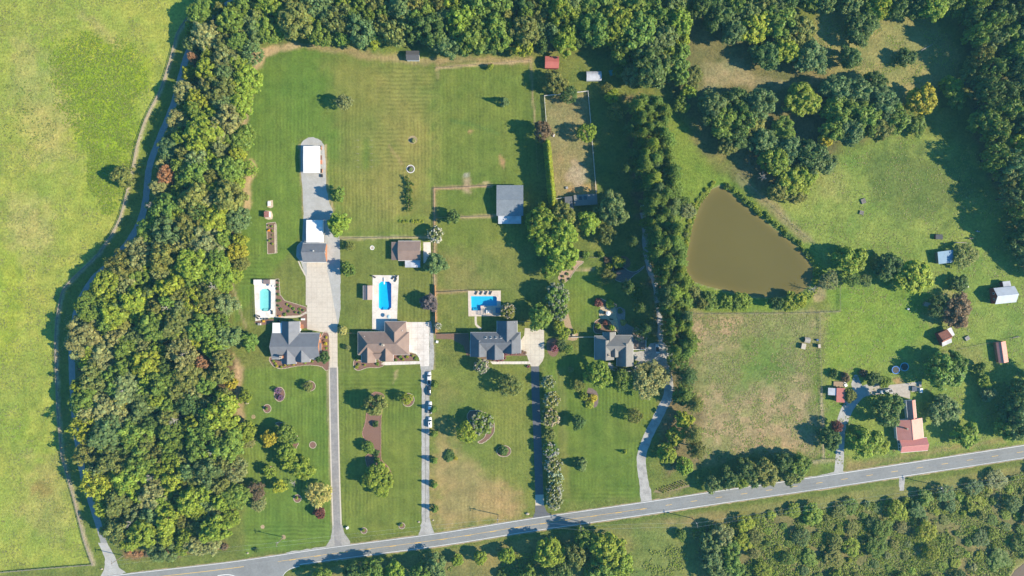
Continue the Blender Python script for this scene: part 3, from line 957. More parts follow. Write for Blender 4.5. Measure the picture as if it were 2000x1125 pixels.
ribbon('gravel_lane', LANE, 12.5, 0.02, mat('lane_gravel', (0.235, 0.24, 0.24), 0.95, 0.25, 3, 0.5, 5, col2=(0.29, 0.285, 0.27), c2scale=0.3), jit=0.1)
sheet('lane_apron', [(192, 1060), (209, 1060), (226, 1090), (232, 1108), (246, 1118), (215, 1130), (195, 1128), (204, 1110), (205, 1090)], 0.022, M_GRAVEL, jit=0.6)

sheet('gravel_court', [(588, 281), (593, 274), (602, 269), (612, 268), (625, 273), (633, 283), (636, 320), (637, 365), (642, 392), (649, 410), (657, 436), (663, 463), (664, 480), (665, 560), (665, 605), (662, 628), (657, 640), (650, 600), (600, 560), (597, 540), (588, 512), (578, 500), (580, 480), (590, 470), (593, 420), (591, 370), (588, 337), (587, 300)], 0.016, M_GRAVEL, jit=0.5)
ribbon('drive_kerb', [(583, 510), (588, 522), (596, 537), (598.5, 545), (598.5, 596)], 2.6, 0.03, M_CONC)

PAD1 = [(598.7, 512), (638.7, 512), (639.5, 530), (645, 555), (652.5, 599), (657, 619), (659, 635), (659.5, 718), (642.5, 718), (642, 653), (638.7, 649.5), (630, 649), (600, 643), (600, 597)]
COURT2 = [(793, 629), (838, 629), (838.3, 715), (821, 715.6), (820, 707), (818, 698), (812, 691), (800, 688)]
COURT3 = [(1025, 640.6), (1062.5, 644), (1063, 695), (1060, 705), (1051.5, 715.5), (1037, 715.5), (1032, 703), (1029, 694), (1017.5, 686), (1017.5, 664), (1024, 655)]
WALK2 = [(821, 705.3), (750, 706.5), (744, 711), (752, 713.3), (820, 711)]
WALK3 = [(957, 706), (1034, 705.8), (1037, 711), (962, 711.3)]


def clip_rect(poly, x0, y0, x1, y1):
    def cut(pts, f, inter):
        out = []
        for i in range(len(pts)):
            a, b = pts[i - 1], pts[i]
            if f(b):
                if not f(a):
                    out.append(inter(a, b))
                out.append(b)
            elif f(a):
                out.append(inter(a, b))
        return out

    def ix(v):
        return lambda a, b: (v, a[1] + (b[1] - a[1]) * (v - a[0]) / (b[0] - a[0]))

    def iy(v):
        return lambda a, b: (a[0] + (b[0] - a[0]) * (v - a[1]) / (b[1] - a[1]), v)
    p = cut(poly, lambda q: q[0] >= x0, ix(x0))
    p = cut(p, lambda q: q[0] <= x1, ix(x1)) if p else p
    p = cut(p, lambda q: q[1] >= y0, iy(y0)) if p else p
    p = cut(p, lambda q: q[1] <= y1, iy(y1)) if p else p
    return p


def area(p):
    return abs(sum(p[i - 1][0] * p[i][1] - p[i][0] * p[i - 1][1] for i in range(len(p)))) / 2


def slabs(name, poly, cell, m, z=0.075):
    base = sheet(name, poly, z - 0.03, M_JOINT, thick=0.06)
    xs_ = [p[0] for p in poly]
    ys_ = [p[1] for p in poly]
    nx = max(1, round((max(xs_) - min(xs_)) / cell))
    ny = max(1, round((max(ys_) - min(ys_)) / cell))
    g = 0.14
    for i in range(nx):
        for j in range(ny):
            x0 = min(xs_) + (max(xs_) - min(xs_)) * i / nx
            x1 = min(xs_) + (max(xs_) - min(xs_)) * (i + 1) / nx
            y0 = min(ys_) + (max(ys_) - min(ys_)) * j / ny
            y1 = min(ys_) + (max(ys_) - min(ys_)) * (j + 1) / ny
            q = clip_rect(poly, x0 + g, y0 + g, x1 - g, y1 - g)
            if len(q) >= 3 and area(q) > 1.0:
                sheet('slab', q, z + rng.uniform(-0.006, 0.006), m, thick=0.05, parent=base, kind=None)
    return base


slabs('concrete_pad', PAD1, 10, M_CONC)
slabs('parking_court', COURT2, 11, M_CONC_W)
slabs('parking_forecourt', COURT3, 10, mat('cream_concrete', (0.50, 0.455, 0.375), 0.9, 0.08, 1, 0.1, 10, col2=(0.44, 0.39, 0.32), c2scale=0.15))
slabs('front_walk', WALK2, 7, M_CONC_W)
slabs('entry_walk', WALK3, 6, M_CONC_W)
sheet('gravel_margin', [(838.5, 628), (842, 626), (846, 650), (848, 700), (846, 722), (822, 722), (821, 716), (838.5, 715)], 0.016, M_GRAVEL_L, jit=0.5)

ribbon('asphalt_drive', [(651, 716), (652, 780), (653.5, 860), (655.5, 940), (657.5, 1000), (659, 1040), (661, 1064)], 18.5, 0.018, M_CONC)
ribbon('drive_surface', [(651, 718), (652, 780), (653.5, 860), (655.5, 940), (657.5, 1000), (659, 1040), (661, 1068)], 13.5, 0.026, M_ASPHALT_G)
sheet('drive_apron', [(650, 1026), (668, 1024), (672, 1040), (684, 1058), (684, 1066), (638, 1072), (637, 1066), (646, 1052)], 0.022, mat('apron_asphalt', (0.30, 0.285, 0.26), 0.9, 0.18, 0.9), jit=0.4)
ribbon('gravel_drive', [(832.5, 714), (831.5, 760), (831, 830), (831, 900), (831, 980), (831.5, 1030), (833, 1046)], lambda t: 19 if t < 0.12 else 15 if t < 0.93 else 20, 0.018, M_GRAVEL_L, jit=0.05)
sheet('gravel_apron', [(824, 1012), (839, 1012), (843, 1028), (848, 1039), (848, 1046), (816, 1050), (818, 1042), (823, 1030)], 0.02, M_GRAVEL_L, jit=0.4)
ribbon('wheel_rut', [(831.5, 728), (831.2, 800), (831, 900), (831, 1020)], 2.4, 0.022, mat('rut_gravel', (0.24, 0.235, 0.21), 0.95, 0.3, 2), jit=0.4)
ribbon('blacktop_drive', [(1045, 714), (1046.5, 780), (1049.5, 850), (1051.5, 910), (1053.5, 966)], 15.5, 0.02, M_ASPHALT_D)
ribbon('concrete_drive', [(1053.5, 966), (1054, 987)], 16.5, 0.026, M_CONC)
sheet('blacktop_apron', [(1045.5, 987), (1062.5, 987), (1068, 1000), (1082, 1008), (1082, 1016), (1036, 1022), (1040, 1013), (1045, 1000)], 0.022, M_ASPHALT_D)
ribbon('winding_drive', [(1263.5, 985), (1259, 950), (1253, 910), (1254, 886), (1266, 852), (1282, 820), (1294, 796), (1306, 768), (1303, 735), (1290, 712), (1285, 690)], lambda t: 18 if t > 0.1 else 22, 0.018, M_GRAVEL_L, jit=0.06)
sheet('turning_court', [(1236, 687), (1258, 686), (1270, 671), (1292, 668), (1310, 676), (1317, 688), (1313, 706), (1300, 730), (1280, 716), (1258, 708), (1240, 703)], 0.02, M_GRAVEL_L, jit=0.8)
ribbon('pine_track', [(1254, 415), (1258, 440), (1262, 500), (1270, 530), (1280, 560), (1288, 620), (1291, 672)], 10, 0.014, M_GRAVEL_L, jit=0.3)
ribbon('farm_drive', [(1638, 928), (1640, 890), (1642, 850), (1648, 815), (1662, 788), (1680, 768), (1700, 760), (1720, 757)], lambda t: 22 if t < 0.06 else 16.5 if t < 0.5 else 22, 0.018, M_GRAVEL, jit=0.05)
sheet('farm_spur', [(1664, 756), (1662, 750), (1669, 732), (1675, 732), (1683, 752), (1692, 765), (1670, 775)], 0.016, M_GRAVEL_L, jit=0.5)
sheet('farm_yard', [(1695, 755), (1735, 752), (1765, 749), (1795, 745), (1798, 763), (1778, 766), (1777, 779), (1752, 772), (1735, 768), (1700, 772)], 0.024, mat('yard_concrete', (0.37, 0.335, 0.29), 0.9, 0.2, 0.9, 0.2, 8))
sheet('field_entrance', [(1753, 922), (1768, 920), (1767, 940), (1765, 958), (1757, 958), (1756, 940)], 0.015, M_GRAVEL_L, jit=0.8)
ribbon('road_shoulder', [(560, 1081), (600, 1075), (640, 1069)], 5, 0.014, M_GRAVEL_L, jit=0.4)
ribbon('road_shoulder', [(1560, 938), (1600, 931), (1635, 923)], 5, 0.014, M_GRAVEL_L, jit=0.4)

# ------------------------------------------------------------------ swimming pools
def pool(name, label, deck, shape, depth, tilecol, watertint, deckmat, deep=None):
    """deck outline and basin outline in px; basin sinks below the deck"""
    ctr = W(sum(p[0] for p in shape) / len(shape), sum(p[1] for p in shape) / len(shape))
    root = thing(name, label, 'swimming pool', (ctr.x, ctr.y, 0))
    loc = lambda p: (W(*p).x - ctr.x, W(*p).y - ctr.y)
    D = [loc(p) for p in deck]
    P = [loc(p) for p in shape]
    # deck slab with the basin opening: bridge the two loops with a triangle fill
    bm = bmesh.new()
    def loop(pts, z):
        vs_ = [bm.verts.new((x, y, z)) for x, y in pts]
        return [bm.edges.new((vs_[i], vs_[(i + 1) % len(vs_)])) for i in range(len(vs_))]
    e = loop(D, 0.06) + loop(P, 0.06)
    bmesh.ops.triangle_fill(bm, use_beauty=True, use_dissolve=False, edges=e)
    for f in list(bm.faces):
        c = f.calc_center_median()
        if inside((c.x, c.y), P):
            bm.faces.remove(f)
    bmesh.ops.recalc_face_normals(bm, faces=bm.faces)
    for f in bm.faces:
        if f.normal.z < 0:
            f.normal_flip()
    me = bpy.data.meshes.new('deck')
    bm.to_mesh(me)
    bm.free()
    me.materials.append(deckmat)
    obj('deck', me, root)
    MB_ = MB()
    n = len(D)
    MB_.add([(x, y, 0.06) for x, y in D] + [(x, y, -0.1) for x, y in D], [(i, (i + 1) % n, n + (i + 1) % n, n + i) for i in range(n)])
    MB_.build('deck_edge', deckmat, root)
    tile = mat(name + '_tile', tilecol, 0.5, 0.06, 0.8)
    n = len(P)
    dz = [(-depth if deep is None else -depth * (deep(p))) for p in shape]
    w = MB()
    w.add([(x, y, 0.06) for x, y in P] + [(x, y, dz[i]) for i, (x, y) in enumerate(P)], [(i, (i + 1) % n, n + (i + 1) % n, n + i) for i in range(n)])
    w.build('basin_wall', tile, root)
    fl = MB()
    fl.add([(x, y, dz[i]) for i, (x, y) in enumerate(P)], [tuple(range(n))])
    fl.build('basin_floor', tile, root)
    cp = MB()
    Q = [(x * 1.03, y * 1.02) for x, y in P]
    cp.add([(x, y, 0.085) for x, y in P] + [(x, y, 0.085) for x, y in Q] + [(x, y, 0.055) for x, y in Q] + [(x, y, 0.055) for x, y in P],
           [(i, (i + 1) % n, n + (i + 1) % n, n + i) for i in range(n)] + [(n + i, n + (i + 1) % n, 2 * n + (i + 1) % n, 2 * n + i) for i in range(n)] + [(3 * n + i, 3 * n + (i + 1) % n, (i + 1) % n, i) for i in range(n)])
    cp.build('coping', mat('pool_coping', (0.58, 0.54, 0.49), 0.8, 0.1, 2), root)
    wt = MB()
    wt.add([(x, y, -0.10) for x, y in P], [tuple(range(n))])
    o = wt.build('water', water_material(name + '_water', watertint), root)
    if o.data.polygons[0].normal.z < 0:
        o.data.flip_normals()
    # entry steps in the shallow end
    lo = min(range(n), key=lambda i: P[i][1])
    mx_ = sum(x for x, y in P) / n
    yb = min(y for x, y in P)
    for k in range(3):
        MB().box((mx_ - (0 if name != 'l_shaped_pool' else 4.5), yb + .3 + .35 * k, -.3 - .18 * k), (2.2, .36, .14)).build('step', tile, root)
    return root


def chamfer(x0, y0, x1, y1, c):
    return [(x0 + c, y0), (x1 - c, y0), (x1, y0 + c), (x1, y1 - c), (x1 - c, y1), (x0 + c, y1), (x0, y1 - c), (x0, y0 + c)]


P1 = pool('pale_pool', 'pale turquoise swimming pool with clipped corners in a white deck, leftmost of the three pools',
          [(496, 546.5), (538, 546), (538.3, 600), (537.6, 618), (520, 623), (499, 627)], chamfer(507.5, 564.3, 529.3, 607.5, 5.2), 0.95, (0.30, 0.60, 0.60), (0.78, 0.96, 0.95),
          mat('white_deck', (0.66, 0.63, 0.59), 0.85, 0.08, 0.9, col2=(0.55, 0.51, 0.46), c2scale=0.3))
P2 = pool('blue_pool', 'bright blue swimming pool with clipped corners beside the small brown pool house',
          [(728, 537.3), (779, 538), (776.5, 590), (775.5, 625), (775, 641), (752, 648), (727, 643.5), (727, 590)], chamfer(740, 550, 764.4, 605, 4.5), 1.35, (0.02, 0.44, 0.72), (0.55, 0.93, 0.99),
          M_CONC_W, deep=lambda p: 1.25 if p[1] < 560 else 0.6)
P3 = pool('l_shaped_pool', 'blue pool with a stepped shallow end, row of dark loungers on its top deck',
          [(914, 568), (978, 567.5), (978.3, 617.5), (915, 617.8)], [(920, 578.5), (968, 578.5), (970.5, 581), (970.5, 597.2), (939, 597.2), (939, 606.5), (920.8, 606.5)], 1.2, (0.05, 0.44, 0.62), (0.60, 0.93, 0.98),
          mat('tan_deck', (0.55, 0.46, 0.385), 0.85, 0.1, 0.9, col2=(0.48, 0.40, 0.33), c2scale=0.4))
db = MB().box((0, 0, 0.5), (0.5, 3.0, 0.08)).box((0, 0.9, 0.27), (0.45, 0.3, 0.46))
o = db.build('diving_board', M_WHITE)
o.location = W(751, 549)
tag(o, 'white diving board at the top end of the bright blue pool', 'diving board')

# ------------------------------------------------------------------ planting beds, patios
def ell(cx, cy, rx, ry, n=24):
    return [(cx + rx * math.cos(2 * math.pi * k / n), cy + ry * math.sin(2 * math.pi * k / n)) for k in range(n)]


def bed(pts, m=None, edge=None, smooth=True, z=0.012, name='mulch_bed', ew=1.1):
    b = sheet(name, pts, z, m or M_MULCH, smooth=smooth, jit=0.35)
    if edge:
        c = catmull(pts, True) if smooth else densify(pts, 4)
        c = c + [c[0]]
        n = 0
        mb = MB()
        for a, q in zip(c[:-1], c[1:]):
            wa, wq = W(*a), W(*q)
            L = (wq - wa).length
            if L < 0.05:
                continue
            mb.box(((wa.x + wq.x) / 2, (wa.y + wq.y) / 2, 0.06 + rng.uniform(-.02, .03)), (L * 0.96, ew * S * rng.uniform(0.8, 1.2), 0.16), math.atan2(wq.y - wa.y, wq.x - wa.x) + rng.uniform(-.12, .12))
        e = mb.build('edging', edge, b)
        e['kind'] = 'stuff'
    return b


bed([(527, 697), (530, 711), (542, 719), (556, 719.5), (580, 715), (606, 713), (628, 716), (643, 722), (642, 652), (632, 650), (626, 662), (620, 700), (560, 706)], edge=M_STONE)
bed([(538.5, 545), (545, 545), (547, 575), (556, 587), (580, 594), (599, 600), (600, 612), (588, 616), (555, 617.5), (539, 619)], edge=M_STONE, smooth=False)
bed([(498, 628), (535, 623), (530, 630), (515, 635), (503, 633)])
bed([(588, 617), (599, 613), (600, 641), (587, 641)], smooth=False)
bed([(692, 703), (691, 716), (699, 724), (718, 718), (738, 718), (749, 714), (745, 706), (730, 700), (706, 704)], edge=M_STONE)
bed([(768, 692), (800, 689), (811, 692.5), (815.5, 704), (782, 706), (750, 706), (745, 700)], smooth=False)
bed([(725.6, 770), (738, 766), (749, 771), (750, 780), (745, 810), (744, 832), (744, 864), (745, 898), (757, 910), (766, 930), (762, 946), (752, 950), (735, 935), (718, 912), (714, 892), (722, 884), (718, 868), (711, 856), (708, 845), (714, 824), (716, 806)], edge=mat('brick_edging', (0.34, 0.20, 0.15), 0.9, 0.3))
bed(ell(797, 781, 12, 13), edge=M_STONE)
bed(ell(546, 770, 10.5, 14), M_MULCH, M_STONE, False)
bed(ell(605, 754, 11, 10), M_MULCH, M_STONE, False)
bed(ell(522, 798, 7.5, 8.2), M_MULCH, M_STONE, False)
bed(ell(495, 814, 4.2, 4.2), M_DIRT, None, False)
bed([(538, 826), (555, 826), (569, 836), (581, 852), (583, 866), (575, 879), (570, 872), (566, 852), (552, 838)], M_MULCH, M_STONE)
for cx, cy, r in ((611, 869, 6.5), (581, 973.5, 7.5), (624.5, 1000, 10), (513, 1029, 4), (554, 1049, 4.5), (711, 1036.5, 6), (785, 1027, 6), (530, 918, 7)):
    bed(ell(cx, cy, r, r), M_MULCH if r > 5 else M_DIRT, M_STONE if r > 5 else None, False)
bed([(918, 802), (940, 803), (956, 812), (965, 826), (964.5, 845), (954, 858), (941, 866), (933, 863), (945, 856), (950, 842), (944, 826), (932, 820), (920, 826), (912, 815)], edge=M_STONE)
bed(ell(984, 881, 14, 11), M_MULCH, M_STONE, False)
bed([(1199, 521), (1214, 520), (1230, 530), (1243, 530), (1259, 519), (1252, 528), (1238, 537), (1229, 546), (1216, 551), (1203, 547), (1199, 538)], M_MULCH_G, mat('pale_stone', (0.34, 0.32, 0.30), 0.9, 0.3, 2))
bed([(1181, 504), (1222, 501), (1230, 520), (1200, 530), (1190, 528), (1182, 520)], M_SOIL)
bed([(1140, 511), (1126, 524), (1110, 547), (1096, 552), (1090, 536), (1105, 525), (1116, 512)], mat('sand_mulch', (0.36, 0.25, 0.17), 0.95, 0.3, 2, 0.5, 5), M_STONE)
bed([(1104, 596), (1112, 622), (1120, 645), (1129, 652), (1126, 664), (1110, 664), (1098, 650), (1098, 610)], mat('sandy_bed', (0.33, 0.24, 0.15), 0.95, 0.35, 2, 0.5, 5))
bed([(1173, 600), (1192, 599.5), (1203, 602), (1204, 618), (1207, 631), (1208, 648), (1200, 645), (1190, 624), (1175, 622), (1170, 615)], M_PAVER, None, True, 0.016, 'patio')
bed([(1203, 601), (1220, 604), (1222, 630), (1238, 640), (1236, 655), (1208, 655), (1207, 630)], mat('garden_gravel', (0.26, 0.23, 0.21), 0.95, 0.4, 2, 0.5, 5), None, True, 0.014, 'garden_gravel')
bed([(1161, 630), (1172, 622.5), (1190, 625), (1200, 642), (1197, 650), (1162, 650)], M_SOIL, M_STONE)
bed([(1165, 590), (1172, 582), (1185, 589), (1203, 594), (1200, 601), (1174, 600)], M_SOIL, M_STONE)
bed([(852, 652), (915, 651), (919, 690), (912, 696), (905, 675), (884, 663), (852, 662)], mat('brown_mulch', (0.17, 0.105, 0.075), 0.95, 0.35, 3, 0.6, 5), None, False)
bed([(912, 692), (925, 696), (942, 701), (957, 704), (984, 706), (988, 695), (1029, 695), (1026, 688), (1016, 683), (985, 688), (980, 700), (940, 694), (925, 690)], M_SOIL, None, False)
bed([(1149, 757), (1165, 764), (1169, 778), (1165, 795), (1150, 796), (1140, 786), (1146, 770)], M_MULCH_G)
bed([(1279, 957), (1332, 937), (1350, 950), (1299, 962), (1276, 962)], mat('row_soil', (0.20, 0.16, 0.085), 0.95, 0.3, 2), None, False)
bed([(1068, 668), (1080, 660), (1092, 668), (1090, 690), (1080, 697), (1070, 688)], M_MULCH)
bed([(1190, 706), (1200, 716), (1215, 720), (1238, 718), (1245, 708), (1260, 706), (1262, 712), (1246, 722), (1225, 726), (1200, 724), (1188, 716)], M_GRAVEL_L)
bed(ell(806, 273, 9, 8), M_DIRT, None, False)
bed(ell(802, 330, 7.5, 7.5), M_MULCH_G, M_WHITE, False)
bed(ell(727, 484, 3.8, 3.8), M_STONE, M_WHITE, False)
bed([(523, 392), (533, 391), (534, 404), (529, 407), (522, 404)], mat('sand', (0.47, 0.38, 0.27), 0.95, 0.2), None, False, name='sand_patch')
bed([(518, 411), (530, 412), (533, 421), (532, 428), (524, 429), (517, 426)], mat('sand', (0, 0, 0)), None, False, name='sand_patch')
bed([(521, 436), (538, 434), (540, 440), (541, 494), (523, 496)], M_SOIL, M_STONE, False)
sheet('garden_path', [(535.5, 438), (538.5, 438), (539.5, 494), (536.5, 494)], 0.02, mat('sand', (0, 0, 0)), jit=0.3)
ribbon('front_path', [(532, 619), (556, 619.5), (580, 618.5), (590, 615), (600, 609)], 3.4, 0.022, M_CONC)
ribbon('pool_path', [(929, 618), (929.5, 633), (934, 638), (940, 643)], 4.2, 0.022, M_CONC)
sheet('shed_pad', [(827, 473), (841, 473), (841.5, 492), (840, 514), (827, 514)], 0.05, M_CONC_W, thick=0.1)
sheet('brick_step', [(586, 633), (593, 634), (593, 642), (586, 642)], 0.06, M_BRICK, thick=0.1)

# ------------------------------------------------------------------ buildings
def roofmat(name, col, col2=None, ribs=None, rough=0.85, var=0.1, metal=0.0):
    return mat(name, col, rough, var, 1.4, 0.25, 5, metal=metal, col2=col2, c2scale=0.35, ribs=ribs)


R_GREY = roofmat('grey_shingle', (0.165, 0.172, 0.19), (0.145, 0.15, 0.168))
R_SLATE = roofmat('slate_shingle', (0.125, 0.132, 0.148), (0.105, 0.112, 0.126))
R_BROWN = roofmat('brown_shingle', (0.235, 0.168, 0.138), (0.205, 0.145, 0.12))
R_DRAB = roofmat('drab_shingle', (0.19, 0.185, 0.175), (0.165, 0.16, 0.155))
R_WHITE = roofmat('white_metal', (0.66, 0.66, 0.66), None, ('X', 1.2), 0.45, 0.04)
R_BARN = roofmat('blue_grey_metal', (0.165, 0.19, 0.215), (0.185, 0.21, 0.235), ('X', 1.0), 0.5)
R_RED = roofmat('red_metal', (0.40, 0.12, 0.10), (0.36, 0.10, 0.085), ('X', 1.0), 0.55)
R_PINK = roofmat('salmon_metal', (0.58, 0.25, 0.195), (0.52, 0.215, 0.165), ('Y', 1.0), 0.5)
R_RUST = roofmat('rusty_tin', (0.33, 0.13, 0.085), (0.24, 0.095, 0.065), None, 0.8, 0.25)
R_BLACK = roofmat('black_felt', (0.085, 0.085, 0.092), None)
R_BLUE = roofmat('blue_tin', (0.15, 0.27, 0.38), (0.13, 0.23, 0.33), ('X', 1.0), 0.5)
R_TIN = roofmat('old_tin', (0.45, 0.47, 0.51), (0.34, 0.35, 0.38), ('X', 0.9), 0.5, 0.15)
R_TAN = roofmat('tan_metal', (0.30, 0.225, 0.20), None, ('Y', 1.0), 0.6)
WL_CREAM = mat('cream_siding', (0.52, 0.49, 0.43), 0.8, 0.08, 2)
WL_RED = mat('red_boards', (0.26, 0.045, 0.035), 0.85, 0.2, 2, 0.3, 6)
WL_WHITE = mat('white_siding', (0.62, 0.61, 0.59), 0.8, 0.08, 2)
WL_GREY = mat('grey_siding', (0.25, 0.26, 0.27), 0.8, 0.1, 2)
WL_WOOD = mat('board_siding', (0.22, 0.16, 0.11), 0.85, 0.2, 2, 0.3, 6)


class Bld:
    def __init__(s, name, label, cat, px, py, ang=0.0, roof=None, wall=None):
        s.c = W(px, py)
        s.px, s.py = px, py
        s.root = thing(name, label, cat, (s.c.x, s.c.y, 0), ang)
        s.ang = ang
        s.R, s.Wm = roof, wall
        s.walls, s.roofs, s.gut, s.caps = MB(), {}, [], []

    def r(s, x0, y0, x1, y1, z):
        a, b = W(x0, y1, z), W(x1, y0, z)
        return (a.x - s.c.x, a.y - s.c.y, b.x - s.c.x, b.y - s.c.y)

    def rm(s, u0, v0, u1, v1):
        return (u0 * S, v0 * S, u1 * S, v1 * S)

    def roof(s, m):
        return s.roofs.setdefault((m or s.R).name, MB())

    def gable(s, rc, axis, eave, ridge, o=0.4, m=None, t=0.14, wall=True, off=0.0, gutter=True, z0=0.0):
        x0, y0, x1, y1 = rc
        if axis == 'x':
            t0, t1, a0, a1 = y0, y1, x0, x1
        else:
            t0, t1, a0, a1 = x0, x1, y0, y1
        tc = (t0 + t1) / 2 + off
        sl0, sl1 = (ridge - eave) / (tc - t0), (ridge - eave) / (t1 - tc)
        s.roof(m).section([(t0, eave), (tc, ridge), (t1, eave), (t1, eave - t), (tc, ridge - t), (t0, eave - t)], a0, a1, axis)
        if wall:
            s.walls.section([(t0 + o, z0), (t0 + o, eave + sl0 * o - t - 0.02), (tc, ridge - t - 0.02), (t1 - o, eave + sl1 * o - t - 0.02), (t1 - o, z0)], a0 + o, a1 - o, axis)
        if gutter:
            for tt in (t0 - 0.06, t1 + 0.06):
                p = ((a0, tt, eave - 0.08), (a1, tt, eave - 0.08)) if axis == 'x' else ((tt, a0, eave - 0.08), (tt, a1, eave - 0.08))
                s.gut.append(p)
        s.caps.append(((a0 + .02, tc, ridge + 0.03), (a1 - .02, tc, ridge + 0.03)) if axis == 'x' else ((tc, a0 + .02, ridge + 0.03), (tc, a1 - .02, ridge + 0.03)))

    def hip(s, rc, axis, eave, ridge, in0, in1, o=0.4, m=None, t=0.14):
        x0, y0, x1, y1 = rc
        if axis == 'x':
            ym = (y0 + y1) / 2
            rp = [(x0 + in0, ym, ridge), (x1 - in1, ym, ridge)]
        else:
            xm = (x0 + x1) / 2
            rp = [(xm, y0 + in0, ridge), (xm, y1 - in1, ridge)]
        B = [(x0, y0), (x1, y0), (x1, y1), (x0, y1)]
        vs_ = [(x, y, eave) for x, y in B] + [(x, y, eave - t) for x, y in B] + rp
        if axis == 'x':
            f = [(0, 1, 9, 8), (1, 2, 9), (2, 3, 8, 9), (3, 0, 8)]
        else:
            f = [(0, 1, 8), (1, 2, 9, 8), (2, 3, 9), (3, 0, 8, 9)]
        f += [(0, 4, 5, 1), (1, 5, 6, 2), (2, 6, 7, 3), (3, 7, 4, 0), (4, 7, 6, 5)]
        s.roof(m).add(vs_, f)
        s.walls.box(((x0 + x1) / 2, (y0 + y1) / 2, (eave - t - .02) / 2), (x1 - x0 - 2 * o, y1 - y0 - 2 * o, eave - t - .02))
        for a, b in ((0, 1), (1, 2), (2, 3), (3, 0)):
            s.gut.append(((*B[a], eave - 0.07), (*B[b], eave - 0.07)))
        s.caps.append((rp[0], rp[1]))

    def slab(s, rc, zs, m=None, t=0.12, wall=False, o=0.3, posts=False, postmat=None):
        """single slope; zs = heights at (x0y0, x1y0, x1y1, x0y1)"""
        x0, y0, x1, y1 = rc
        B = [(x0, y0), (x1, y0), (x1, y1), (x0, y1)]
        s.roof(m).add([(*B[i], zs[i]) for i in range(4)] + [(*B[i], zs[i] - t) for i in range(4)], [(0, 1, 2, 3), (7, 6, 5, 4), (0, 4, 5, 1), (1, 5, 6, 2), (2, 6, 7, 3), (3, 7, 4, 0)])
        if wall:
            Q = [(x0 + o, y0 + o), (x1 - o, y0 + o), (x1 - o, y1 - o), (x0 + o, y1 - o)]
            s.walls.add([(*q, 0) for q in Q] + [(*Q[i], zs[i] - t - 0.05) for i in range(4)], [(3, 2, 1, 0), (4, 5, 6, 7), (0, 1, 5, 4), (1, 2, 6, 5), (2, 3, 7, 6), (3, 0, 4, 7)])
        if posts:
            for (x, y), z in zip(B, zs):
                xx = x + (0.2 if x == x0 else -0.2)
                yy = y + (0.2 if y == y0 else -0.2)
                MB().box((xx, yy, (z - t) / 2), (0.14, 0.14, z - t)).build('post', postmat or M_WOOD, s.root)

    def window(s, x, y, z, w, h, face, frame=None):
        f = s_ = MB()
        dx, dy = {'E': (1, 0), 'W': (-1, 0), 'N': (0, 1), 'S': (0, -1)}[face]
        if dx:
            f.box((x, y, z), (0.12, w + .2, h + .2))
            pane = MB().box((x + dx * 0.05, y, z), (0.06, w, h))
        else:
            f.box((x, y, z), (w + .2, 0.12, h + .2))
            pane = MB().box((x, y + dy * 0.05, z), (w, 0.06, h))
        o = f.build('window', frame or M_WHITE, s.root)
        pane.build('pane', M_GLASS, o)

    def door(s, x, y, w, h, face, m):
        dx, dy = {'E': (1, 0), 'W': (-1, 0), 'N': (0, 1), 'S': (0, -1)}[face]
        o = MB().box((x, y, h / 2), (0.12 if dx else w, w if dx else 0.12, h)).build('door', m, s.root)
        if dx:
            MB().box((x + dx * .09, y + w * .35, 1.0), (.08, .06, .12)).build('handle', M_STEEL, o)
        else:
            MB().box((x + w * .35, y + dy * .09, 1.0), (.06, .08, .12)).build('handle', M_STEEL, o)

    def chimney(s, px, py, z0, z1, w=1.0, d_=0.8, m=None):
        p = W(px, py, z1)
        x, y = p.x - s.c.x, p.y - s.c.y
        if s.ang:
            q = Matrix.Rotation(-s.ang, 3, 'Z') @ Vector((x, y, 0))
            x, y = q.x, q.y
        o = MB().box((x, y, (z0 + z1) / 2), (w, d_, z1 - z0)).build('chimney', m or M_BRICK, s.root)
        MB().box((x, y, z1 + .05), (w + .2, d_ + .2, .1)).build('chimney_cap', M_STONE, o)
        MB().cyl((x, y, z1 + .1), .2, .25, 10).build('flue', M_DARKMETAL, o)

    def vent(s, px, py, z, r=.12):
        p = W(px, py, z)
        MB().cyl((p.x - s.c.x, p.y - s.c.y, z - .7), r, 1.1, 8).build('vent_pipe', M_WHITE, s.root)

    def finish(s, gutmat=None, gutters=True, caps=True):
        if s.walls.v:
            s.walls.build('wall', s.Wm, s.root)
        for k, mb in s.roofs.items():
            mb.build('roof', MATS[k], s.root)
        if gutters:
            for a, b in s.gut:
                MB().bar(a, b, 0.13, 0.12).build('gutter', gutmat or M_WHITE, s.root)
        if caps:
            for a, b in s.caps:
                MB().bar(a, b, 0.26, 0.05).build('ridge_cap', s.R, s.root)
        return s.root


def house_windows(b, x0, y0, x1, y1, z=1.7, faces='EWNS', n=3, w=1.1, h=1.4):
    for f in faces:
        for k in range(n):
            t = (k + 0.7) / (n + 0.4)
            if f in 'EW':
                b.window(x1 + .01 if f == 'E' else x0 - .01, y0 + (y1 - y0) * t, z, w, h, f)
            else:
                b.window(x0 + (x1 - x0) * t, y1 + .01 if f == 'N' else y0 - .01, z, w, h, f)


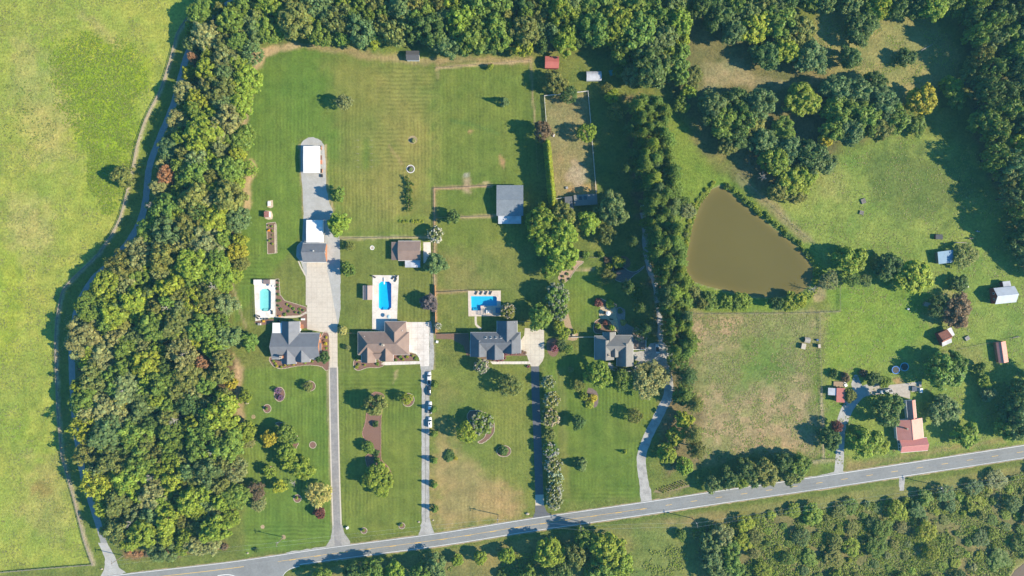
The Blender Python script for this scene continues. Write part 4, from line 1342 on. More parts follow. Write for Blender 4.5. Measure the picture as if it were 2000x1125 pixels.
# --- house 1, grey roof and brick
b = Bld('grey_house', 'brick house with grey shingle roof and two front gables below the turquoise pool', 'house', 577, 675, 0, R_GREY, M_BRICK)
E = 3.0
main = b.r(531, 650.5, 625, 701, E)
b.gable(main, 'x', E, 6.5)
b.gable(b.r(550.6, 627.5, 585.6, 676, E), 'y', E, 6.1)
b.gable(b.r(550.6, 680, 578.6, 710.5, E), 'y', E, 5.7)
b.gable(b.r(578.2, 683, 605.6, 707, E), 'y', E, 5.6)
b.slab(b.r(615, 670, 628, 690, 2.8), (2.6, 2.6, 3.0, 3.0), wall=True)
b.slab(b.r(532, 630.5, 550.8, 650.6, 2.9), (3.0, 3.0, 2.7, 2.7), m=R_WHITE, posts=True, postmat=M_WHITE)
b.chimney(548, 698, 1.0, 6.6, 1.1, 1.1)
b.vent(615, 667, 4.6)
house_windows(b, main[0] + .4, main[1] + .4, main[2] - .4, main[3] - .4, faces='EW', n=3)
w_ = b.r(550.6, 627.5, 585.6, 676, E)
house_windows(b, w_[0] + .4, w_[1] + 6, w_[2] - .4, w_[3] - .4, faces='EN', n=2)
b.door(w_[2] - .35, w_[3] - 4, 1.0, 2.1, 'E', M_WHITE)
b.finish()

# --- house 2, brown hip roof
b = Bld('brown_hip_house', 'house with brown hipped roof and pale parking court on its right', 'house', 750, 670, 0, R_BROWN, M_BRICK)
E = 3.3
main = b.r(699, 648, 799.5, 693, E)
b.hip(main, 'x', E, 6.9, 5.2, 5.4)
b.hip(b.r(751.6, 627.8, 793.6, 672, E), 'y', E, 6.6, 0.5, 5.0)
b.gable(b.r(706, 676, 734, 708, E), 'y', E, 5.9)
b.gable(b.r(742, 676, 768, 705, E), 'y', E, 5.6)
b.slab(b.r(728, 690, 748, 702.5, E), (3.15, 3.15, 4.4, 4.4), wall=False)
b.chimney(747.5, 674, 3, 7.5, 1.0, .9, M_WHITE)
b.vent(712, 657, 5)
b.vent(786, 646, 5)
house_windows(b, main[0] + .4, main[1] + .4, main[2] - .4, main[3] - .4, faces='EW', n=3)
w_ = b.r(751.6, 627.8, 793.6, 672, E)
b.door(main[2] - .35, main[1] + 3, 2.6, 2.3, 'E', M_WHITE)
b.door(w_[0] + 4, w_[3] - .35, 1.8, 2.1, 'N', M_GLASS)
b.finish()

# --- house 3, two storeys, slate roof with skylights
b = Bld('slate_house', 'tall house with dark slate roof and a row of four skylights', 'house', 968, 672, 0, R_SLATE, WL_CREAM)
E = 5.0
main = b.r(919, 649, 1016.5, 688, E)
b.hip(main, 'x', E, 8.3, 4.6, 4.0)
b.gable(b.r(970.8, 626.5, 1010, 668, E), 'y', E, 8.2)
b.gable(b.r(918.6, 664, 951.5, 696.5, E), 'y', E, 8.25, off=.35)
b.gable(b.r(951, 668, 983, 702, E), 'y', E, 7.8)
b.gable(b.r(982, 664, 1017.2, 690, E), 'y', E, 8.2)
for k, xx in enumerate((948.8, 958.8, 968.8, 978.8)):
    y1_ = 659.5 - k * 0.25
    zr = 5.0 + 3.3 * (y1_ - 649) / 19.5
    p = W(xx, y1_, zr)
    q = MB()
    sl = math.atan2(3.3, 19.5 * S * .975)
    ca, sa = math.cos(sl), math.sin(sl)
    def tilt(mb, w, h, t, lift, name, m, par):
        vs_ = []
        for zz in (0, t):
            for x_, y_ in ((-w / 2, -h / 2), (w / 2, -h / 2), (w / 2, h / 2), (-w / 2, h / 2)):
                vs_.append((p.x - b.c.x + x_, p.y - b.c.y + y_ * ca + (zz + lift) * sa, zr - y_ * sa + (zz + lift) * ca))
        mb.add(vs_, [(3, 2, 1, 0), (4, 5, 6, 7), (0, 1, 5, 4), (1, 2, 6, 5), (2, 3, 7, 6), (3, 0, 4, 7)])
        return mb.build(name, m, par)
    fr = tilt(MB(), 0.95, 1.25, 0.14, 0.02, 'skylight', M_WHITE, b.root)
    tilt(MB(), 0.72, 1.0, 0.03, 0.165, 'pane', M_GLASS, fr)
house_windows(b, main[0] + .4, main[1] + .4, main[2] - .4, main[3] - .4, z=3.8, faces='NEW', n=4)
house_windows(b, main[0] + .4, main[1] + .4, main[2] - .4, main[3] - .4, z=1.4, faces='EW', n=2)
b.door(main[2] - .35, 0, 2.6, 2.3, 'E', M_WHITE)
b.vent(1005, 629, 5.8)
b.finish(M_WHITE)

# --- house 4
b = Bld('drab_roof_house', 'house with weathered grey multi-gabled roof and railed deck on its right side', 'house', 1199, 680, 0, R_DRAB, WL_GREY)
E = 4.6
main = b.r(1161, 656, 1236, 694, E)
b.hip(main, 'x', E, 8.0, 4.8, 3.6)
b.gable(b.r(1161.3, 664, 1199, 702.8, E), 'y', E, 7.9, off=.3)
b.gable(b.r(1187, 674, 1213, 697, E), 'y', E, 7.2)
b.gable(b.r(1205, 670, 1236.4, 715, E), 'y', E, 7.95)
b.gable(b.r(1178, 648.5, 1202, 674, E), 'y', E, 6.6)
b.hip(b.r(1198.5, 654.6, 1234.4, 676, E), 'y', E, 7.0, .5, 4.0)
b.chimney(1190, 694, 3, 7.6, .9, .8)
dk = b.r(1235, 654.5, 1261, 682.5, .7)
MB().box(((dk[0] + dk[2]) / 2, (dk[1] + dk[3]) / 2, .62), (dk[2] - dk[0], dk[3] - dk[1], .14)).build('deck', mat('deck_boards', (0.20, 0.155, 0.13), .85, .2, 2, ribs=('Y', 2.2)), b.root)
for k in range(3):
    for j in range(3):
        MB().box((dk[0] + .3 + (dk[2] - dk[0] - .6) * k / 2, dk[1] + .3 + (dk[3] - dk[1] - .6) * j / 2, .27), (.16, .16, .55)).build('deck_post', M_WOOD, b.root)
for (ax, ay, bx, by) in ((dk[0], dk[1], dk[2], dk[1]), (dk[2], dk[1], dk[2], dk[3]), (dk[0], dk[3], dk[2], dk[3])):
    MB().bar((ax, ay, 1.6), (bx, by, 1.6), .22, .1).build('railing', M_WHITE, b.root)
    n = 6
    for k in range(n + 1):
        MB().box((ax + (bx - ax) * k / n, ay + (by - ay) * k / n, 1.12), (.09, .09, .9)).build('baluster', M_WHITE, b.root)
house_windows(b, main[0] + .4, main[1] + .4, main[2] - .4, main[3] - .4, z=3.4, faces='NEW', n=3)
b.door(main[2] - .35, main[3] - 3, 1.0, 2.1, 'E', M_WHITE)
b.finish()

# --- garage and canopies beside the gravel court
b = Bld('brick_garage', 'grey gabled brick garage at the head of the concrete pad', 'garage', 614, 493, 0, R_GREY, M_BRICK)
g = b.r(591.5, 475, 637.5, 512, 2.8)
b.gable(g, 'x', 2.8, 5.8)
b.vent(612, 490, 5.9, .2)
b.door((g[0] + g[2]) / 2 - 2.4, g[1] + .36, 2.6, 2.2, 'S', M_WHITE)
b.door((g[0] + g[2]) / 2 + 2.4, g[1] + .36, 2.6, 2.2, 'S', M_WHITE)
b.window(g[2] - .39, 0, 3.6, .8, .9, 'E')
b.finish()


def canopy(name, label, rect, h, ridge_axis='x'):
    b = Bld(name, label, 'canopy', (rect[0] + rect[2]) / 2, (rect[1] + rect[3]) / 2, 0, R_WHITE, M_STEEL)
    rc = b.r(*rect, h)
    b.gable(rc, ridge_axis, h, h + .22, m=R_WHITE, t=.1, wall=False, gutter=False)
    n = 5
    for sx_ in (rc[0] + .15, rc[2] - .15):
        for k in range(n):
            yy = rc[1] + .2 + (rc[3] - rc[1] - .4) * k / (n - 1)
            MB().box((sx_, yy, (h - .12) / 2), (.12, .12, h - .12)).build('post', M_STEEL, b.root)
    for k in range(n):
        yy = rc[1] + .2 + (rc[3] - rc[1] - .4) * k / (n - 1)
        MB().bar((rc[0] + .15, yy, h - .18), (rc[2] - .15, yy, h - .18), .1, .1).build('truss', M_STEEL, b.root)
    # sheeted walls on the long sides
    for sx_ in (rc[0] + .06, rc[2] - .06):
        MB().box((sx_, (rc[1] + rc[3]) / 2, h - .75), (.05, rc[3] - rc[1], 1.2)).build('side_sheet', R_WHITE, b.root)
    return b.finish(caps=False)


canopy('white_canopy', 'long white metal canopy at the top end of the gravel court', (592.3, 285, 624, 337.6), 3.1)
canopy('white_canopy', 'white metal canopy butting against the brick garage', (598.2, 429.6, 630.8, 473.4), 2.7)

# --- brown shed and pool house
b = Bld('brown_shed', 'brown roofed outbuilding with a lower lean-to on its left, above the bright blue pool', 'shed', 793, 490, 0, R_BROWN, WL_CREAM)
b.gable(b.r(777.5, 470.8, 821.3, 508.8, 3.2), 'x', 3.2, 4.4)
b.slab(b.r(764.2, 472.5, 778.5, 508, 2.4), (2.2, 2.9, 2.9, 2.2), wall=True)
b.slab(b.r(791, 508.8, 820.8, 522.3, 2.5), (2.3, 2.3, 2.7, 2.7), m=R_TIN, posts=True)
b.finish()
b = Bld('pool_house', 'small tan gabled pool house left of the bright blue pool', 'shed', 718.7, 571.5, 0, R_TAN, WL_CREAM)
b.gable(b.r(709.5, 557.6, 728, 585.6, 2.5), 'y', 2.5, 3.6, o=.25)
b.finish()

# --- barn with gable to the left
b = Bld('blue_grey_barn', 'blue-grey metal barn standing between two fenced lawns', 'barn', 996, 392, 0, R_BARN, WL_GREY)
bb = b.r(969.8, 361.5, 1022, 421.5, 3.0)
b.gable(bb, 'x', 3.0, 4.5, o=.3)
b.slab(b.r(973, 421.5, 1018, 437, 2.3), (2.0, 2.0, 2.6, 2.6), m=R_TIN, posts=True)
b.door(bb[0] + .25, 1.0, 3.2, 2.6, 'W', M_WHITE)
b.finish(gutters=False)

# --- small sheds along the northern wood
b = Bld('black_roof_shed', 'small shed with black felt roof against the northern wood', 'shed', 806, 108, 0, R_BLACK, WL_WHITE)
b.gable(b.r(793.2, 99, 819, 117.5, 2.4), 'x', 2.4, 3.3, o=.25)
b.finish(gutters=False)
b = Bld('red_roof_shed', 'shed with plain red metal roof at the edge of the northern wood', 'shed', 1077.5, 125, math.radians(-1), R_RED, WL_RED)
b.gable(b.rm(-13.5, -11.5, 13.5, 11.5), 'x', 2.6, 3.5, o=.25)
b.finish(gutters=False)
b = Bld('tin_shed', 'grey tin shed with arched roof in the shade right of the red roofed shed', 'shed', 1159, 151, math.radians(1), R_TIN, R_TIN)
q = b.rm(-14.5, -9, 14.5, 9)
prof = [(q[1] + (q[3] - q[1]) * k / 8, 2.0 + 1.1 * math.sin(math.pi * k / 8)) for k in range(9)]
b.roof(R_TIN).section(prof + [(t_, z_ - .1) for t_, z_ in prof[::-1]], q[0], q[2], 'x')
b.walls.section([(q[1] + .2, 0)] + [(t_ + (.2 if i == 0 else -.2 if i == 8 else 0), z_ - .14) for i, (t_, z_) in enumerate(prof)] + [(q[3] - .2, 0)], q[0] + .2, q[2] - .2, 'x')
b.finish(gutters=False, caps=False)
b = Bld('low_outbuilding', 'flat roofed grey outbuilding at the lower end of the white fenced paddock', 'shed', 1143, 392, math.radians(4), R_DRAB, WL_WHITE)
b.slab(b.rm(-23, -10, 22, 11), (3.0, 2.8, 2.8, 3.0), wall=True)
for k in range(2):
    MB().box((-2.4 + k * 2.2, 1.0, 3.05), (1.3, 1.7, .14)).build('skylight', M_GLASS, b.root)
b.finish(caps=False)
b = Bld('lean_to_shed', 'lower shed with blue-grey roof beside the paddock hedge', 'shed', 1111, 400, math.radians(4), R_SLATE, WL_WHITE)
b.slab(b.rm(-8, -16, 8, 15), (2.2, 2.5, 2.5, 2.2), wall=True)
b.finish(caps=False)

# --- farm buildings on the right
b = Bld('blue_tin_shed', 'shed with blue tin roof beside a wide pasture tree', 'shed', 1840.5, 502.5, math.radians(7.5), R_BLUE, WL_WOOD)
b.slab(b.rm(-15, -12, 15, 12), (2.4, 2.5, 2.9, 2.8), wall=True)
b.finish(caps=False)
b = Bld('white_roof_barn', 'red walled barn with white metal gable roof', 'barn', 1953, 576, math.radians(5.8), roofmat('pale_metal', (0.50, 0.53, 0.57), (0.44, 0.465, 0.50), ('X', 1.0), 0.5), WL_RED)
b.gable(b.rm(-20.5, -16, 20.5, 15.5), 'x', 3.2, 5.4, o=.2)
b.slab(b.rm(0, 15.5, 15, 26), (2.9, 2.9, 2.5, 2.5), m=R_TIN, wall=True)
x_ = -20.5 * S + .19
for vv in (-6, 5):
    b.window(x_, vv * S, 2.6, .7, 1.0, 'W')
b.finish(gutters=False)
b = Bld('rusty_roof_barn', 'red barn with patched rusty and tin roof', 'barn', 1837, 656, math.radians(24.8), R_RUST, WL_RED)
q = b.rm(-9.5, -9, 10.5, 10)
b.gable((q[0], q[1] - 4.4 * 0, q[2], q[3]), 'x', 3.0, 4.6, o=.2, off=-1.2, gutter=False)
b.slab(b.rm(-9.7, -18, 10.7, -8.5), (1.9, 1.9, 3.0, 3.0), m=R_TIN, wall=True, o=.2)
b.slab(b.rm(10.5, -7, 21, 10), (2.6, 2.2, 2.2, 2.6), m=R_TIN, posts=True)
b.finish(gutters=False)
b = Bld('salmon_roof_shed', 'narrow shed with salmon metal roof right of the rusty roofed barn', 'shed', 1951, 687, math.radians(8.3), R_PINK, M_BRICK)
b.gable(b.rm(-9.5, -20.5, 9.5, 20.5), 'y', 2.2, 3.2, o=.2, off=-.5, gutter=False)
b.finish(gutters=False)
b = Bld('salmon_roof_house', 'farmhouse with salmon metal roof beside the road', 'house', 1769, 836, math.radians(5), R_PINK, WL_WHITE)
b.gable(b.rm(-25, -19, 26, 20), 'y', 3.0, 5.2, o=.35)
b.gable(b.rm(-1, 18, 16, 56), 'y', 2.9, 4.2, o=.3, m=R_PINK)
q = b.rm(-20, -44, 33, -19)
b.gable(q, 'x', 2.6, 4.0, o=.35, m=roofmat('porch_metal', (0.44, 0.17, 0.15), None, ('X', 1.0), 0.5))
b.chimney(1772.5, 838, 4, 6.6, .6, .6)
house_windows(b, q[0] + .35, q[1] + .35, q[2] - .35, q[3] - .35, z=1.5, faces='SWE', n=3, h=1.2)
b.door(q[0] + 7, q[1] + .3, 1.0, 2.0, 'S', M_DARKMETAL)
b.finish()
b = Bld('red_tin_shed', 'small shed with red tin roof at the left end of the farm drive', 'shed', 1636.5, 770, math.radians(-2), R_RED, WL_WOOD)
b.slab(b.rm(-8, -14, 8, 14), (2.7, 2.9, 2.9, 2.7), wall=True)
b.slab(b.rm(-23, -1, -8, 13), (1.9, 2.4, 2.4, 1.9), m=R_TIN, posts=True)
dk = MB()
for k in range(9):
    MB().box(((-9 + k * 2.3) * S, 20 * S, .5), (2.0 * S, 10 * S, .08)).build('plank', M_WOOD, b.root)
MB().box((0, 20 * S, .23), (20 * S, 9 * S, .44)).build('platform', M_WOOD_G, b.root)
b.finish(caps=False)
for i, (px, py, w_, d_, lb) in enumerate(((1575.5, 664, 11, 11, 'small round-backed animal shelter in the dry field, upper of the pair'), (1567.5, 676, 9, 11, 'small flat animal shelter in the dry field, lower of the pair'), (1598, 675.5, 5, 7, 'tiny shelter against the wire fence of the dry field'), (1808, 594.5, 12, 8, 'low grey shelter in the shade of the pasture thicket'))):
    b = Bld('animal_shelter', lb, 'shelter', px, py, math.radians((-8, -12, 4, -20)[i]), roofmat('pale_board', (0.36, 0.32, 0.27), None), WL_WOOD)
    if i == 0:
        q = b.rm(-w_ / 2, -d_ / 2, w_ / 2, d_ / 2)
        prof = [(q[1] + (q[3] - q[1]) * k / 8, .5 + 1.1 * math.sin(math.pi * k / 8)) for k in range(9)]
        b.roof(b.R).section(prof + [(t_, z_ - .08) for t_, z_ in prof[::-1]], q[0], q[2], 'x')
        b.walls.section([(q[1] + .1, 0)] + [(t_ + (.1 if k == 0 else -.1 if k == 8 else 0), z_ - .1) for k, (t_, z_) in enumerate(prof)] + [(q[3] - .1, 0)], q[0] + .3, q[2] - .1, 'x')
    else:
        b.slab(b.rm(-w_ / 2, -d_ / 2, w_ / 2, d_ / 2), (1.5, 1.2, 1.2, 1.5), wall=True, o=.1, t=.08)
    b.finish(caps=False)

# ------------------------------------------------------------------ tree prototypes (crown radius 1, height hr)
def leaf_mesh(name, clumps, per, size, seed, flat=0.2, asp=1.0, upbias=0.55, tintvar=0.3):
    """clumps: array rows (x, y, z, r, tint); leaf-sized faces spread over every clump"""
    r = np.random.default_rng(seed)
    C = np.repeat(np.array(clumps, float), per, axis=0)
    n = len(C)
    D = r.normal(size=(n, 3))
    D[:, 2] += 0.35
    D /= np.linalg.norm(D, axis=1, keepdims=True)
    D[D[:, 2] < -0.45, 2] *= -0.5
    P = C[:, :3] + D * C[:, 3:4] * (0.55 + 0.5 * r.random((n, 1)))
    N = D + r.normal(size=(n, 3)) * 0.45
    N[:, 2] += upbias
    N /= np.linalg.norm(N, axis=1, keepdims=True)
    T = np.cross(N, r.normal(size=(n, 3)))
    T /= np.linalg.norm(T, axis=1, keepdims=True) + 1e-9
    Bt = np.cross(N, T)
    sz = size * (0.6 + 0.8 * r.random((n, 1)))
    a, b_ = T * sz, Bt * sz * asp
    V = np.stack([P + a, P + b_ * 0.8 + N * sz * flat, P - a, P - b_ * 0.8 + N * sz * flat], 1).reshape(-1, 3)
    F = np.arange(n * 4).reshape(n, 4)
    me = bpy.data.meshes.new(name)
    me.vertices.add(len(V))
    me.vertices.foreach_set('co', V.astype(np.float32).ravel())
    me.loops.add(n * 4)
    me.loops.foreach_set('vertex_index', F.astype(np.int32).ravel())
    me.polygons.add(n)
    me.polygons.foreach_set('loop_start', (np.arange(n) * 4).astype(np.int32))
    me.update(calc_edges=True)
    at = me.attributes.new('tint', 'FLOAT_COLOR', 'FACE')
    t = C[:, 4:5] * (1 + (r.random((n, 1)) - 0.5) * 2 * tintvar)
    yel = 1 + (r.random((n, 1)) - 0.5) * 0.25
    rgba = np.concatenate([t * yel, t, t / yel * 0.95, np.ones((n, 1))], 1).astype(np.float32)
    at.data.foreach_set('color', rgba.ravel())
    me.materials.append(M_LEAF)
    return me


def limb_mesh(name, hr, base, spread, seed, n=6, r0=0.055, top=0.8, m=None):
    r = random.Random(seed)
    mb = MB()
    bend = [(r.uniform(-.04, .04), r.uniform(-.04, .04)) for _ in range(3)]
    pts = [(0, 0, -0.05), (bend[0][0], bend[0][1], hr * .3), (bend[1][0], bend[1][1], hr * .55), (bend[2][0], bend[2][1], hr * top)]
    mb.tube(pts, [r0 * 1.3, r0, r0 * .7, r0 * .15], 7)
    for k in range(n):
        a = 2 * math.pi * (k + r.random() * .6) / n
        z0 = base + (hr * top - base) * r.uniform(0, .65)
        L = spread * r.uniform(.55, .9)
        mid = (math.cos(a) * L * .5, math.sin(a) * L * .5, z0 + L * r.uniform(.15, .35))
        end = (math.cos(a + .2) * L, math.sin(a + .2) * L, z0 + L * r.uniform(.35, .7))
        mb.tube([(0, 0, z0), mid, end], [r0 * .55, r0 * .35, r0 * .1], 5)
    return mb.mesh(name, m or M_BARK, True)


def dirs(n, r, zlo, zhi):
    z = r.uniform(zlo, zhi, n)
    a = r.uniform(0, 2 * np.pi, n)
    s = np.sqrt(np.maximum(0, 1 - z * z))
    return np.stack([s * np.cos(a), s * np.sin(a), z], 1)


def proto_broad(seed, hr=1.75, n=120, per=46, leaf=0.060, lob=0.2, cr=(0.11, 0.21), zc=0.56, zr=0.44, hollow=0.0, squash=1.0):
    r = np.random.default_rng(seed)
    ph = r.uniform(0, 6.28, 6)
    D = dirs(n, r, -0.4, 1.0)
    az = np.arctan2(D[:, 1], D[:, 0])
    lobes = 1 + lob * (np.sin(3 * az + ph[0]) * 0.5 + np.sin(5 * az + ph[1]) * 0.4 + np.sin(2 * az + ph[2]) * 0.4)
    rho = (0.62 + 0.3 * r.random(n) ** .7) * lobes
    rho[: n // 7] *= 0.6
    X = D * rho[:, None] * np.array([1, squash, hr * zr])
    X[:, 2] += hr * zc
    R = r.uniform(*cr, n)
    m = np.hypot(X[:, 0], X[:, 1]).max() + 0.12
    X[:, :2] /= m
    tint = r.uniform(0.82, 1.18, n)
    cl = np.column_stack([X, R, tint])
    return leaf_mesh('crown', cl, per, leaf, seed + 1), limb_mesh('trunk', hr, hr * .28, .8, seed), hr


def proto_pine(seed, hr=3.3):
    r = np.random.default_rng(seed)
    cl = []
    for lv in range(14):
        z = hr * (0.46 + 0.52 * lv / 13)
        rl = 1.0 * (1 - (lv / 13.5) ** 1.7) * r.uniform(.8, 1.05) + .1
        k = int(r.integers(5, 9))
        a0 = r.uniform(0, 6.28)
        for j in range(k):
            a = a0 + 6.28 * j / k + r.uniform(-.3, .3)
            for f in (0.5, 0.8, 1.0):
                if r.random() < .85:
                    cl.append((math.cos(a) * rl * f * .85, math.sin(a) * rl * f * .85, z + f * .12 + r.uniform(-.06, .06), .13 * r.uniform(.8, 1.3), r.uniform(.82, 1.18)))
    cl.append((0, 0, hr * .97, .15, 1.0))
    return leaf_mesh('crown', cl, 20, 0.075, seed + 1, asp=0.35), limb_mesh('trunk', hr, hr * .5, .7, seed, 10, .05, .97), hr


def proto_cone(seed, hr=2.4, power=1.0, n=70, per=44):
    r = np.random.default_rng(seed)
    cl = []
    for i in range(n):
        t = r.random() ** .7
        z = hr * (.06 + .9 * (1 - t))
        rad = max(.05, (t ** power)) * .86
        a = r.uniform(0, 6.28)
        q = r.uniform(.7, 1.0)
        cl.append((math.cos(a) * rad * q, math.sin(a) * rad * q, z, .17 * r.uniform(.7, 1.2), r.uniform(.75, 1.25)))
    cl.append((0, 0, hr * .97, .12, 1))
    return leaf_mesh('crown', cl, per, 0.075, seed + 1), limb_mesh('trunk', hr, hr * .15, .5, seed, 5, .05, .9), hr


def proto_column(seed, hr=5.0):
    r = np.random.default_rng(seed)
    cl = []
    for i in range(90):
        t = r.random()
        rad = .85 * min(1, (1 - t) * 1.6 + .05)
        a = r.uniform(0, 6.28)
        cl.append((math.cos(a) * rad * .8, math.sin(a) * rad * .8, hr * (.03 + .95 * t), .28 * r.uniform(.7, 1.2), r.uniform(.8, 1.2)))
    return leaf_mesh('crown', cl, 34, 0.12, seed + 1), limb_mesh('trunk', hr, hr * .1, .5, seed, 3, .08, .95), hr


def proto_shrub(seed, hr=1.15):
    r = np.random.default_rng(seed)
    n = 26
    D = dirs(n, r, -0.1, 1.0)
    X = D * r.uniform(.5, .78, n)[:, None] * np.array([1, 1, .8])
    X[:, 2] += .28
    cl = np.column_stack([X, r.uniform(.22, .36, n), r.uniform(.75, 1.25, n)])
    return leaf_mesh('crown', cl, 34, 0.12, seed + 1), limb_mesh('stem', hr, .15, .5, seed, 4, .04, .6), hr


def proto_dead(seed, hr=1.9):
    r = random.Random(seed)
    mb = MB()
    mb.tube([(0, 0, -.05), (.03, 0, hr * .4), (-.02, .04, hr * .75), (0.05, 0, hr)], [.07, .055, .035, .01], 6)
    for k in range(14):
        a = r.uniform(0, 6.28)
        z0 = hr * r.uniform(.35, .9)
        L = r.uniform(.4, 1.0) * (1.25 - z0 / hr)
        e = (math.cos(a) * L, math.sin(a) * L, z0 + L * .5)
        mb.tube([(0, 0, z0), (e[0] * .5, e[1] * .5, z0 + L * .2), e], [.03, .02, .006], 4)
        for j in range(3):
            a2 = a + r.uniform(-.8, .8)
            mb.tube([(e[0] * .6, e[1] * .6, z0 + L * .3), (e[0] * .6 + math.cos(a2) * L * .4, e[1] * .6 + math.sin(a2) * L * .4, z0 + L * .6)], [.014, .004], 3)
    return mb.mesh('branches', M_BARK_PALE), None, hr


def blossom_mesh(seed, hr, col, n=1700):
    r = np.random.default_rng(seed)
    D = dirs(70, r, .0, 1.0)
    X = D * r.uniform(.72, .98, 70)[:, None] * np.array([1, 1, hr * .42])
    X[:, 2] += hr * .56
    cl = np.column_stack([X, r.uniform(.06, .12, 70), np.ones(70)])
    return leaf_mesh('blossom', cl, n // 70, .055, seed + 5, tintvar=.12)


PROTO = {
    'broad': [proto_broad(100 + i, lob=.14 + .05 * i) for i in range(5)],
    'oak': [proto_broad(200 + i, hr=1.6, n=100, per=50, leaf=.058, lob=.26, cr=(.13, .24)) for i in range(4)],
    'airy': [proto_broad(300 + i, hr=1.7, n=150, per=22, leaf=.045, lob=.18, cr=(.10, .17)) for i in range(4)],
    'tall': [proto_broad(400 + i, hr=2.2, n=120, per=46, leaf=.06, lob=.18, zc=.62, zr=.38) for i in range(3)],
    'pine': [proto_pine(500 + i) for i in range(4)],
    'cone': [proto_cone(600 + i) for i in range(2)],
    'column': [proto_column(700 + i) for i in range(3)],
    'myrtle': [proto_broad(800 + i, hr=1.6, n=90, per=46, leaf=.07, lob=.08, cr=(.13, .21)) for i in range(2)],
    'shrub': [proto_shrub(900 + i) for i in range(4)],
    'dead': [proto_dead(950 + i) for i in range(2)],
}
BLOSSOM = blossom_mesh(990, 1.6, None)
NAMES = {'broad': 'broadleaf_tree', 'oak': 'oak_tree', 'airy': 'willowy_tree', 'tall': 'tall_tree', 'pine': 'pine_tree', 'cone': 'conifer', 'column': 'cypress_tree', 'myrtle': 'flowering_tree', 'shrub': 'shrub', 'dead': 'bare_tree'}
CATS = {'shrub': 'shrub'}
COLS = {
    'G': (0.078, 0.120, 0.021), 'D': (0.050, 0.084, 0.022), 'Y': (0.138, 0.165, 0.018), 'L': (0.110, 0.150, 0.018), 'O': (0.095, 0.108, 0.028),
    'B': (0.072, 0.108, 0.038), 'A': (0.135, 0.145, 0.058), 'R': (0.165, 0.092, 0.052), 'P': (0.075, 0.058, 0.062), 'M': (0.095, 0.036, 0.030),
    'YY': (0.205, 0.185, 0.018), 'W': (0.10, 0.125, 0.05), 'K': (0.09, 0.065, 0.040), 'PY': (0.23, 0.22, 0.075), 'X': (1, 1, 1)}
ADJ = {'G': 'mid green', 'D': 'dark green', 'Y': 'yellow-green', 'L': 'bright green', 'O': 'olive green', 'B': 'blue-green', 'A': 'pale grey-green', 'R': 'rust brown', 'P': 'purple-leaved', 'M': 'dark red', 'YY': 'golden yellow', 'W': 'pale green', 'K': 'brownish', 'PY': 'pale yellow', 'X': 'leafless grey'}
for k_ in COLS:
    if k_ != 'X':
        COLS[k_] = (COLS[k_][0] * 2.12, COLS[k_][1] * 2.05, COLS[k_][2] * 1.85)
used_labels = {}
tree_n = 0


def tree(kind, px, py, dia, h, col, label, group=None, blossom=None, rot=None, at_ground=False):
    """px, py, dia: crown centre and width in the photograph; h metres"""
    global tree_n
    tree_n += 1
    crown, trunk, hr = PROTO[kind][rng.randrange(len(PROTO[kind]))]
    zc = 0.0 if at_ground else h * (0.75 if kind == 'pine' else 0.6)
    p = W(px, py, zc)
    R = dia * S / 2 * (CAM_H - zc) / CAM_H * (1.0 if kind in ('column', 'shrub') else 1.2)
    if label in used_labels and group is None:
        group = label
    root = thing(NAMES[kind], label, CATS.get(kind, 'tree'), (p.x, p.y, 0), rng.uniform(0, 6.28) if rot is None else rot, group)
    used_labels.setdefault(label, []).append(root)
    sc = (R, R, h / hr)
    if trunk is not None:
        t = obj('stem' if kind == 'shrub' else 'trunk', trunk, root)
        t.scale = sc
    c = obj('branches' if kind == 'dead' else 'crown', crown, root)
    c.scale = sc
    base = COLS[col]
    v = rng.uniform(.86, 1.16)
    w = rng.uniform(.92, 1.08)
    c.color = (base[0] * v * w, base[1] * v, base[2] * v / w, 1)
    if blossom:
        f = obj('blossom', BLOSSOM, root)
        f.scale = sc
        f.color = (*blossom, 1)
    return root


WHITEB, PINKB = (0.66, 0.64, 0.56), (0.50, 0.22, 0.27)
T = tree
# ---- back lawns
T('airy', 672, 199, 31, 9.5, 'A', 'pale grey-green tree alone on the lawn above the long white canopy')
T('broad', 661, 379, 27, 8, 'G', 'round tree on the right edge of the gravel court, upper of two')
T('broad', 661, 437, 44, 9.5, 'L', 'wide bright green tree right of the white canopy by the garage')
T('airy', 684, 481, 19, 5, 'O', 'small olive tree right of the brick garage')
T('broad', 680, 526, 27, 6.5, 'G', 'dense round tree beside the gravel strip right of the concrete pad')
T('broad', 884, 424, 27, 7, 'D', 'dark round tree in the fence line left of the blue-grey barn')
T('myrtle', 852, 458, 29, 6.5, 'W', 'round white-flowering tree at the fence corner above the brown shed', blossom=WHITEB)
T('oak', 851, 515, 42, 8.5, 'B', 'grey-green tree beside the pad of the brown shed')
T('oak', 838, 591, 34, 7, 'P', 'purple-leaved tree right of the bright blue pool')
T('shrub', 856, 637, 15, 3, 'W', 'white-flowering shrub at the end of the orange fence', blossom=WHITEB)
T('broad', 669, 645, 17, 4.5, 'PY', 'pale yellow ball-shaped tree right of the concrete pad')
T('airy', 680, 679, 10, 3, 'A', 'thin pale sapling beside the brown roofed house')
T('shrub', 807, 274, 10, 1.6, 'A', 'grey shrub in a small round bed on the back lawn')
T('shrub', 802, 330, 10, 1.2, 'W', 'low pale plant ringed with white stones on the back lawn')
T('cone', 984, 196, 20, 7, 'B', 'slim conifer alone on the upper fenced lawn')
T('broad', 958, 130, 11, 3.5, 'Y', 'small yellow-green tree by the upper lawn fence')
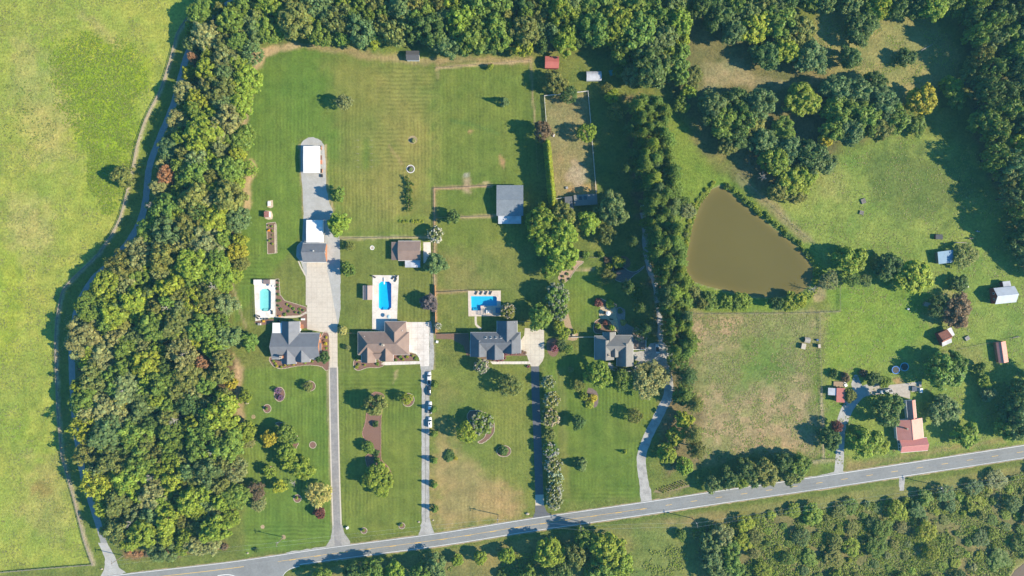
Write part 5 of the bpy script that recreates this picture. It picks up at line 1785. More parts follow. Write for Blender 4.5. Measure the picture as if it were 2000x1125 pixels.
# ---- around the three houses
T('broad', 488, 667, 35, 7.5, 'G', 'round green tree at the left side of the grey roofed brick house')
T('broad', 631, 698, 24, 4.5, 'D', 'rounded evergreen at the lower right corner of the grey roofed brick house')
T('myrtle', 940, 714, 27, 6, 'W', 'white-flowering tree below the slate roofed house', blossom=(0.5, .44, .40))
T('myrtle', 992, 608, 27, 6.5, 'O', 'flowering tree between the stepped pool and the slate roofed house', blossom=(.46, .40, .30))
T('oak', 1055, 620, 48, 11, 'G', 'large green tree above the cream forecourt')
T('myrtle', 1086, 578, 44, 10, 'G', 'tall white-speckled tree right of the stepped pool, upper of two', blossom=(.30, .32, .22))
T('myrtle', 1094, 608, 32, 8, 'G', 'white-speckled tree right of the stepped pool, lower of two', blossom=(.30, .32, .22))
T('airy', 996, 753, 44, 9, 'O', 'wispy olive tree on the lawn below the slate roofed house')
T('myrtle', 941, 828, 42, 7, 'G', 'white-speckled shrubby tree inside the crescent bed', blossom=(.36, .37, .27))
T('airy', 911, 846, 40, 10, 'L', 'wispy bright tree at the left of the crescent bed')
T('shrub', 982, 880, 23, 2.5, 'D', 'dark spreading shrub in the oval bed on the front lawn')
T('shrub', 877, 891, 25, 1.6, 'D', 'low dark juniper on the dry front lawn')
T('shrub', 890, 895, 9, 1.4, 'YY', 'little golden shrub beside the dark juniper')
for i, (x, y, dd, hh) in enumerate(((1070, 747, 27, 6), (1076, 781, 30, 6.5), (1075, 814, 36, 7), (1074, 849, 28, 6), (1078, 878, 32, 7), (1080, 908, 32, 7), (1082, 935, 32, 7), (1083, 957, 30, 6.5), (1084, 979, 30, 6))):
    T('myrtle', x + rng.uniform(-2, 2), y, dd * rng.uniform(.8, .98), hh * rng.uniform(.85, 1.1), 'O' if i == 3 else rng.choice('WGO'), ('topmost', 'second', 'third', 'olive fourth', 'fifth', 'sixth', 'seventh', 'eighth', 'lowest')[i] + ' flowering tree in the row along the blacktop drive', 'flowering trees along the blacktop drive', blossom=None if i == 3 else tuple(v_ * rng.uniform(.7, 1.1) for v_ in (.56, .53, .42)))
for i, (x, y) in enumerate(((849, 752), (846, 801), (847, 849), (847, 901), (847.5, 949), (848, 997))):
    T('cone', x, y, 15, 5.5, 'G', ('topmost', 'second', 'third', 'fourth', 'fifth', 'lowest')[i] + ' young evergreen along the right edge of the gravel drive', 'young evergreens along the gravel drive')
# ---- front lawn with the long mulch bed
T('oak', 732, 791, 40, 10, 'O', 'olive tree at the top of the long mulch bed')
T('airy', 794, 779, 24, 7, 'Y', 'yellow-green tree in a round bed left of the parked vehicles')
T('shrub', 733, 829, 14, 2.2, 'D', 'dark round shrub near the top of the long mulch bed')
T('broad', 719, 874, 24, 4.5, 'G', 'bushy tree at the left edge of the long mulch bed')
T('shrub', 734, 886, 15, 2.4, 'D', 'clipped round shrub in the lower mulch bed, upper of two')
T('shrub', 736, 899, 14, 2.4, 'G', 'clipped round shrub in the lower mulch bed, lower of two')
T('broad', 738, 934, 54, 8.5, 'L', 'wide bright green tree at the lower end of the long mulch bed')
T('airy', 745, 955, 34, 6, 'L', 'thin drooping tree below the wide tree of the long mulch bed')
# ---- left front lawn
T('airy', 601, 755, 20, 4.5, 'O', 'small olive tree in a stone-edged oval near the long drive')
T('shrub', 543, 763, 14, 2, 'P', 'purple-flowered shrub in the oval bed, upper of two', blossom=(.35, .18, .36))
T('shrub', 549, 777, 12, 1.6, 'P', 'purple-flowered shrub in the oval bed, lower of two', blossom=(.35, .18, .36))
T('shrub', 520, 798, 7, 2, 'G', 'tiny shrub in a round stone-edged ring on the left lawn')
T('broad', 478, 775, 26, 5, 'L', 'bright rounded tree at the wood edge above the sandy patch')
T('broad', 480, 842, 38, 7, 'L', 'leafy tree at the left of the island planting')
T('airy', 487, 862, 26, 5, 'A', 'silvery tree at the left of the island planting')
T('broad', 526, 856, 32, 8, 'YY', 'golden yellow tree in the island planting')
T('broad', 557, 845, 34, 8, 'G', 'dense green tree at the upper end of the island planting')
T('broad', 571, 855, 26, 6, 'G', 'smaller green tree beside the arc of mulch')
T('broad', 559, 885, 36, 8, 'L', 'bright tree in the middle of the island planting')
T('broad', 566, 905, 30, 7.5, 'L', 'bright tree below the middle of the island planting')
T('oak', 590, 915, 44, 7.5, 'L', 'spreading tree at the right of the island planting')
T('broad', 526, 922, 24, 5.5, 'L', 'small bright tree beside a round ring below the island planting')
T('broad', 546, 950, 28, 6, 'Y', 'yellow-green tree at the bottom of the island planting')
T('dead', 573, 943, 20, 4, 'X', 'dark leafless shrub among the trees below the island planting')
T('airy', 622, 965, 48, 7, 'PY', 'pale yellow wispy tree near the long drive')
T('shrub', 579, 973, 7, 2, 'L', 'tiny plant in a pale stone ring on the left lawn')
T('broad', 624, 1002, 21, 4.5, 'M', 'dark red tree near the lower end of the long drive')
T('airy', 500, 958, 36, 6, 'K', 'brownish bush at the wood edge of the left lawn')
T('airy', 505, 985, 30, 5, 'A', 'silvery bush at the wood edge of the left lawn')
T('shrub', 709, 1036, 8, 1.6, 'G', 'small shrub in a stone ring near the road, left of two')
T('shrub', 783, 1026, 8, 1.6, 'L', 'small shrub in a stone ring near the road, right of two')
T('shrub', 500, 1075, 10, 1.8, 'D', 'dark shrub at the road verge below the utility pole')
# ---- garden of the house with the deck
for i, (x, y, dd, hh, c) in enumerate(((1058, 430, 58, 12, 'L'), (1100, 418, 44, 11, 'O'), (1100, 455, 60, 13, 'L'), (1062, 470, 50, 12, 'L'), (1095, 500, 60, 12, 'L'), (1075, 525, 34, 9, 'L'))):
    T('oak', x, y, dd, hh, c, ('upper left', 'upper right', 'central', 'middle left', 'lower', 'lowest')[i] + ' tree of the big clump right of the blue-grey barn', 'big clump right of the barn')
T('broad', 1150, 434, 44, 10, 'L', 'rounded tree just below the flat roofed outbuilding')
T('oak', 1196, 408, 60, 13, 'B', 'large blue-green tree right of the flat roofed outbuilding')
T('airy', 1186, 458, 36, 8, 'O', 'olive tree below the large blue-green tree')
T('shrub', 1144, 498, 18, 2.4, 'G', 'left shrub of the pair above the garden fence')
T('shrub', 1173, 498, 15, 2.2, 'G', 'right shrub of the pair above the garden fence')
T('airy', 1188, 540, 30, 5, 'O', 'low thin tree beside the curved stone bed')
T('shrub', 1185, 507, 14, 2.4, 'K', 'brownish shrub at the top of the curved stone bed')
T('shrub', 1191, 520, 16, 2.4, 'Y', 'yellow-green shrub at the left of the curved stone bed')
T('broad', 1208, 511, 24, 4, 'L', 'bright bush at the top of the curved stone bed')
T('shrub', 1241, 520, 10, 1.6, 'G', 'small shrub at the right of the curved stone bed')
T('broad', 1243, 574, 23, 5, 'G', 'glossy green small tree in the shade left of the pine track')
T('shrub', 1169, 591, 20, 3, 'M', 'reddish shrub at the upper corner of the stone patio')
T('shrub', 1192, 595, 20, 1.8, 'Y', 'yellow-green border shrub along the top of the stone patio')
T('shrub', 1168, 637, 13, 2.4, 'L', 'bright green shrub in the flower bed, left end')
T('shrub', 1182, 630, 12, 2.0, 'M', 'red shrub in the flower bed below the patio')
T('shrub', 1195, 640, 14, 2.4, 'L', 'bright green shrub in the flower bed, right end')
T('shrub', 1218, 630, 14, 2.6, 'PY', 'pale yellow shrub on the garden gravel')
T('shrub', 1211, 608, 12, 2.4, 'B', 'blue-green shrub at the right of the stone patio')
T('myrtle', 1253, 650, 30, 6.5, 'O', 'pink and cream flowering tree over the deck corner', blossom=(.52, .38, .28))
T('broad', 1168, 732, 50, 11, 'L', 'tall bright green tree left below the house with the deck')
T('airy', 1115, 722, 12, 3, 'W', 'small pale tree in the shade of the tall bright tree')
T('airy', 1268, 742, 74, 9, 'A', 'broad silvery-olive tree over the winding drive')
T('airy', 1222, 744, 44, 6, 'G', 'thin green tree left of the broad silvery tree')
T('oak', 1130, 825, 28, 7, 'D', 'dark glossy tree right of the flowering row')
T('airy', 1240, 812, 30, 7, 'O', 'dark olive tree on the lawn left of the winding drive')
T('cone', 1221, 884, 9, 3, 'Y', 'tiny yellow sapling on the lawn left of the winding drive')
T('cone', 1135, 911, 28, 6.5, 'B', 'blue-green conifer on the lower lawn')
T('shrub', 1158, 778, 20, 2.2, 'YY', 'golden shrub at the right of the kidney bed')
T('shrub', 1152, 790, 20, 2.0, 'Y', 'yellow-green shrub at the bottom of the kidney bed')
T('shrub', 1140, 774, 20, 2.6, 'L', 'bright shrub at the left of the kidney bed')
T('airy', 1130, 752, 24, 4, 'O', 'thin olive bush above the kidney bed')
T('broad', 1091, 636, 22, 5, 'L', 'bright bush along the sandy bed, upper of two')
T('broad', 1100, 650, 26, 5, 'Y', 'yellow-green bush along the sandy bed, lower of two')
T('shrub', 1122, 648, 12, 2, 'Y', 'small yellow-green plant at the white garden fence')
T('shrub', 1083, 681, 16, 3.5, 'M', 'pink-red shrub in the mulch island right of the forecourt', blossom=PINKB)
T('airy', 1096, 672, 20, 4, 'B', 'blue-green bush right of the forecourt island')
T('airy', 1110, 682, 18, 4, 'G', 'green bush below the white garden fence')
# cypress screen left of the paddock
for i in range(22):
    t_ = i / 21
    T('column', 1069 + 11 * t_, 279 + 120 * t_, 16.5, 9.6 + rng.uniform(-.7, .7), 'Y', 'slim yellow-green cypress in the dense screen left of the paddock', 'cypress screen left of the paddock')
T('oak', 1060, 256, 36, 10, 'K', 'dark greyish tree at the upper end of the cypress screen')
T('airy', 1146, 259, 38, 9, 'L', 'bright tree on the paddock fence')
T('oak', 1084, 160, 44, 9, 'O', 'dark spreading tree below the red roofed shed')
T('airy', 1112, 185, 34, 7, 'D', 'dark tree over the upper paddock fence')
T('airy', 1196, 188, 28, 7, 'Y', 'yellow-green tree right of the paddock corner')
T('airy', 1202, 220, 34, 8, 'O', 'olive tree right of the paddock')
T('airy', 1238, 148, 46, 9, 'A', 'wide silvery tree right of the teal tarpaulin')
T('airy', 1186, 175, 26, 6, 'O', 'thin tree left of the yellow-green tree by the paddock')
T('airy', 1256, 435, 18, 5, 'L', 'small bright tree at the top of the pine track')
T('airy', 1208, 140, 22, 5, 'G', 'small green tree beside the teal tarpaulin')


# ---- woods: blue-noise planting inside an outline
def fill(poly, spacing, jit=1.0, avoid=()):
    xs_ = [p[0] for p in poly]
    ys_ = [p[1] for p in poly]
    out = list(avoid)
    res = []
    for _ in range(14000):
        p = (rng.uniform(min(xs_), max(xs_)), rng.uniform(min(ys_), max(ys_)))
        if not inside(p, poly):
            continue
        sp = spacing * rng.uniform(.82, 1.15)
        if all((p[0] - q[0]) ** 2 + (p[1] - q[1]) ** 2 > sp * sp for q in out):
            out.append(p)
            res.append(p)
    return res


def mixed(poly, big, small, avoid=()):
    """broad crowns first, medium and small ones in the gaps: (x, y, diameter)"""
    A = fill(poly, big, avoid=avoid)
    Bq = fill(poly, small, avoid=list(avoid) + A + A)
    return [(x, y, rng.uniform(52, 70)) for x, y in A] + [(x, y, rng.uniform(30, 44)) for x, y in Bq]


def band(v, cuts, names):
    for c, n in zip(cuts, names):
        if v < c:
            return n
    return names[-1]


def pick(w):
    t = rng.random() * sum(w.values())
    for k, v in w.items():
        t -= v
        if t <= 0:
            return k
    return k


T('oak', 327, 343, 36, 12, 'R', 'rust brown tree in the western wood beside the gravel lane')
T('broad', 376, 112, 17, 9, 'R', 'small orange-brown tree at the top of the western wood')
T('broad', 397, 707, 25, 11, 'R', 'rust brown tree deep in the western wood')
T('broad', 462, 492, 40, 9, 'YY', 'golden yellow tree at the right edge of the western wood')
T('broad', 452, 748, 22, 8, 'YY', 'small golden tree at the right edge of the western wood')
T('oak', 241, 345, 42, 8, 'O', 'olive tree standing in the meadow fence left of the gravel lane')


def sz_(d_):
    return 'small ' if d_ < 40 else 'broad ' if d_ > 49 else ''


def side_(x, y):
    xs_ = [WEST_WOOD[k][0] + (WEST_WOOD[(k + 1) % len(WEST_WOOD)][0] - WEST_WOOD[k][0]) * (y - WEST_WOOD[k][1]) / (WEST_WOOD[(k + 1) % len(WEST_WOOD)][1] - WEST_WOOD[k][1] + 1e-9) for k in range(len(WEST_WOOD)) if (WEST_WOOD[k][1] > y) != (WEST_WOOD[(k + 1) % len(WEST_WOOD)][1] > y)]
    t_ = (x - min(xs_)) / (max(xs_) - min(xs_) + 1e-9)
    return 'lane side' if t_ < .33 else 'lawn side' if t_ > .67 else 'middle'


special = [(327, 343), (376, 112), (397, 707), (462, 492), (452, 748)]
WW = {'G': 3.4, 'L': 4.6, 'O': 3, 'Y': 1.7, 'D': .6, 'A': 2.2, 'B': 1.6, 'W': 1.4}
for x, y, dm in mixed(WEST_WOOD, 52, 27, special):
    c = pick(WW)
    edge = sdf(np.array([x]), np.array([y]), WEST_WOOD)[0]
    where = band(y, (140, 300, 460, 620, 780, 930, 2000), ('at the top of the western wood', 'in the upper western wood', 'in the western wood beside the gravel court', 'in the western wood beside the turquoise pool', 'in the western wood left of the grey roofed house', 'in the western wood left of the island planting', 'in the lowest western wood by the road'))
    T(pick({'broad': 4, 'oak': 3, 'tall': 2, 'airy': 1.2}), x, y, dd_ := dm * (0.8 if edge > -14 and x > 300 else 1), (rng.uniform(13, 17) if dm > 50 else rng.uniform(10, 14.5)) * (.75 if edge > -14 and x > 300 else 1), c, f'{sz_(dd_)}{ADJ[c]} tree {where}, {side_(x, y)}', f'{ADJ[c]} trees {where}')
for i, (x, y) in enumerate(((300, 405), (330, 600), (365, 690), (250, 760), (345, 820), (300, 930), (420, 560), (390, 250), (420, 880), (260, 1020))):
    T('dead', x, y, 26, 17, 'X', ('bare grey snag in the western wood below the rust tree', 'bare snag in the western wood left of the turquoise pool', 'bare snag in the western wood near the rust brown tree', 'bare snag near the lane in the middle western wood', 'bare snag in the western wood left of the sandy patch', 'bare snag in the lower western wood', 'bare snag in the western wood near the lawn edge above the house', 'bare snag in the upper western wood', 'bare snag in the western wood left of the island planting', 'bare snag in the western wood near the lane mouth')[i])
for i in range(16):
    T('shrub', 250 + i * 12.5 + rng.uniform(-3, 3), 1083 - i * .9 + rng.uniform(-5, 4), rng.uniform(9, 16), rng.uniform(1, 2), pick({'R': 3, 'K': 1, 'Y': .7}), 'rusty roadside bush below the western wood', 'rusty roadside bushes below the western wood')
NW = {'G': 4, 'L': 3, 'O': 2.5, 'Y': 1.2, 'D': 2, 'B': 1.6, 'W': .6}
for x, y, dm in mixed(NORTH_WOOD, 50, 29):
    c = pick(NW)
    where = band(x, (680, 860, 1060, 1200, 3000), ('in the left part of the northern wood', 'in the northern wood left of the black roofed shed', 'in the northern wood left of the red roofed shed', 'in the northern wood above the red roofed shed', 'at the right end of the northern wood'))
    edge = sdf(np.array([x]), np.array([y]), NORTH_WOOD)[0]
    T(pick({'broad': 4, 'oak': 4, 'tall': 2}), x, y, dd_ := dm * (.85 if edge > -12 else 1), (rng.uniform(15, 18) if dm > 50 else rng.uniform(11, 15)) * (.8 if edge > -12 else 1), c, f"{sz_(dd_)}{ADJ[c]} tree {where}, {'top edge' if y < 25 else 'lawn side' if y > 60 else 'middle'}", f'{ADJ[c]} trees {where}')
for x, y in fill([(1300, -25), (1900, -25), (1900, 12), (1720, 14), (1600, 8), (1480, 20), (1400, 30), (1330, 10)], 30):
    c = pick({'G': 3, 'L': 1.5, 'D': 2, 'Y': 1, 'B': 1, 'O': 1})
    where = band(x, (1500, 1700, 3000), ('at the top edge above the shaded drive', 'at the top edge above the upper pasture', 'at the top edge right of the upper pasture'))
    T(pick({'broad': 3, 'oak': 2, 'tall': 1}), x, y, rng.uniform(36, 52), rng.uniform(11, 15), c, f'{ADJ[c]} tree {where}', f'{ADJ[c]} trees {where}')
for x, y in fill(EAST_WOOD, 34):
    c = pick({'G': 3, 'D': 3, 'B': 2, 'O': 1, 'Y': .6, 'L': .6})
    where = band(y, (120, 260, 3000), ('at the top of the eastern wood', 'in the eastern wood right of the golden tree', 'in the eastern wood right of the big pasture'))
    T(pick({'broad': 3, 'oak': 3, 'airy': 2}), x, y, dd_ := rng.uniform(36, 56), rng.uniform(14, 18), c, f"{sz_(dd_)}{ADJ[c]} tree {where}, {'field side' if x < 1950 else 'border side'}", f'{ADJ[c]} trees {where}')
for x, y in fill([(1985, 470), (2050, 470), (2050, 525), (1998, 520)], 34) + fill([(1990, 735), (2050, 730), (2050, 850), (1985, 850), (1975, 780)], 36):
    c = pick({'G': 3, 'D': 3, 'B': 1})
    where = band(y, (640, 3000), ('at the right border above the white roofed barn', 'at the right border near the road'))
    T('oak', x, y, rng.uniform(40, 54), rng.uniform(9, 12), c, f'{ADJ[c]} tree {where}', f'{ADJ[c]} trees {where}')
for i, (x, y) in enumerate(fill(PINE_STRIP, 15)):
    where = band(y, (250, 310, 370, 430, 490, 550, 610, 3000), ('topmost', 'upper', 'third', 'fourth', 'fifth', 'sixth', 'lower', 'lowest'))
    c = pick({'G': 3, 'L': .8, 'B': .6})
    dd_ = rng.choice((24, 27, 30, 33, 38, 42)) * rng.uniform(.92, 1.05)
    xm_ = np.interp(y, [195, 690], [1265, 1325])
    T('pine', x + rng.uniform(-3, 7), y, dd_, rng.uniform(12, 19), c, f"{'slim' if dd_ < 30 else 'broad' if dd_ > 34 else 'tall'} {ADJ[c]} pine, {where} stretch of the pine row, {'track side' if x < xm_ else 'pond side'}", f'pines of the {where} stretch')
for i, (x, y) in enumerate(((1232, 250), (1240, 300), (1222, 330), (1248, 360), (1236, 470), (1228, 560), (1250, 600), (1262, 640))):
    T('pine', x, y, 26, 13, 'D', 'dark pine standing in the shade left of the pine row', 'dark pines left of the pine row')
NEL = [  # scattered trees of the upper right park
    (1405, 32, 56, 12, 'D'), (1432, 62, 48, 12, 'B'), (1474, 52, 60, 12, 'Y'), (1520, 40, 66, 13, 'G'), (1560, 62, 56, 12, 'O'), (1582, 112, 66, 11, 'B'), (1498, 108, 58, 10, 'D'), (1536, 98, 52, 11, 'L'), (1352, 150, 40, 8, 'O'), (1345, 178, 30, 7, 'L'), (1660, 112, 44, 9, 'D'), (1682, 52, 60, 10, 'D'), (1700, 28, 40, 9, 'G'), (1770, 112, 34, 6, 'D'),
    (1392, 208, 60, 12, 'B'), (1410, 238, 54, 12, 'G'), (1438, 196, 48, 11, 'D'), (1452, 232, 56, 12, 'G'), (1484, 204, 60, 13, 'B'), (1470, 240, 44, 10, 'O'), (1567, 194, 64, 11, 'Y'), (1636, 176, 60, 12, 'B'), (1640, 218, 64, 12, 'G'), (1676, 180, 56, 12, 'B'), (1690, 228, 66, 12, 'G'), (1722, 202, 64, 12, 'B'), (1748, 232, 54, 11, 'G'), (1800, 194, 54, 11, 'YY'), (1660, 256, 58, 11, 'B'), (1716, 252, 50, 11, 'O'), (1710, 162, 44, 9, 'D'), (1630, 250, 50, 11, 'G'),
    (1440, 268, 46, 9, 'D'), (1490, 276, 54, 10, 'B'), (1512, 312, 54, 11, 'L'), (1540, 290, 50, 10, 'B'), (1580, 300, 58, 11, 'D'), (1612, 272, 28, 7, 'YY'), (1602, 314, 54, 10, 'B'), (1548, 356, 60, 9, 'Y'), (1520, 372, 40, 8, 'O'), (1572, 345, 44, 8, 'L'), (1530, 252, 46, 9, 'G'), (1420, 285, 36, 7, 'O'), (1556, 380, 36, 7, 'O'), (1790, 245, 40, 5, 'G'), (1858, 168, 40, 8, 'L'), (1895, 140, 40, 9, 'O'), (1868, 190, 40, 7, 'G'), (1330, 205, 30, 6, 'G')]
for i, (x, y, dd, hh, c) in enumerate(NEL):
    where = 'in the grove below the shaded clearing' if 185 <= y < 262 and x < 1540 else 'in the grove right of the yellow-green park tree' if 150 <= y <= 262 and 1600 < x < 1790 else 'in the thicket above the pond' if y > 240 and x < 1620 else 'in the upper grove left of the clearing' if y < 120 and x < 1600 else 'beside the upper right clearing'
    lb = f'{ADJ[c]} tree {where}'
    if (x, y) == (1567, 194):
        lb = 'big yellow-green tree standing apart between the two park groves'
    if (x, y) == (1800, 194):
        lb = 'golden yellow tree at the lower right of the upper clearing'
    if (x, y) == (1770, 112):
        lb = 'dark tree alone in the upper right clearing'
    if (x, y) == (1612, 272):
        lb = 'small golden tree at the right tip of the thicket above the pond'
    T('oak' if c in 'BDG' else 'broad', x, y, dd, hh, c, lb, lb)
for i, (x, y) in enumerate(((1312, 318), (1490, 345), (1586, 565))):
    T('dead', x, y, 26, 6, 'X', ('bare grey tree left above the pond', 'bare grey tree in the thicket above the pond', 'bare grey tree leaning at the lower right pond bank')[i])
# ---- farm on the right
FARM = [('oak', 1660, 508, 58, 10, 'L', 'bright tree at the right end of the pond'), ('oak', 1736, 520, 50, 9, 'D', 'dark tree in the farm hedge, left of the golden-olive one'), ('broad', 1786, 540, 62, 10, 'Y', 'golden-olive tree left of the blue tin shed'), ('airy', 1712, 512, 26, 6, 'O', 'thin olive tree between the bright and dark hedge trees'), ('airy', 1690, 548, 26, 5, 'B', 'blue-green bush below the farm hedge'), ('airy', 1664, 545, 30, 5, 'G', 'green bush beside the right pond bank'),
        ('airy', 1884, 500, 50, 5.5, 'O', 'wide olive tree right of the blue tin shed'), ('broad', 1874, 553, 32, 5, 'D', 'dark round tree left of the white roofed barn'), ('oak', 1868, 606, 60, 9, 'K', 'brownish tree above the rusty roofed barn'), ('airy', 1835, 600, 44, 7, 'D', 'dark thin tree over the grey pasture shelter'),
        ('oak', 1846, 726, 66, 11, 'G', 'large green tree right of the trampolines'), ('broad', 1866, 705, 40, 9, 'G', 'green tree adjoining the large tree by the trampolines'), ('broad', 1914, 720, 24, 5, 'G', 'top bush of the hedge below the salmon roofed shed'), ('broad', 1922, 745, 26, 5, 'L', 'middle bush of the hedge below the salmon roofed shed'), ('broad', 1930, 770, 28, 5, 'W', 'bottom bush of the hedge below the salmon roofed shed'),
        ('oak', 1844, 800, 54, 7, 'B', 'blue-green tree right of the farmhouse'), ('broad', 1886, 850, 50, 8, 'L', 'bright green tree by the road right of the farmhouse'), ('oak', 1733, 800, 58, 11, 'D', 'large dark tree left of the farmhouse'), ('oak', 1690, 864, 62, 9, 'L', 'spreading bright tree by the road left of the farmhouse'), ('broad', 1724, 873, 28, 4, 'L', 'small bright tree at the farmhouse front corner'),
        ('broad', 1660, 773, 24, 4.5, 'O', 'olive bush right of the red tin shed'), ('shrub', 1630, 730, 20, 3, 'D', 'dark bush above the red tin shed'), ('shrub', 1652, 737, 22, 3.5, 'K', 'brownish bush left of the farm spur'), ('shrub', 1688, 729, 18, 3, 'K', 'brownish round bush right of the farm spur'), ('broad', 1706, 739, 28, 5, 'D', 'dark bush above the farm yard'), ('broad', 1728, 746, 24, 3.5, 'L', 'bright low bush above the white truck'), ('airy', 1634, 832, 24, 7, 'M', 'dark red-brown tree left of the farm drive'), ('oak', 1622, 858, 40, 8, 'D', 'dark tree left of the farm drive near the road'),
        ('oak', 1985, 805, 60, 12, 'D', 'big dark tree at the right edge above the road'), ('oak', 1968, 838, 44, 9, 'G', 'green tree at the right edge beside the road'), ('airy', 1345, 412, 30, 4.5, 'A', 'pale willow on the left pond bank'), ('airy', 1338, 393, 20, 4, 'G', 'small willow on the upper left pond bank'), ('airy', 1620, 548, 38, 6, 'A', 'pale willow on the right pond bank')]
for f_ in FARM:
    T(*f_)
for i, (x, y, dd, c) in enumerate(((1356, 574, 32, 'O'), (1386, 588, 36, 'G'), (1418, 590, 30, 'L'), (1450, 588, 34, 'L'), (1436, 595, 24, 'G'), (1516, 591, 24, 'D'), (1545, 590, 36, 'L'), (1562, 586, 26, 'Y'), (1370, 592, 24, 'O'))):
    T('broad', x, y, dd, 5.5 + (i % 3), c, f'{ADJ[c]} tree on the lower pond bank, ' + ('first', 'second', 'fourth', 'sixth', 'fifth', 'seventh', 'eighth', 'last', 'third')[i] + ' from the left')
bank = catmull([(1418, 360), (1445, 382), (1480, 410), (1510, 433), (1545, 462), (1570, 486), (1588, 505)], False, 8)
for i, (x, y) in enumerate(bank[::1]):
    T('shrub', x + rng.uniform(-4, 5), y + rng.uniform(-5, 3), rng.uniform(9, 14), rng.uniform(1.2, 2.2), pick({'G': 3, 'L': 2, 'Y': .6}), 'low green shrub in the fringe along the upper right pond bank', 'shrubs along the upper right pond bank')
bank = catmull([(1400, 354), (1383, 370), (1368, 388), (1358, 412), (1350, 440), (1344, 470), (1338, 500), (1336, 525), (1346, 545)], False, 8)
for i, (x, y) in enumerate(bank):
    T('shrub', x - rng.uniform(2, 7), y + rng.uniform(-3, 3), rng.uniform(7, 12), rng.uniform(.7, 1.4), pick({'L': 2, 'Y': 3, 'O': 1}), 'low yellow-green tuft in the fringe along the left pond bank', 'tufts along the left pond bank')
# right of the winding drive and beside the road
for i, (x, y, dd, hh, c, k) in enumerate(((1336, 820, 36, 8, 'Y', 'broad'), (1320, 852, 36, 8, 'Y', 'broad'), (1303, 886, 36, 7.5, 'L', 'broad'), (1337, 910, 32, 6.5, 'L', 'broad'), (1325, 708, 40, 9, 'G', 'airy'), (1342, 735, 40, 11, 'D', 'pine'), (1338, 770, 40, 12, 'G', 'pine'), (1358, 790, 34, 12, 'O', 'pine'), (1355, 850, 36, 12, 'O', 'pine'), (1362, 880, 36, 12, 'O', 'pine'), (1328, 775, 30, 8, 'D', 'broad'))):
    T(k, x, y, dd, hh, c, ('topmost of the four bright round trees right of the winding drive', 'second of the four bright round trees right of the winding drive', 'third of the four bright round trees right of the winding drive', 'lowest of the four bright round trees right of the winding drive', 'thin green tree right of the turning court', 'dark pine right of the winding drive, topmost', 'pine right of the winding drive, second', 'olive pine at the left edge of the dry field', 'olive pine left of the dry field, upper of the last two', 'olive pine left of the dry field, lowest', 'dark bush between the winding drive and the pines')[i])
for i, (x, y, dd, hh, c) in enumerate(((1394, 946, 32, 7, 'B'), (1424, 934, 42, 8, 'D'), (1455, 918, 44, 9, 'D'), (1446, 940, 30, 7, 'L'), (1492, 924, 54, 9, 'O'), (1470, 935, 30, 6, 'B'), (1528, 902, 40, 8, 'D'), (1556, 912, 46, 8, 'G'), (1546, 930, 36, 7, 'O'), (1572, 905, 26, 6, 'G'))):
    T('oak', x, y, dd, hh, c, f'{ADJ[c]} tree of the roadside clump below the dry field', 'roadside clump below the dry field')
SOUTH = [(728, 1112, 44, 10, 'G'), (690, 1120, 40, 10, 'D'), (628, 1128, 36, 9, 'G'), (770, 1118, 40, 9, 'L'), (850, 1106, 44, 9, 'B'), (822, 1122, 40, 10, 'G'), (893, 1094, 22, 5, 'L'), (938, 1089, 25, 6, 'L'), (990, 1085, 30, 7, 'L'), (1073, 1080, 54, 12, 'Y'), (1124, 1086, 46, 11, 'O'), (1186, 1074, 66, 14, 'Y'), (1172, 1118, 60, 12, 'G'), (1210, 1100, 50, 11, 'L'), (1090, 1122, 50, 11, 'D'), (1140, 1050, 40, 10, 'G'), (1030, 1126, 40, 8, 'G'), (1330, 1045, 22, 3.5, 'G'), (980, 1122, 20, 3, 'D')]
for i, (x, y, dd, hh, c) in enumerate(SOUTH):
    where = 'below the road left of the bright saplings' if x < 870 else 'among the bright saplings below the road' if x < 1000 else 'in the clump below the blacktop drive' if x < 1240 else 'alone in the rough grass below the road'
    T('broad' if c in 'LY' else 'oak', x, y, dd, hh, c, f'{ADJ[c]} tree {where}', f'{ADJ[c]} trees {where}')
for i, (x, y) in enumerate(((1385, 1060), (1392, 1090), (1400, 1118), (1412, 1045), (1425, 1075), (1430, 1105))):
    T('oak', x, y, rng.uniform(34, 46), 7.5, pick({'G': 2, 'B': 1, 'A': 1}), 'green tree at the left end of the scrub below the road', 'trees at the left end of the scrub')
pts_ = fill(SCRUB, 25)
for i, (x, y) in enumerate(pts_):
    if x < 1435 and y > 1030:
        continue
    c = pick({'G': 2.6, 'L': 2.8, 'O': 2.2, 'Y': 1.8, 'B': 1.4, 'A': 1.8, 'D': .8})
    where = band(x, (1560, 1700, 1850, 3000), ('in the left part of the scrub below the road', 'in the scrub below the farm drive', 'in the scrub below the farmhouse', 'in the right part of the scrub below the road'))
    big_ = rng.random() < .30 + (.25 if x > 1780 and y < 1000 else 0)
    k = pick({'broad': 1, 'oak': 1, 'airy': 3}) if big_ else pick({'shrub': 2, 'airy': 1.4})
    T(k, x, y, rng.uniform(20, 42) if big_ else rng.uniform(10, 22), rng.uniform(2.2, 5) if big_ else rng.uniform(.8, 1.8), c, f"{ADJ[c]} {'tree' if big_ else 'bush'} {where}", f"{ADJ[c]} {'trees' if big_ else 'bushes'} {where}")

# ---- bedding plants
def plants(pts, label, group, dia=(4.5, 6.5), h=(.6, 1.1), cols=('L', 'Y', 'G'), bl=None):
    for x, y in pts:
        T('shrub', x, y, rng.uniform(*dia), rng.uniform(*h), rng.choice(cols), label, group, blossom=bl)


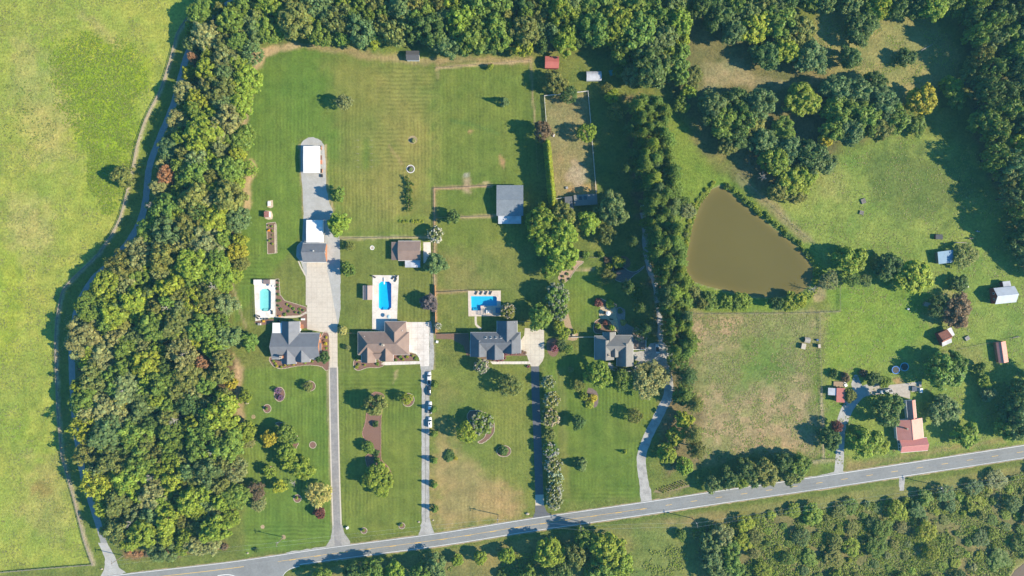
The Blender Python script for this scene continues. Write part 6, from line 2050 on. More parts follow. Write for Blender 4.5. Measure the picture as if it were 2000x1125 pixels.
plants([(534, 705), (538, 710), (540, 715), (549, 717), (556, 714), (563, 712), (572, 712), (596, 708), (609, 706)], 'yellow-green bedding plant along the front of the grey roofed brick house', 'front bedding of the grey roofed brick house', (5, 7), cols=('Y', 'YY', 'L'))
plants([(637, 659), (633, 666), (630, 673), (631, 681), (637, 680), (636, 671)], 'yellow-green bedding plant at the right side of the grey roofed brick house', 'side bedding of the grey roofed brick house', (5, 8), cols=('Y', 'YY', 'L', 'R'))
plants([(543, 548), (542, 557), (542, 564), (543, 575), (542, 587), (547, 587), (543, 597), (549, 604), (560, 594), (567, 598), (563, 608), (573, 603), (577, 610), (585, 604), (592, 606), (556, 614), (585, 611)], 'green bedding plant between the turquoise pool and the concrete pad', 'bedding beside the turquoise pool', (5, 8), cols=('L', 'G', 'D'))
plants([(773, 703), (781, 697), (787, 702), (795, 697), (806, 695), (812, 700), (697, 702), (700, 712), (696, 717), (712, 713), (734, 703), (737, 711)], 'bedding plant along the front of the brown roofed house', 'front bedding of the brown roofed house', (5, 9), cols=('L', 'O', 'G', 'Y'))
plants([(988, 692), (994, 690), (1000, 691), (1007, 690), (1014, 690), (1021, 687), (1026, 689), (972, 704), (965, 703), (958, 702), (980, 703), (986, 699)], 'pink-flowered bedding plant along the front of the slate roofed house', 'front bedding of the slate roofed house', (5, 7), cols=('G', 'M'), bl=PINKB)
plants([(1032, 716)], 'pink flower pot plant at the foot of the cream forecourt', 'forecourt pot', (6, 7), cols=('M',), bl=PINKB)
plants([(1200 + 4 * k, 720 + (k % 2) * 2) for k in range(10)], 'low plant in the bed in front of the house with the deck', 'front bedding of the house with the deck', (4, 7), cols=('G', 'O', 'L'))
rows = []
for r_ in range(5):
    for k in range(11):
        x, y = 1284 + k * 5.2 + r_ * 3.0, 957.5 - k * 1.75 + r_ * 1.6 - 2
        if inside((x, y), [(1279, 957), (1332, 937), (1350, 950), (1299, 962), (1276, 962)]):
            rows.append((x, y))
plants(rows, 'small plant in the planted rows beside the winding drive mouth', 'planted rows beside the winding drive', (3, 4.2), (.4, .7), ('Y', 'L', 'O'))
plants([(524, 440), (524, 448), (525, 470), (531, 442), (531, 450), (532, 459), (531, 467), (532, 476), (533, 452)], 'vegetable plant in the long garden bed', 'vegetables in the long garden bed', (3, 5), (.7, 1.3), ('L', 'G'))
plants([(781, 432), (788, 433), (794, 432), (806, 432), (813, 433), (819, 431), (825, 433)], 'low crop plant in the small kitchen patch', 'crops in the small kitchen patch', (6, 9), (.6, .9), ('Y', 'L'))
plants([(1093, 530), (1100, 540), (1108, 535), (1118, 525), (1100, 549), (1122, 515), (1112, 545)], 'garden plant in the sandy bed under the big clump', 'plants in the sandy bed', (5, 10), (.6, 1.3), ('B', 'G', 'O'))

# ---- uncounted ground cover
def cover(name, label, cat, polys, n, size, cols, h=0.25, seed=1, avoid=None, clump=None, tilt=.6, soft=0.0):
    r = np.random.default_rng(seed)
    P = []
    for poly, wgt in polys:
        xs_ = [p[0] for p in poly]
        ys_ = [p[1] for p in poly]
        k = int(n * wgt)
        X, Y = r.uniform(min(xs_), max(xs_), k * 3), r.uniform(min(ys_), max(ys_), k * 3)
        sd = sdf(X, Y, poly)
        ok = sd < 0
        if soft:
            ok = sd + (fbm(X, Y, 30, seed + 9) - .5) * 4 * soft + (r.random(len(X)) - .5) * soft * 1.5 < -soft * .3
        if clump:
            ok &= fbm(X, Y, clump, seed + 3) > .5
        X, Y = X[ok][:k], Y[ok][:k]
        P.append(np.stack([(X - 1000) * S, (562.5 - Y) * S], 1))
    P = np.concatenate(P)
    m = len(P)
    K = 3
    C = np.repeat(P, K, 0) + r.normal(size=(m * K, 2)) * size * .5
    nn = m * K
    Z = r.random((nn, 1)) * h + .03
    cen = np.concatenate([C, Z], 1)
    N = r.normal(size=(nn, 3)) * tilt
    N[:, 2] = 1
    N /= np.linalg.norm(N, axis=1, keepdims=True)
    Tn = np.cross(N, r.normal(size=(nn, 3)))
    Tn /= np.linalg.norm(Tn, axis=1, keepdims=True)
    Bn = np.cross(N, Tn)
    sz = size * (.5 + .8 * r.random((nn, 1)))
    V = np.stack([cen + Tn * sz, cen + Bn * sz * .6, cen - Tn * sz, cen - Bn * sz * .6], 1).reshape(-1, 3)
    me = bpy.data.meshes.new(name)
    me.vertices.add(len(V))
    me.vertices.foreach_set('co', V.astype(np.float32).ravel())
    me.loops.add(nn * 4)
    me.loops.foreach_set('vertex_index', np.arange(nn * 4).astype(np.int32))
    me.polygons.add(nn)
    me.polygons.foreach_set('loop_start', (np.arange(nn) * 4).astype(np.int32))
    me.update(calc_edges=True)
    cc = np.array([COLS[c] for c in cols])[r.integers(0, len(cols), nn)] * (.75 + .5 * r.random((nn, 1)))
    at = me.attributes.new('tint', 'FLOAT_COLOR', 'FACE')
    at.data.foreach_set('color', np.concatenate([cc, np.ones((nn, 1))], 1).astype(np.float32).ravel())
    me.materials.append(M_LEAF)
    o = obj(name, me)
    o.color = (1, 1, 1, 1)
    tag(o, label, cat, kind='stuff')
    return o


COLS['T'] = (0.30, 0.26, 0.12)
COLS['V'] = (0.215, 0.31, 0.02)
COLS['N'] = (0.23, 0.27, 0.06)
cover('meadow_weeds', 'dense bright weeds in the left meadow', 'weeds', [(REGIONS[1][0], .7), (REGIONS[2][0], .3)], 6500, .36, ('V', 'V', 'N'), .14, 21, tilt=.3, soft=18)
cover('meadow_grass', 'uneven tall grass of the left meadow', 'grass', [([(-60, -20), (350, -20), (262, 300), (150, 530), (112, 800), (180, 1100), (-60, 1110)], 1)], 9000, .28, ('A', 'N', 'N', 'T', 'N'), .07, 22, clump=30, tilt=.2)
cover('pasture_grass', 'tufted grass of the right pastures', 'grass', [(REGIONS[19][0], .75), (REGIONS[17][0], .25)], 9000, .3, ('L', 'A', 'N', 'T', 'V'), .08, 23, clump=26, tilt=.22)
cover('dry_field_grass', 'straw and green tufts of the dry field', 'grass', [(REGIONS[21][0], 1)], 5000, .3, ('T', 'A', 'T', 'N', 'V'), .08, 24, clump=18, tilt=.22)
cover('scrub_undergrowth', 'tangled undergrowth of the scrub below the road', 'undergrowth', [(SCRUB, .8), ([(820, 1085), (1060, 1080), (1380, 1030), (1380, 1130), (820, 1130)], .2)], 17000, .36, ('L', 'V', 'N', 'A', 'Y', 'N', 'O'), .35, 25, tilt=.35, clump=40)
cover('bramble_thicket', 'matted brambles and saplings of the scrub below the road', 'brambles', [(SCRUB, 1)], 16000, .34, ('L', 'V', 'O', 'A', 'Y', 'N', 'L'), .9, 29, clump=24, tilt=.55)
cover('wood_undergrowth', 'leafy undergrowth beneath the woods', 'undergrowth', [(WEST_WOOD, .6), (NORTH_WOOD, .4)], 14000, .45, ('D', 'G', 'O'), 4.5, 26)
cover('meadow_thistles', 'scattered dark thistles in the left meadow', 'thistles', [([(20, 150), (60, 160), (70, 230), (100, 240), (110, 260), (60, 275), (10, 270), (0, 200)], 1)], 110, .34, ('G', 'O'), .3, 28, clump=14)
cover('pond_reeds', 'yellow-green reeds fringing the pond', 'reeds', [([(1414, 355), (1440, 372), (1500, 420), (1580, 490), (1600, 530), (1598, 565), (1578, 590), (1560, 590), (1585, 560), (1588, 520), (1560, 480), (1500, 430), (1430, 376)], .5), ([(1400, 355), (1365, 385), (1345, 440), (1330, 500), (1332, 545), (1350, 565), (1357, 553), (1340, 530), (1340, 500), (1352, 440), (1366, 402), (1390, 368)], .4)], 4500, .40, ('L', 'Y', 'G', 'L'), .5, 27)

# ------------------------------------------------------------------ fences
def fence(name, label, path, h=1.2, rails=3, spacing=12.0, m=None, solid=False, post=.14, railw=.05, railh=.14, smooth=False):
    pts = catmull(path, False, spacing) if smooth else densify(path, spacing, False)
    o0 = W(*pts[0])
    root = thing(name, label, 'fence', (o0.x, o0.y, 0))
    pm = MB().box((0, 0, h / 2), (post, post, h + .1)).mesh('post', m)
    wp = [W(*p) - o0 for p in pts]
    for p in wp:
        obj('post', pm, root, (p.x, p.y, 0))
    if solid:
        for a, b_ in zip(wp[:-1], wp[1:]):
            MB().bar((a.x, a.y, h * .5), (b_.x, b_.y, h * .5), .05, h - .1).build('panel', m, root)
    else:
        for k in range(rails):
            z = h * (k + .9) / (rails + .2)
            mb = MB()
            for a, b_ in zip(wp[:-1], wp[1:]):
                mb.bar((a.x, a.y, z), (b_.x, b_.y, z), railw, railh)
            r_ = mb.build('rail', m, root)
    return root


fence('rail_fence', 'long weathered rail fence between the left meadow and the gravel lane', WFENCE, 1.3, 3, 12, M_WOOD_G, post=.2, railw=.1, railh=.16, smooth=True)
fence('rail_fence', 'dark rail fence along the lower edge of the left meadow', [(183, 1102), (120, 1107), (60, 1112), (-20, 1119)], 1.2, 3, 12, M_WOOD_G, post=.18, railw=.08)
fence('wire_fence', 'low fence along the top of the upper fenced lawn', [(853, 133), (900, 129), (1037, 119)], 1.0, 2, 14, M_WOOD, railw=.03, railh=.04)
fence('wire_fence', 'low fence down the right side of the upper fenced lawn', [(1037, 119), (1040, 180), (1045, 240), (1050, 340)], 1.0, 2, 14, M_WOOD, railw=.03, railh=.04)
fence('paddock_fence', 'brown rail fence from the lawn corner to the upper left of the blue-grey barn', [(848, 368), (900, 366), (968, 362)], 1.1, 3, 12, M_WOOD)
fence('paddock_fence', 'brown rail fence running down from the lawn corner', [(848, 368), (849, 405), (849, 446)], 1.1, 3, 12, M_WOOD)
fence('paddock_fence', 'brown rail fence to the lower left of the blue-grey barn', [(849, 426), (900, 424), (968, 422)], 1.1, 3, 12, M_WOOD)
fence('paddock_fence', 'pale rail fence along the top of the brown shed lawn', [(664, 466), (750, 464), (840, 463)], 1.1, 3, 12, M_WOOD)
fence('garden_fence', 'thin fence on the lot line right of the brown shed', [(849, 470), (849, 530), (849, 556)], 1.1, 2, 12, M_WOOD)
fence('garden_fence', 'brown fence from the lot line to the stepped pool', [(851, 571), (914, 568)], 1.2, 3, 10, M_WOOD)
fence('privacy_fence', 'orange board fence beside the purple-leaved tree, upper piece', [(850, 557), (850.5, 578)], 1.9, 0, 10, M_WOOD_O, True)
fence('privacy_fence', 'orange board fence beside the parking court, lower piece', [(851, 606), (851.5, 652)], 1.9, 0, 10, M_WOOD_O, True)
fence('privacy_fence', 'dark board fence along the mulch strip left of the slate roofed house', [(852, 652), (915, 650.5)], 1.7, 0, 10, M_WOOD_G, True)
fence('garden_fence', 'thin pale fence between the concrete pad and the brown roofed house', [(662, 650), (698, 650.5)], 1.4, 2, 10, M_WOOD_G)
fence('garden_fence', 'brown board fence right of the slate roofed house', [(1012, 628), (1035, 628)], 1.6, 0, 10, M_WOOD_G, True)
fence('white_fence', 'white plank fence along the top of the paddock', [(1063, 188), (1105, 183.5), (1148, 179)], 1.4, 4, 11, M_WOOD_W, post=.2, railw=.1, railh=.2)
fence('white_fence', 'white plank fence down the left of the paddock', [(1063, 188), (1065, 215), (1067, 242)], 1.4, 4, 11, M_WOOD_W, post=.2, railw=.1, railh=.2)
fence('white_fence', 'white plank fence down the right of the paddock', [(1148, 179), (1153, 235), (1158, 300), (1164, 376)], 1.4, 4, 11, M_WOOD_W, post=.2, railw=.1, railh=.2)
fence('white_fence', 'short white fence left of the lower paddock shed', [(1084, 389), (1104, 386)], 1.3, 3, 10, M_WOOD_W, post=.18, railw=.08)
fence('white_fence', 'white garden fence left of the house with the deck', [(1116, 658.5), (1138, 658), (1161, 658)], 1.4, 3, 10, M_WOOD_W, post=.2, railw=.12, railh=.2)
fence('garden_fence', 'dark fence across the garden above the curved stone bed', [(1127, 503), (1160, 503), (1181, 502)], 1.2, 3, 10, M_WOOD_G)
fence('wire_fence', 'wire fence along the top of the dry field', [(1352, 613), (1500, 612), (1580, 611), (1640, 608)], 1.2, 3, 14, M_WOOD_G, railw=.03, railh=.05)
fence('wire_fence', 'wire fence down the right side of the dry field', [(1600, 611), (1602, 700), (1604, 760), (1607, 830), (1609, 895)], 1.2, 3, 14, M_WOOD_G, railw=.03, railh=.05)
fence('wire_fence', 'wire fence from the dry field to the farm drive', [(1560, 906), (1609, 896), (1632, 896)], 1.1, 3, 12, M_WOOD_G, railw=.03, railh=.05)
fence('wire_fence', 'wire fence running up from the pond corner', [(1640, 608), (1640, 560), (1642, 530)], 1.2, 3, 14, M_WOOD_G, railw=.03, railh=.05)
fence('wire_fence', 'thin fence across the farm pasture below the rusty roofed barn', [(1830, 690), (1905, 675), (1990, 657)], 1.1, 2, 14, M_WOOD_G, railw=.03, railh=.05)
fence('wire_fence', 'wire fence along the upper right pond bank', [(1440, 340), (1500, 395), (1560, 450), (1590, 475)], 1.1, 2, 14, M_WOOD_G, railw=.03, railh=.05)
fence('pool_fence', 'dark metal railing along the left of the turquoise pool deck', [(495, 560), (495.5, 590), (497, 627)], 1.3, 2, 5, M_DARKMETAL, post=.07, railw=.05, railh=.06)
fence('pool_fence', 'dark metal railing above the turquoise pool deck', [(495, 545), (538, 544.5)], 1.3, 2, 5, M_DARKMETAL, post=.07, railw=.05, railh=.06)
fence('pool_fence', 'dark metal railing along the top of the stepped pool deck', [(914, 566.6), (985, 565.8)], 1.3, 2, 5, M_DARKMETAL, post=.07, railw=.05, railh=.06)

# ------------------------------------------------------------------ vehicles
GLASSV = mat('vehicle_glass', (0.02, 0.03, 0.04), .05, .05, 1, spec=.9)


def vehicle(name, label, cat, px, py, heading, paint, kind):
    """heading: degrees, 0 = nose towards the top of the picture"""
    p = W(px, py)
    root = thing(name, label, cat, (p.x, p.y, 0), math.radians(heading))
    L, Wd = {'pickup': (5.7, 1.95), 'suv': (4.9, 1.92), 'car': (4.6, 1.82), 'convertible': (4.5, 1.8)}[kind]
    st = {'pickup': [(-.5, .78, 1.0), (-.48, .92, 1.05), (.1, .96, 1.08), (.3, .95, 1.1), (.44, .88, 1.02), (.5, .7, .85)],
          'suv': [(-.5, .75, .95), (-.46, .92, 1.08), (0, .96, 1.1), (.25, .95, 1.06), (.43, .86, .98), (.5, .62, .8)],
          'car': [(-.5, .70, .82), (-.44, .90, .95), (-.1, .96, .98), (.22, .94, .95), (.42, .84, .82), (.5, .6, .65)],
          'convertible': [(-.5, .70, .80), (-.44, .92, .92), (-.1, .96, .94), (.2, .95, .92), (.42, .86, .82), (.5, .62, .66)]}[kind]
    V, F = [], []
    for t, wf, z in st:
        w = Wd / 2 * wf
        V += [(-w, t * L, .32), (-w * 1.02, t * L, z * .7), (-w * .9, t * L, z), (w * .9, t * L, z), (w * 1.02, t * L, z * .7), (w, t * L, .32)]
    for i in range(len(st) - 1):
        for k in range(6):
            F.append((i * 6 + k, i * 6 + (k + 1) % 6, (i + 1) * 6 + (k + 1) % 6, (i + 1) * 6 + k))
    F += [tuple(range(6)), tuple((len(st) - 1) * 6 + k for k in range(6))]
    MB().add(V, F).build('body', paint, root, True)
    cab = {'pickup': (-.13, .26, -.10, .14, 1.82, 1.08), 'suv': (-.49, .24, -.45, .10, 1.75, 1.08), 'car': (-.38, .22, -.22, .06, 1.43, .96), 'convertible': (-.30, .18, -.26, .10, 1.0, .93)}[kind]
    y0, y1, ty0, ty1, zt, zb = cab
    wb, wt = Wd / 2 * .88, Wd / 2 * .72
    B = [(-wb, y0 * L, zb), (wb, y0 * L, zb), (wb, y1 * L, zb), (-wb, y1 * L, zb)]
    Tq = [(-wt, ty0 * L, zt), (wt, ty0 * L, zt), (wt, ty1 * L, zt), (-wt, ty1 * L, zt)]
    for nm, a, c in (('rear_window', 0, 1), ('side_window', 1, 2), ('windscreen', 2, 3), ('side_window', 3, 0)):
        MB().add([B[a], B[c], Tq[c], Tq[a]], [(0, 1, 2, 3)]).build(nm, GLASSV, root)
    roofm = paint if kind != 'convertible' else mat('black_canvas', (.03, .035, .045), .8)
    rf = MB().add([(x * 1.04, y * 1.0 + (.06 if y > ty0 * L + .1 else -.06), zt) for x, y, z in Tq] + [(x * .86, y * .96, zt + .07) for x, y, z in Tq], [(3, 2, 1, 0), (4, 5, 6, 7), (0, 1, 5, 4), (1, 2, 6, 5), (2, 3, 7, 6), (3, 0, 4, 7)])
    rf.build('roof', roofm, root)
    if kind == 'pickup':
        bd = MB().box((0, -.315 * L, 1.07), (Wd * .74, .32 * L, .06)).build('cargo_bed', M_DARKMETAL, root)
        for sx_ in (-1, 1):
            MB().box((sx_ * Wd * .41, -.315 * L, 1.15), (.16, .34 * L, .16)).build('bed_rail', paint, root)
        MB().box((0, -.488 * L, 1.12), (Wd * .8, .09, .2)).build('tailgate', paint, root)
    if kind == 'suv':
        MB().box((0, -.1 * L, zt + .085), (.62, .9, .03)).build('sunroof', GLASSV, root)
    wm = MB().tube([(-.12, 0, 0), (.12, 0, 0)], .35, 14).mesh('wheel', M_TYRE, False)
    rm_ = MB().tube([(-.13, 0, 0), (.13, 0, 0)], .2, 10).mesh('rim', M_STEEL)
    for sx_ in (-1, 1):
        for ty in (-.31, .31):
            w = obj('wheel', wm, root, (sx_ * (Wd / 2 - .1), ty * L, .35))
            obj('rim', rm_, w)
        MB().box((sx_ * Wd * .33, L * .485, .72), (.34, .12, .16)).build('headlight', mat('lamp_glass', (.6, .6, .6), .2), root)
        MB().box((sx_ * Wd * .36, -L * .495, .8), (.26, .08, .2)).build('tail_light', mat('red_lens', (.3, .02, .02), .3), root)
        MB().box((sx_ * (Wd / 2 + .08), L * .17, 1.08), (.2, .12, .14)).build('wing_mirror', paint, root)
    return root


VW = mat('white_car_paint', (.66, .66, .66), .25, .02, 1, spec=.6)
VK = mat('dark_blue_paint', (.02, .035, .06), .25, .03, 1, spec=.6)
vehicle('parked_pickup', 'white pickup parked topmost on the gravel drive', 'pickup truck', 838.5, 738, 0, VW, 'pickup')
vehicle('parked_car', 'dark blue car in the line of white vehicles on the gravel drive', 'car', 838.5, 762.5, 0, VK, 'car')
vehicle('parked_pickup', 'white pickup with dark cargo bed, third vehicle on the gravel drive', 'pickup truck', 840, 795.5, 0, VW, 'pickup')
vehicle('parked_suv', 'white sport utility vehicle parked lowest on the gravel drive', 'car', 840, 824, 2, VW, 'suv')
vehicle('parked_car', 'white car with dark soft top on the turning court', 'car', 1283.5, 681, 3, VW, 'convertible')
vehicle('farm_truck', 'white pickup in the farm yard beside the large dark tree', 'pickup truck', 1729, 764, 98, VW, 'pickup')

# ------------------------------------------------------------------ utility poles and lines
M_POLE = mat('pole_wood', (.20, .165, .13), .9, .2, 3)


def utility_pole(label, px, py, h=9.6, arm=0.0):
    p = W(px, py)
    root = thing('utility_pole', label, 'utility pole', (p.x, p.y, 0), arm, 'utility poles')
    MB().cyl((0, 0, 0), .19, h, 10, .13).build('pole', M_POLE, root)
    MB().box((0, .16, h - .6), (2.4, .12, .14)).build('crossarm', M_POLE, root)
    for x in (-1.1, -.4, 1.1):
        MB().cyl((x, .16, h - .53), .06, .22, 8).build('insulator', M_STEEL, root)
    MB().cyl((.3, 0, h - 2.2), .22, .7, 10).build('transformer', M_STEEL, root)
    return (p.x, p.y, h - .35)


PA = math.radians(100)
t1 = utility_pole('utility pole beside the mouth of the gravel lane', 241, 1085, arm=PA)
t2 = utility_pole('utility pole on the left front lawn', 553.5, 1049, arm=PA)
t3 = utility_pole('utility pole on the dry front lawn left of the blacktop drive', 973, 1005, arm=PA)
t4 = utility_pole('utility pole on the lower verge right of the blacktop drive', 1131, 1018, arm=PA)
t5 = utility_pole('utility pole at the left end of the scrub below the road', 1352, 1012, 9.6, PA)
t6 = utility_pole('utility pole in the scrub below the field entrance', 1818, 945, 9.6, PA)


def wire(label, a, b, sag=.9, off=0.0):
    mb = MB()
    a, b = Vector(a), Vector(b)
    n = Vector((b.y - a.y, a.x - b.x, 0)).normalized() * off
    pts = [a.lerp(b, k / 16) + n - Vector((0, 0, 4 * sag * (k / 16) * (1 - k / 16))) for k in range(17)]
    mb.tube(pts, .022, 4)
    o = mb.build('power_line', M_STEEL)
    tag(o, label, 'power line', 'overhead power lines')


far_l, far_r = (t1[0] - 90, t1[1] - 12, 9), (t6[0] + 90, t6[1] + 14, 9)
for k, off in enumerate((-.9, .9)):
    s_ = ('upper', 'lower')[k]
    wire(f'{s_} wire from the lane pole to the left front lawn pole', t1, t2, .9, off)
    wire(f'{s_} wire from the left front lawn pole to the dry lawn pole', t2, t3, 1.2, off)
    wire(f'{s_} wire crossing the road below the blacktop drive', t3, t4, .5, off)
    wire(f'{s_} wire below the road between blacktop drive and scrub', t4, t5, .8, off)
    wire(f'{s_} wire above the scrub below the road', t5, t6, 1.4, off)
    wire(f'{s_} wire leaving the picture at the lower right', t6, far_r, .8, off)

# ------------------------------------------------------------------ garden and farm furniture
def lounger(label, px, py, ang, m=None, group=None):
    p = W(px, py)
    root = thing('sun_lounger', label, 'sun lounger', (p.x, p.y, .06), math.radians(ang), group)
    MB().box((0, -.25, .34), (.68, 1.35, .1)).build('seat', m or M_DARKMETAL, root)
    MB().bar((0, .40, .36), (0, .95, .78), .68, .09).build('backrest', m or M_DARKMETAL, root)
    lg = MB().box((0, 0, .15), (.06, .06, .3)).mesh('leg', M_STEEL)
    for x in (-.29, .29):
        for y in (-.85, .3):
            obj('leg', lg, root, (x, y, 0))
    return root


for i, x in enumerate((930.5, 940, 949.5, 958.5)):
    lounger(('first', 'second', 'third', 'fourth')[i] + ' dark lounger from the left on the stepped pool deck', x, 572, -25, group='loungers by the stepped pool')
for i, (x, y, a) in enumerate(((730.5, 540.5, 60), (768, 542, -35), (774, 541, -30), (773, 547, -30))):
    lounger(('dark lounger at the upper left corner of the bright blue pool deck', 'left lounger of the trio at the bright blue pool deck', 'upper lounger of the trio at the bright blue pool deck', 'lower lounger of the trio at the bright blue pool deck')[i], x, y, a, group='loungers by the bright blue pool')
for i, (x, y, a) in enumerate(((503, 620.5, 50), (505, 617, 70), (516, 623, 90), (521, 622.5, 95), (532, 610, 0))):
    lounger(('first', 'second', 'third', 'fourth', 'rightmost')[i] + ' dark lounger at the lower end of the turquoise pool deck', x, y, a, group='loungers by the turquoise pool')


def parasol(label, px, py, r, col, z=2.3):
    p = W(px, py, z)
    root = thing('parasol', label, 'parasol', (p.x, p.y, 0))
    MB().cyl((0, 0, 0), .03, z + .4, 8).build('pole', M_STEEL, root)
    mb = MB()
    n = 8
    mb.add([(0, 0, z + .45)] + [(r * math.cos(2 * math.pi * k / n), r * math.sin(2 * math.pi * k / n), z) for k in range(n)] + [(0, 0, z + .40)] + [(r * .99 * math.cos(2 * math.pi * k / n), r * .99 * math.sin(2 * math.pi * k / n), z - .05) for k in range(n)],
           [(0, 1 + k, 1 + (k + 1) % n) for k in range(n)] + [(9, 10 + (k + 1) % n, 10 + k) for k in range(n)] + [(1 + k, 10 + k, 10 + (k + 1) % n, 1 + (k + 1) % n) for k in range(n)])
    mb.build('canopy', mat('parasol_' + col[0], col[1], .8, .05), root)
    MB().cyl((0, 0, 0), .35, .12, 12).build('base', M_DARKMETAL, root)


parasol('white octagonal parasol on the stone patio', 1188, 612, 1.15, ('white', (.68, .66, .64)))
parasol('white parasol at the upper right corner of the turquoise pool deck', 532.5, 558.5, .7, ('white', (.68, .66, .64)))
parasol('pale blue parasol on the deck below the bright blue pool', 759, 618.5, 1.0, ('blue', (.35, .48, .52)))


def block(name, label, cat, px, py, sz, m, ang=0, z=0.0, lid=None, group=None):
    """crate-like thing: body, lid and corner battens"""
    p = W(px, py)
    root = thing(name, label, cat, (p.x, p.y, z), math.radians(ang), group)
    MB().box((0, 0, sz[2] / 2), sz).build('body', m, root)
    MB().box((0, 0, sz[2] + .03), (sz[0] + .08, sz[1] + .08, .06)).build('lid', lid or m, root)
    bt = MB().box((0, 0, sz[2] / 2), (.08, .08, sz[2] - .02)).mesh('batten', lid or m)
    for x in (-1, 1):
        for y in (-1, 1):
            obj('batten', bt, root, (x * (sz[0] / 2 + .01), y * (sz[1] / 2 + .01), 0))
    return root


OR, BK = mat('orange_paint', (.55, .20, .05), .6, .1), mat('black_plastic', (.03, .03, .03), .6, .1)
TARP_T = mat('teal_tarp', (.06, .24, .24), .6, .15, 2, .4, 3)
GREYP = mat('grey_plastic', (.30, .30, .30), .6, .1)
for i, (x, y, sx_, sy_, h, m, c) in enumerate(((627, 289, .7, 1.7, .8, OR, 'orange'), (628, 298, .9, .8, .7, GREYP, 'grey'), (627, 308, 1.0, 1.8, .9, mat('brown_tarp', (.17, .09, .07), .8), 'brown'), (628, 317, .7, 1.8, .8, mat('rust_paint', (.46, .18, .10), .7), 'rust coloured'), (627.5, 324, .6, .9, .7, GREYP, 'small grey'), (628, 334, .9, 1.7, .8, OR, 'lower orange'), (629, 343.5, .8, 1.3, .7, BK, 'black'))):
    block('implement_crate', f'{c} implement crate in the row right of the long white canopy', 'crate', x, y, (sx_, sy_, h), m, 0, 0, BK if m is OR else m, 'crates beside the long white canopy')
block('storage_box', 'white storage box on the turquoise pool deck, upper left corner', 'storage box', 504.5, 551, (3.4, 2.2, 1.3), mat('box_white', (.66, .64, .62), .6, .05))
block('pump_cabinet', 'brown pump cabinet at the top of the turquoise pool deck', 'cabinet', 522, 550.5, (2.8, 1.9, 1.1), mat('mottled_brown', (.19, .15, .15), .8, .3, 2))
block('heat_pump', 'white heat pump below the turquoise pool deck', 'heat pump', 507.5, 633, (1.2, .9, .9), M_WHITE, 0, 0, GREYP)
block('propane_tank_box', 'white utility box beside the brick step of the grey roofed house', 'utility box', 592.5, 623.5, (1.6, .7, .9), M_WHITE)
block('air_conditioner', 'grey air conditioner behind the grey roofed house', 'air conditioner', 545, 626.5, (1.0, 1.0, .9), GREYP, 0, 0, BK)
block('planter_box', 'orange planter at the corner of the turquoise pool deck', 'planter', 546.5, 617.5, (.7, .6, .6), OR)
block('planter_box', 'yellow planter below the turquoise pool deck', 'planter', 515.5, 627.5, (.8, .8, .6), mat('yellow_glaze', (.55, .33, .03), .5))
block('cistern_lid', 'white hatch right of the parking court', 'hatch', 854, 667.5, (1.0, 1.0, .5), M_WHITE, -10)
block('raised_bed', 'white framed raised bed above the cold frame', 'raised bed', 526.5, 398, (1.3, 2.0, .5), M_SOIL, 0, 0, M_WHITE)
block('cold_frame', 'reddish cold frame with white side left of the gravel court', 'cold frame', 524, 419.5, (2.2, 2.6, 2.3), WL_WHITE, 0, 0, mat('red_tarp', (.26, .11, .09), .8, .4, 2))
block('orange_bin', 'orange bin in the long garden bed', 'bin', 525.6, 450, (1.0, .8, .5), mat('bright_orange', (.75, .25, .01), .6))
block('well_house', 'pale beige well cover at the white garden fence', 'well cover', 1120.5, 653.5, (1.3, 1.2, .7), mat('beige', (.46, .40, .31), .8))
block('tool_chest', 'dark tool chest in the farm yard', 'chest', 1784, 759, (2.2, 2.0, .8), mat('navy', (.05, .07, .11), .6))
block('white_freezer', 'white freezer at the right end of the farm yard', 'freezer', 1797.5, 762, (1.2, 2.0, .9), M_WHITE)
block('junk_pile_box', 'mottled junk box at the top right of the farm yard', 'box', 1796, 750, (1.0, 2.4, .7), mat('mottled_junk', (.30, .27, .24), .9, .5, 2))
block('white_tub', 'white tub beside the plank platform, upper', 'tub', 1649.5, 746, (1.1, .6, .7), M_WHITE)
block('white_tub', 'white tub beside the plank platform, lower', 'tub', 1650.5, 752, (1.3, 1.3, .8), M_WHITE, 25)
block('blue_barrel_crate', 'pale blue crate right of the red tin shed', 'crate', 1648.5, 777, (.8, 2.6, .9), mat('pale_blue', (.30, .42, .50), .6))
block('boat_cover', 'teal tarpaulin-covered load in the shade right of the grey tin shed', 'covered load', 1196, 142.5, (2.9, 2.4, .9), TARP_T, 14, 0, TARP_T)
block('lawn_seat', 'red and white lawn toy at the left edge of the paddock', 'toy', 1081.5, 265, (.5, 1.2, .6), mat('toy_red', (.45, .04, .05), .6), -10, 0, M_WHITE)
block('feed_trough', 'grey feed trough at the lower left of the paddock', 'trough', 1107, 367, (1.0, 1.0, .6), GREYP, 10)
block('blue_bench', 'white and blue bench in the shade at the top of the pine track', 'bench', 1254.5, 402.5, (2.0, .6, .5), mat('bench_blue', (.40, .52, .60), .6), 5)
block('bench', 'dark bench on the stone patio', 'bench', 1194, 623.5, (1.5, .5, .5), BK, -8)
block('patio_chair_set', 'dark cushioned seat left of the white parasol', 'seat', 1181.5, 611, (.9, 1.4, .6), BK)
block('stump_pile', 'grey stump pile in the big pasture, upper of two', 'stump pile', 1685.5, 393, (2.0, 2.2, .5), mat('stump_grey', (.17, .155, .14), .95, .6, 2.5, .8, 3), 20)
block('stump_pile', 'grey stump pile in the big pasture, lower of two', 'stump pile', 1682, 415.5, (1.8, 1.7, .5), mat('stump_grey', (0, 0, 0)), -15)
